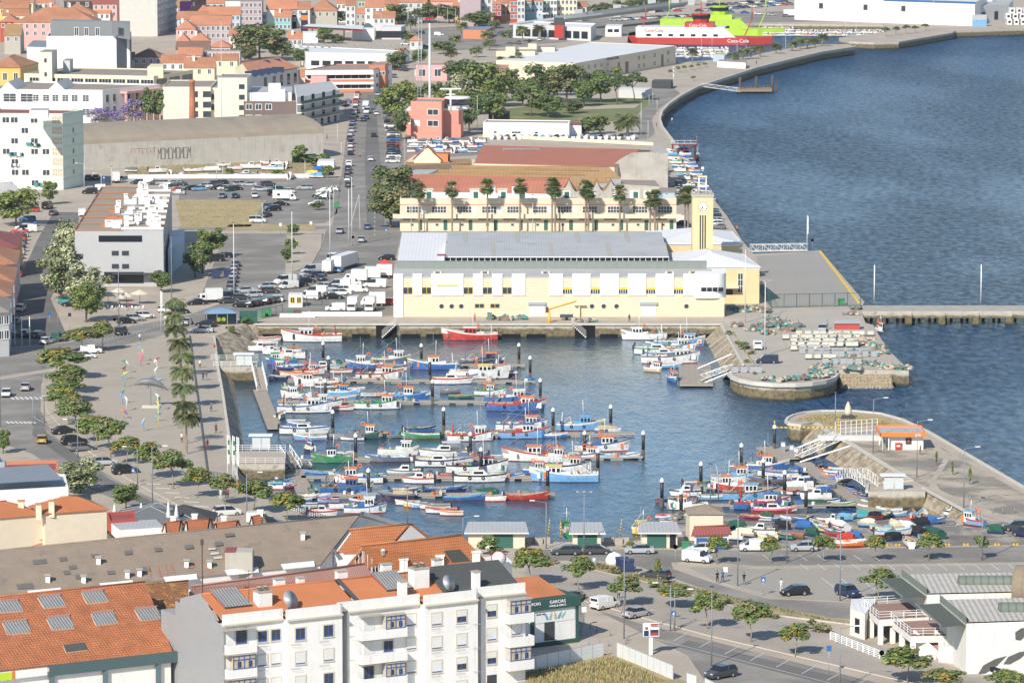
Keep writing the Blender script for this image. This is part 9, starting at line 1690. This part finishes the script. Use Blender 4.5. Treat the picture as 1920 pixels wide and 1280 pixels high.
for a in((381,713,'navy','navy','person in dark clothes walking left of a companion on the promenade'),(387,713,'brown','light blue','long haired person in jeans on the promenade'),(405,812,'maroon','navy','person in dark top carrying a green bag by the dock',.13,10,'green'),(389,842,'red','pink','person in red top by the waste bin on the promenade'),(341,829,'white','black','person in white top by the palm trunks'),(414,936,'white','white','person in white shirt under the street tree'),(427,934,'red','black','person in red beside the tree trunk'),(1345,1092,'black','black','person in black by the ticket machine'),(1355,1090,'blue','navy','person in blue beside the ticket machine'),(1395,1095,'black','grey','small person in dark clothes beside the lamp post'),(1465,1107,'white','white','person in white crossing the car park'),(357,613,'grey','tan','cyclist like walker on the avenue corner'),(557,462,'lime','navy','person in bright vest on the paved strip'),(613,262,'green','black','person in green by the warehouse corner'),(675,296,'orange','black','rider in orange on the avenue'),(1551,616,'light blue','navy','person in pale shirt by the silver car on the yard'),(1190,655,'navy','navy','person standing in the small white dinghy',WZ+.6),(1382,435,'orange','navy','angler in orange on the quay edge'),(1372,420,'blue','blue','angler in blue on the quay edge'),(1418,122,'black','black','person in black on the far promenade'),(375,690,'white','black','small figure on the promenade by the palms'),(396,772,'grey','navy','small figure walking beside the dock parapet'),(402,660,'red','tan','small figure near the upper landing'),(262,640,'white','blue','small figure at the top of the plaza'),(1160,1122,'white','navy','small figure on the paved strip by the van'),(1260,230,'white','grey','small figure on the seaside path'),(1243,222,'red','black','small figure sitting on the seaside wall'),(1231,240,'blue','grey','small figure on the path by the date palm'),(890,603,'orange','navy','small figure on the fish hall quay'),(1180,604,'navy','navy','small figure by the right roller door'),(700,560,'blue','navy','small figure between the vans in the yard'),(1500,640,'yellow','navy','small figure between the fish boxes'),(1560,690,'teal','black','small figure sorting nets on the yard'),(240,580,'red','black','small figure at the cafe tables'),(1410,960,'white','blue','small figure among the laid up boats'),(968,968-0,'white','blue','')):
    if a[4]:person(*a)
# crates, pots and nets on the yard
bx=MB();cw=M('insulated_box',(.62,.60,.50),.7,.08);bx.box(-.62,.62,-.5,.5,.35,1.15,cw);bx.box(-.66,.66,-.54,.54,1.15,1.25,M('box_lid',(.42,.43,.43),.7,.08));bx.box(-.6,.6,-.48,.48,0,.35,M('pallet_dark',(.04,.04,.04),.9,0));bx=bx.data('fish_box');by=MB();by.box(-.6,.6,-.5,.5,.1,1.3,M('grey_crate',(.38,.40,.42),.7,.08,su=(.3,.2)));by.box(-.5,.5,-.4,.4,1.3,1.32,W_dark);by=by.data('grey_fish_box');k=0
for rw,(y,x0,n,o_)in enumerate(((630,1500,10,0),(637,1475,10,0),(644,1490,9,0),(651,1488,9,0),(658,1490,5,0),(663,1506,9,1),(669,1535,8,1),(674,1518,4,0),(683,1550,5,1),(699,1380,4,1))):
    for i in range(n):solo(by if o_ else bx,'fish_box','%s fish box in row %s of the yard'%('grey open' if o_ else 'cream lidded',['one','two','three','four','five','six','seven','eight','nine','ten'][rw]),'box',P(x0+i*14.5+(i*7%5)-2,y),BR.uniform(-.1,.1),'fish boxes on the yard')
for i,(x,y,w_,m_)in enumerate(((1580,631,34,netp),(1562,637,30,netm),(1615,637,34,netp),(1597,648,40,netm),(1650,654,24,netm),(1610,661,36,netp),(1628,647,26,netp),(1655,663,24,netm),(1600,672,26,netb),(1625,683,30,netm),(1642,686,26,netm),(1600,692,34,netm),(1668,690,34,netp),(1690,692,26,netm),(1536,690,26,netm),(1528,700,22,netm),(1545,702,28,netm),(1440,713,20,cloth('blue')),(1462,714,26,netp),(1485,712,26,netp),(1505,712,22,netb),(1530,709,20,netm),(1545,708,14,netb),(1375,580,26,netm),(1395,584,30,netm),(1415,580,30,netm),(1435,585,26,netm),(1410,620,26,netm),(1430,614,30,netb),(1455,612,30,netm),(1480,620,34,netb),(1470,608,30,netm),(1495,612,26,netm),(1440,626,30,netb),(1448,600,22,netm),(1380,612,18,netp),(1370,560,40,W_dark),(1595,590,22,netm),(1605,580,16,cloth('white')),(947,599,30,netb),(922,598,14,netm),(975,598,20,netm),(1085,603,14,netm),(1110,603,14,netm),(1270,975,14,netb))):
    s=S(y);mb=MB();mb.blob((0,0,0),w_/2.4/s,w_/2.4/s,min(1.2,w_/4.6/s),m_,i,14,5,.3)
    for j in range(16):q_=BR.uniform(.3,.7);mb.blob((BR.uniform(-.55,.55)*w_/s,BR.uniform(-.6,.5)*w_/s,BR.uniform(0,.5)),q_,q_*.8,q_*.8,BR.choice([netm,netb,netp,netp,cloth('grey'),cloth('teal')]),i*9+j,7,3,.3)
    for j in range(6 if 1400<x<1500 and y<630 else 0):p=V3((BR.uniform(-1.5,1.5),BR.uniform(-1,1),.5));mb.bar(p,p+V3((BR.uniform(-1.4,1.4),0,BR.uniform(-.4,1.2))),.08,MATS['rusty_steel'])
    solo(mb,'net_pile','%s heap of nets and gear %s'%({netp:'pale',netm:'green',netb:'brown'}.get(m_,'tarpaulin covered'),'on the yard' if x>1340 else 'before the fish hall'),'nets',P(x,y,.03),i,'heaps of fishing nets')
for i in range(60):mb=MB();rr=random.Random(i);p=[V3((rr.uniform(-.6,.6),rr.uniform(-.5,.5),rr.uniform(-.4,.5)))for _ in range(8)];mb.lathe([(.1,-.5),(.65,-.2),(.6,.3),(.15,.55)],M('rubble_stone',(.34,.27,.18),.95,.3,1),6,(0,0,0),False,Matrix.Rotation(rr.random()*3,4,'X')@Matrix.Rotation(rr.random()*3,4,'Y'));solo(mb,'boulder','brown boulder at the foot of the yard wall','rock',P(1578+(i%15)*6.4,694)+V3((0,-.9-(3-i//15)*.8,WZ+.2+(i//15)*.55)),i,'boulders below the yard')
A,B=P(1566,618),P(1612,618);mb=MB();mb.box(0,B.x-A.x,0,2.4,0,1.3,W_red);mb.face([(-.2,-.3,1.3),(B.x-A.x+.2,-.3,1.3),(B.x-A.x+.2,2.6,1.75),(-.2,2.6,1.75)],T_greym);solo(mb,'red_hut','low red hut with grey roof on the yard','shed',A)
# crane, containers, fences, shop bits
r=thing('yellow_crane','yellow quay jib crane before the fish hall','crane',P(1030,605));cy=M('crane_yellow',(.80,.42,.03),.5,.05);mb=MB();mb.lathe([(.5,0),(.25,.8),(.22,2.9)],cy,8);mb.bd('column',r);mb=MB();mb.bar((-.5,0,2.8),(5.8,0,4.7),.3,cy);mb.box(-.8,-.2,-.3,.3,2.2,3.4,dks);mb.bd('jib',r)
mb=MB();mb.box(0,2.8,0,1.5,.5,1.1,dks);mb.tube([(1.4,-.1,.35),(1.4,1.6,.35)],.33,rubber,10);solo(mb,'trailer','small dark tipped trailer beside the yellow crane','trailer',P(1050,600));mb=MB();mb.box(-.5,.5,0,.8,0,1.6,netm);solo(mb,'green_bin','tall green netted crate left of the net heap','bin',P(918,600))
def fence(a,b,h_,post,label,mat,infill=None,step=2.5,name='fence',cat='fence',bars=0):
    p,q=P(*a),P(*b);d=q-p;L_=d.length;r=thing(name,label,cat,p,math.atan2(d.y,d.x));n=max(1,int(L_/step));mb=MB();[mb.bar((L_*i/n,0,0),(L_*i/n,0,h_),post,mat)for i in range(n+1)];[mb.bar((0,0,z_),(L_,0,z_),post*.7,mat)for z_ in((h_-.05,.15)if not bars else[h_*(k+1)/bars for k in range(bars)])];mb.bd('rails',r)
    if infill:mb=MB();[mb.box(L_*i/n+.05,L_*(i+1)/n-.05,-.03,.03,.1,h_-.02,infill)for i in range(n)];mb.bd('panels',r)
    return r
gf=enam('dark green');dfm=M('dark_rail',(.05,.07,.10),.5,0)
r=fence((1446,577),(1613,574),3.0,.12,'tall green mesh fence closing off the apron',gf);mb=MB();[mb.bar((i*.35,0,.1),(i*.35,0,2.9),.025,gf)for i in range(54)];mb.bd('mesh',r);fence((1424,546),(1446,577),3.0,.12,'green fence beside the yellow wing',gf)
fence((455,905),(520,945),1.15,.10,'dark railing along the promenade, left part',dfm,None,.9,bars=4);fence((520,945),(640,992),1.15,.10,'dark railing along the promenade, right part',dfm,None,.9,bars=4);fence((388,895),(455,907),1.15,.10,'short dark railing by the lowest dock steps',dfm,None,.9,bars=4)
sh=M('white_hoarding',(.70,.72,.72),.5,.04,sv=(.5,.12,.45));fence((983,1262),(1131,1232),2.1,.12,'white hoarding left of the billboard',steel,sh,1.9);fence((1157,1232),(1262,1276),2.1,.12,'white hoarding below the billboard',steel,sh,1.8);fence((1288,1290),(1306,1296),2.1,.12,'single upright hoarding panel at the bottom edge',steel,sh,1.4);fence((1322,1300),(1345,1312),2.1,.12,'broken hoarding panel at the bottom edge',steel,sh,1.4)
fence((1557,1200),(1660,1240),1.2,.14,'white slatted railing above the lower road',wht,None,1.5,bars=5);fence((240,336),(618,334),1.3,.1,'low white wall round the boat yard',W_lgrey,W_white,6,name='yard_wall',cat='wall');fence((525,596),(590,596),1.0,.1,'low white wall left of the skips',W_white,W_white,3,'low_wall','wall');fence((566,594),(716,594),1.1,.1,'long low white wall by the yard',W_white,W_white,4,'low_wall','wall')
fence((480,600),(530,590),2.2,.12,'green mesh fence by the slanted parked cars',gf);fence((575,573),(604,573),2.2,.12,'green gate beside the white gatehouse',gf);fence((905,258),(1225,274),1.2,.1,'long low whitewashed wall before the red roofed hall',W_stone,W_cream,8,'low_wall','wall');fence((230,312),(320,308),1.0,.1,'rusty sheet fence below the warehouse',W_stone,T_brown,5);fence((548,306),(592,303),2.4,.15,'dark green netted screen in the boat yard',gf,cloth('dark green'),5,'screen','screen')
ro,q=fb('white_cabin','white open fronted cabin at the end of the boat yard','shed',[(595,303),(626,303),(628,298),(598,298)],2.6,W_clean,T_white,0);ro,q=fb('gatehouse','small white gatehouse with yellow framed windows by the yard gate','kiosk',[(541,553),(567,553),(568,548),(542,548)],2.7,W_clean,T_white,0);wins(ro,q[0],q[1],[.28,.75],[1.6],.8,1.1,'yel')
ro,q=fb('water_kiosk','pale blue hut beside the promenade planters','kiosk',[(1337,104),(1358,104),(1362,102),(1340,102)],2.6,W_blue,T_white,0);ro,q=fb('promenade_kiosk','dark open kiosk at the bend of the promenade','kiosk',[(1222,152),(1258,153),(1262,149),(1226,149)],2.8,W_dark,T_dark,0);ro,q=fb('promenade_hall','low white hall with slatted side near the promenade steps','building',[(1345,115),(1398,118),(1400,113),(1350,112)],2.4,W_clean,T_flat,0);ro,q=fb('white_cabins','long pale cabin with colourful panels between park and promenade','building',[(1160,168),(1210,170),(1222,165),(1165,164)],3,W_lgrey,T_white,0)
# glass shelter with blue roof by the dock corner, tents
r=thing('glass_shelter','dark sided shelter with worn blue domed roof at the dock corner','shelter',P(414,606),R(10));mb=MB();mb.box(-3.2,3.2,-2,2,0,2.2,glass);[mb.box(x-.06,x+.06,-2.05,-2.0,0,2.3,steel)for x in(-3.2,-1,1.2,3.2)];mb.bd('side_panels',r);mb=MB();mb.lathe([(4.9,2.3),(2.6,3.0),(.1,3.4)],M('worn_blue_roof',(.18,.30,.42),.6,.1,c2=(.40,.24,.12),c2s=.4),4,(0,0,0),False,Matrix.Diagonal((1,.65,1,1))@Matrix.Rotation(math.pi/4,4,'Z'));mb.bd('roof',r);mb=MB();[mb.lathe([(.01,0),(.45,0)],MATS['lime_sign'],12,(0,0,0),False,Matrix.Translation((x,-2.08,1.1))@Matrix.Rotation(math.pi/2,4,'X'))for x in(-.6,.4)];mb.bd('green_sign',r)
mb=MB();mb.box(-1.9,1.9,-.1,.1,0,2.7,enam('dark green'));solo(mb,'notice_board','plain dark green board at the dock corner','board',P(466,606));r=thing('red_tent','red and white pointed market tent by the fish hall','tent',P(721,518,0));[MB().box(x-.05,x+.05,y-.05,y+.05,0,2.4,steel).bd('post',r)for x in(-1.8,1.8)for y in(-1.8,1.8)];mb=MB();mb.lathe([(2.7,2.3),(2.7,2.6),(.1,4.0)],M('tent_red',(.72,.06,.05),.7,0),4,(0,0,0),False,Matrix.Rotation(math.pi/4,4,'Z'));mb.bd('canopy',r)
# bins
def bin_(x,y,c,label,s_=1.0):mb=MB();mb.box(-.6*s_,.6*s_,-.45*s_,.45*s_,.1,1.1*s_,enam(c));mb.box(-.65*s_,.65*s_,-.5*s_,.5*s_,1.1*s_,1.25*s_,enam(c));[mb.tube([(x_,-.4,.1),(x_,-.3,.1)],.1,rubber,6)for x_ in(-.4,.4)];solo(mb,'waste_container',label,'bin',P(x,y))
for a in((104,640,'dark green','left green recycling container by the plaza corner',1.4),(117,639,'navy','blue recycling container by the plaza corner',1.4),(492,594,'green','green wheeled bin at the end of the mesh fence'),(502,592,'green','larger green bin by the mesh fence',1.3),(545,594,'green','green bin with posters beside the brown skip'),(557,594,'brown','brown skip beside the white wall',1.2),(630,390,'green','green bin beside the avenue pavement',1.3),(1286,1030,'green','green bin beside the white hatchback',1.0),(1166,1068,'navy','dark blue recycling container by the glass dome',1.5),(1176,1073,'navy','dark blue recycling container nearest the road',1.6),(1577,572,'green','green bin behind the apron fence',1.2),(404,522,'navy','dark recycling bins in the shade by the car park',1.5),(427,520,'navy','recycling bin with yellow label by the car park',1.5),(1680,1165,'blue','blue drum on the market terrace',0.01)):bin_(*a)
mb=MB();mb.lathe([(.55,0),(.4,1.3),(.3,1.4)],steel,10);solo(mb,'steel_bollard','steel cone shaped waste inlet in the planting bed','bin',P(1115,1062));mb=MB();mb.lathe([(1.3,0),(1.35,.8),(.9,1.6),(.1,1.9)],wht,10);solo(mb,'glass_dome','white dome shaped bottle bank behind the blue containers','bin',P(1152,1058))
# signs
r=thing('billboard','double sided election billboard on a white post','billboard',P(1220,1228),R(8));mb=MB();mb.box(-.25,.25,-.1,.1,0,2.6,wht);mb.bd('post',r);mb=MB();mb.box(-1.15,1.15,-.18,.18,2.5,4.5,steel);mb.bd('frame',r);mb=MB();mb.box(-1.05,1.05,-.20,-.18,2.6,4.4,wht);mb.box(-.05,1.0,-.21,-.20,3.85,4.3,paint('red'));mb.box(-.1,1.0,-.215,-.20,2.7,3.5,paint('navy'));mb.box(.0,.95,-.22,-.215,2.75,3.1,paint('red'));mb.box(-.95,-.3,-.21,-.20,2.65,3.4,paint('navy'));mb.lathe([(.01,0),(.22,0)],M('skin',(.45,.27,.18),.6,0),10,(0,0,0),False,Matrix.Translation((-.6,-.215,3.7))@Matrix.Rotation(math.pi/2,4,'X'));mb.bd('poster',r);text3('NAO AO MEDO','lettering',r,V3((-.02,-.225,3.97)),V3((1,0,0)),.15,ww)
def sign(x,y,t,shape,c,label):h_=(y-t)/S(y);mb=MB();mb.tube([(0,.03,0),(0,.03,h_)],.04,steel,5);(mb.box(-.33,.33,-.02,.0,h_-.75,h_,paint(c))if shape else mb.lathe([(.01,0),(.36,0)],paint(c),12,(0,0,0),False,Matrix.Translation((0,-.02,h_-.3))@Matrix.Rotation(math.pi/2,4,'X')));shape==2 and mb.face([(-.2,-.03,h_-.6),(.2,-.03,h_-.6),(0,-.03,h_-.2)],wht);solo(mb,'road_sign',label,'sign',P(x,y))
for a in((250,907,876,2,'blue','blue crossing sign beside the plaza road'),(1263,1182,1143,2,'blue','blue crossing sign below the lamp posts'),(1431,1116,1080,2,'blue','blue crossing sign at the car park edge'),(93,610,584,1,'blue','blue parking sign at the shaded street'),(131,620,586,1,'navy','dark blue sign on the empty bays'),(215,612,596,0,'blue','round blue arrow sign on the median'),(66,440,415,1,'blue','parking sign under the yellow green tree'),(1095,1175,1136,1,'white','white direction sign behind the corner shop'),(1554,1262,1208,1,'blue','tall blue sign beside the street tree'),(1653,1246,1218,0,'white','round white sign back by the slatted railing'),(1266,1056,1020,0,'white','give way sign at the junction'),(724,440,428,2,'blue','blue crossing sign by the terrace corner'),(662,462,442,0,'blue','round blue sign on the traffic island'),(195,350,330,2,'blue','blue crossing sign behind the grey block'),(228,350,330,0,'red','round red sign behind the grey block'),(1523,470,448,0,'red','round red sign at the apron corner'),(583,434,415,1,'white','white back of a road sign at the dry field'),(526,440,418,1,'white','white rectangular sign at the dry field'),(1360,1082,1062,1,'white','white information board in the car park')):sign(*a)
# bollards, kerb stones, wheel stops, statue, jersey blocks
bo=MB();bo.tube([(0,0,0),(0,0,1.0)],.08,M('lamp_grey',(.22,.24,.27),.5,.0),6);bo=bo.data('bollard')
for i in range(18):solo(bo,'bollard','slim grey bollard along the top of the plaza','bollard',P(183+i*7,647-i*1.75+(0 if i<9 else-1)),0,'bollards on the plaza edge')
for i,(x,y)in enumerate(((1107,1181),(1119,1186),(1144,1193),(1104,1212),(1124,1212),(1141,1212),(1173,1208),(1176,1202),(1240,1183),(1862,962),(1880,964),(1902,962))):solo(bo,'bollard','dark bollard by the lower crossing' if x<1300 else 'dark bollard at the pier entrance','bollard',P(x,y),0,'dark bollards')
ys=MB();ys.box(-.6,.6,-.2,.2,0,.3,M('kerb_yellow',(.55,.38,.10),.8,.1,su=(.5,.8,.25)));ys=ys.data('kerb_stone')
for i in range(11):solo(ys,'kerb_stone','yellow and black kerb stone at the edge of the hard','kerb',P(1590+i*31+(i%3)*4,1023-i*.15),0,'yellow and black kerb stones')
ws=MB();ws.box(-1.3,1.3,-.25,.25,0,.2,kerbm);ws=ws.data('wheel_stop')
for i in range(8):solo(ws,'wheel_stop','pale kerb island between parking bays on the plaza road','kerb',P(288+i*18,908+i*8.5),-.25,'kerb islands on the plaza road')
r=thing('shrouded_statue','statue wrapped in a pale cloth on a dark boat shaped plinth','statue',P(1590,785));mb=MB();mb.box(-1.3,1.3,-.5,.5,0,.7,W_dark,taper=.2);mb.bd('plinth',r);mb=MB();mb.lathe([(.55,.7),(.68,1.3),(.5,2.3),(.15,3.0),(.12,3.15)],cloth('cream'),9);mb.bd('cloth_wrap',r);mb=MB();mb.prism([(2.6*math.cos(t/2.0)*.9,2.6*math.sin(t/2.0))for t in range(12)],0,.06,pav);solo(mb,'statue_base','pale round paving under the wrapped statue','paving',P(1590,787))
fence((1566,818),(1645,812),2.6,.1,'tall white gridded fence beside the fuel kiosk',wht,None,1.0,bars=4);mb=MB();mb.box(-7,7,-.6,.6,0,.9,W_lgrey);solo(mb,'ramp_wall','low pale wall under the white gridded fence','wall',P(1608,825))
for x,y in((1468,852),(1484,858),(1492,862)):mb=MB();mb.box(-.4,.4,-.3,.3,.5,2.3,M('pump_grey',(.25,.27,.29),.5,.1));mb.box(-.3,.3,-.31,-.3,1.5,2.1,wht);solo(mb,'fuel_pump','grey fuel pump on the fuel pontoon','pump',P(x,y,WZ),0,'fuel pumps')
rr=random.Random(9);cb=MB();cb.box(-.6,.6,-.4,.4,0,.9,concrete);cb=cb.data('concrete_block')
for i,x in enumerate((998,1010,1024,1140,1150,1160,1172,990)):solo(cb,'concrete_block','concrete block on the quay between the sheds','block',P(x,1018+(i%2)),0,'concrete blocks on the quay')
fleet('1063 1003 42 100 T gwg','on the slip between the quay sheds',None,lambda y:-1.2)
for i,(x,t)in enumerate(((1051,975),(1161,970),(1193,975),(886,975),(904,980),(1026,972))):mb=MB();mb.tube([(0,0,0),(.2*(i%2)*2,0,(1014-t)/S(1014))],.07,MATS['yellow_black_post'],5);solo(mb,'striped_pole','yellow and black striped pole at the quay edge','pole',P(x,1014),group='striped poles at the quay edge')
# litter and weeds
gm=MB();rr=random.Random(31);gt=[M('weed_dry',(.38,.30,.13),.9,.2),M('weed_green',(.12,.15,.05),.9,.2),M('weed_straw',(.48,.40,.22),.9,.2)]
for(poly,n,hh)in((((985,1262),(1150,1232),(1300,1300),(1000,1330)),5200,.55),(((235,312),(606,302),(600,322),(240,332)),1500,.5),(((1072,1054),(1240,1086),(1590,1170),(1400,1134)),900,.3),(((1492,786),(1560,776),(1690,792),(1560,797)),1200,.25),(((328,376),(495,376),(470,424),(340,427)),1500,.3),(((1370,615),(1392,650),(1420,690),(1388,650)),300,.4)):
    q=[P(x,y,.2 if hh>.5 or n==900 else.03)for x,y in poly]
    for i in range(n):
        u,v=rr.random(),rr.random();p=q[0].lerp(q[1],u).lerp(q[3].lerp(q[2],u),v);a=rr.random()*6.28;dx=V3((math.cos(a),math.sin(a),0))*.09;gm.face([p-dx,p+dx,p+dx*.3+V3((rr.uniform(-.2,.2),rr.uniform(-.2,.2),hh*rr.uniform(.4,1.2)))],gt[min(2,int(abs(rr.gauss(0,1))))]if n!=900 else gt[1])
struct(gm,'dry_weeds','stuff')
# thin summer haze over town and water
mb=MB();mb.box(-3100,3100,-150,6300,WZ-6,118,None);hm=bpy.data.materials.new('haze');hm.use_nodes=True;nt=hm.node_tree;nt.nodes.remove(nt.nodes['Principled BSDF']);v=_n(nt,'ShaderNodeVolumePrincipled');v.inputs['Color'].default_value=(.93,.95,1,1);v.inputs['Density'].default_value=.00004;v.inputs['Anisotropy'].default_value=.3;nt.links.new(v.outputs[0],nt.nodes['Material Output'].inputs[1]);mb.mats=[hm];o=struct(mb,'haze','stuff')
single_out()
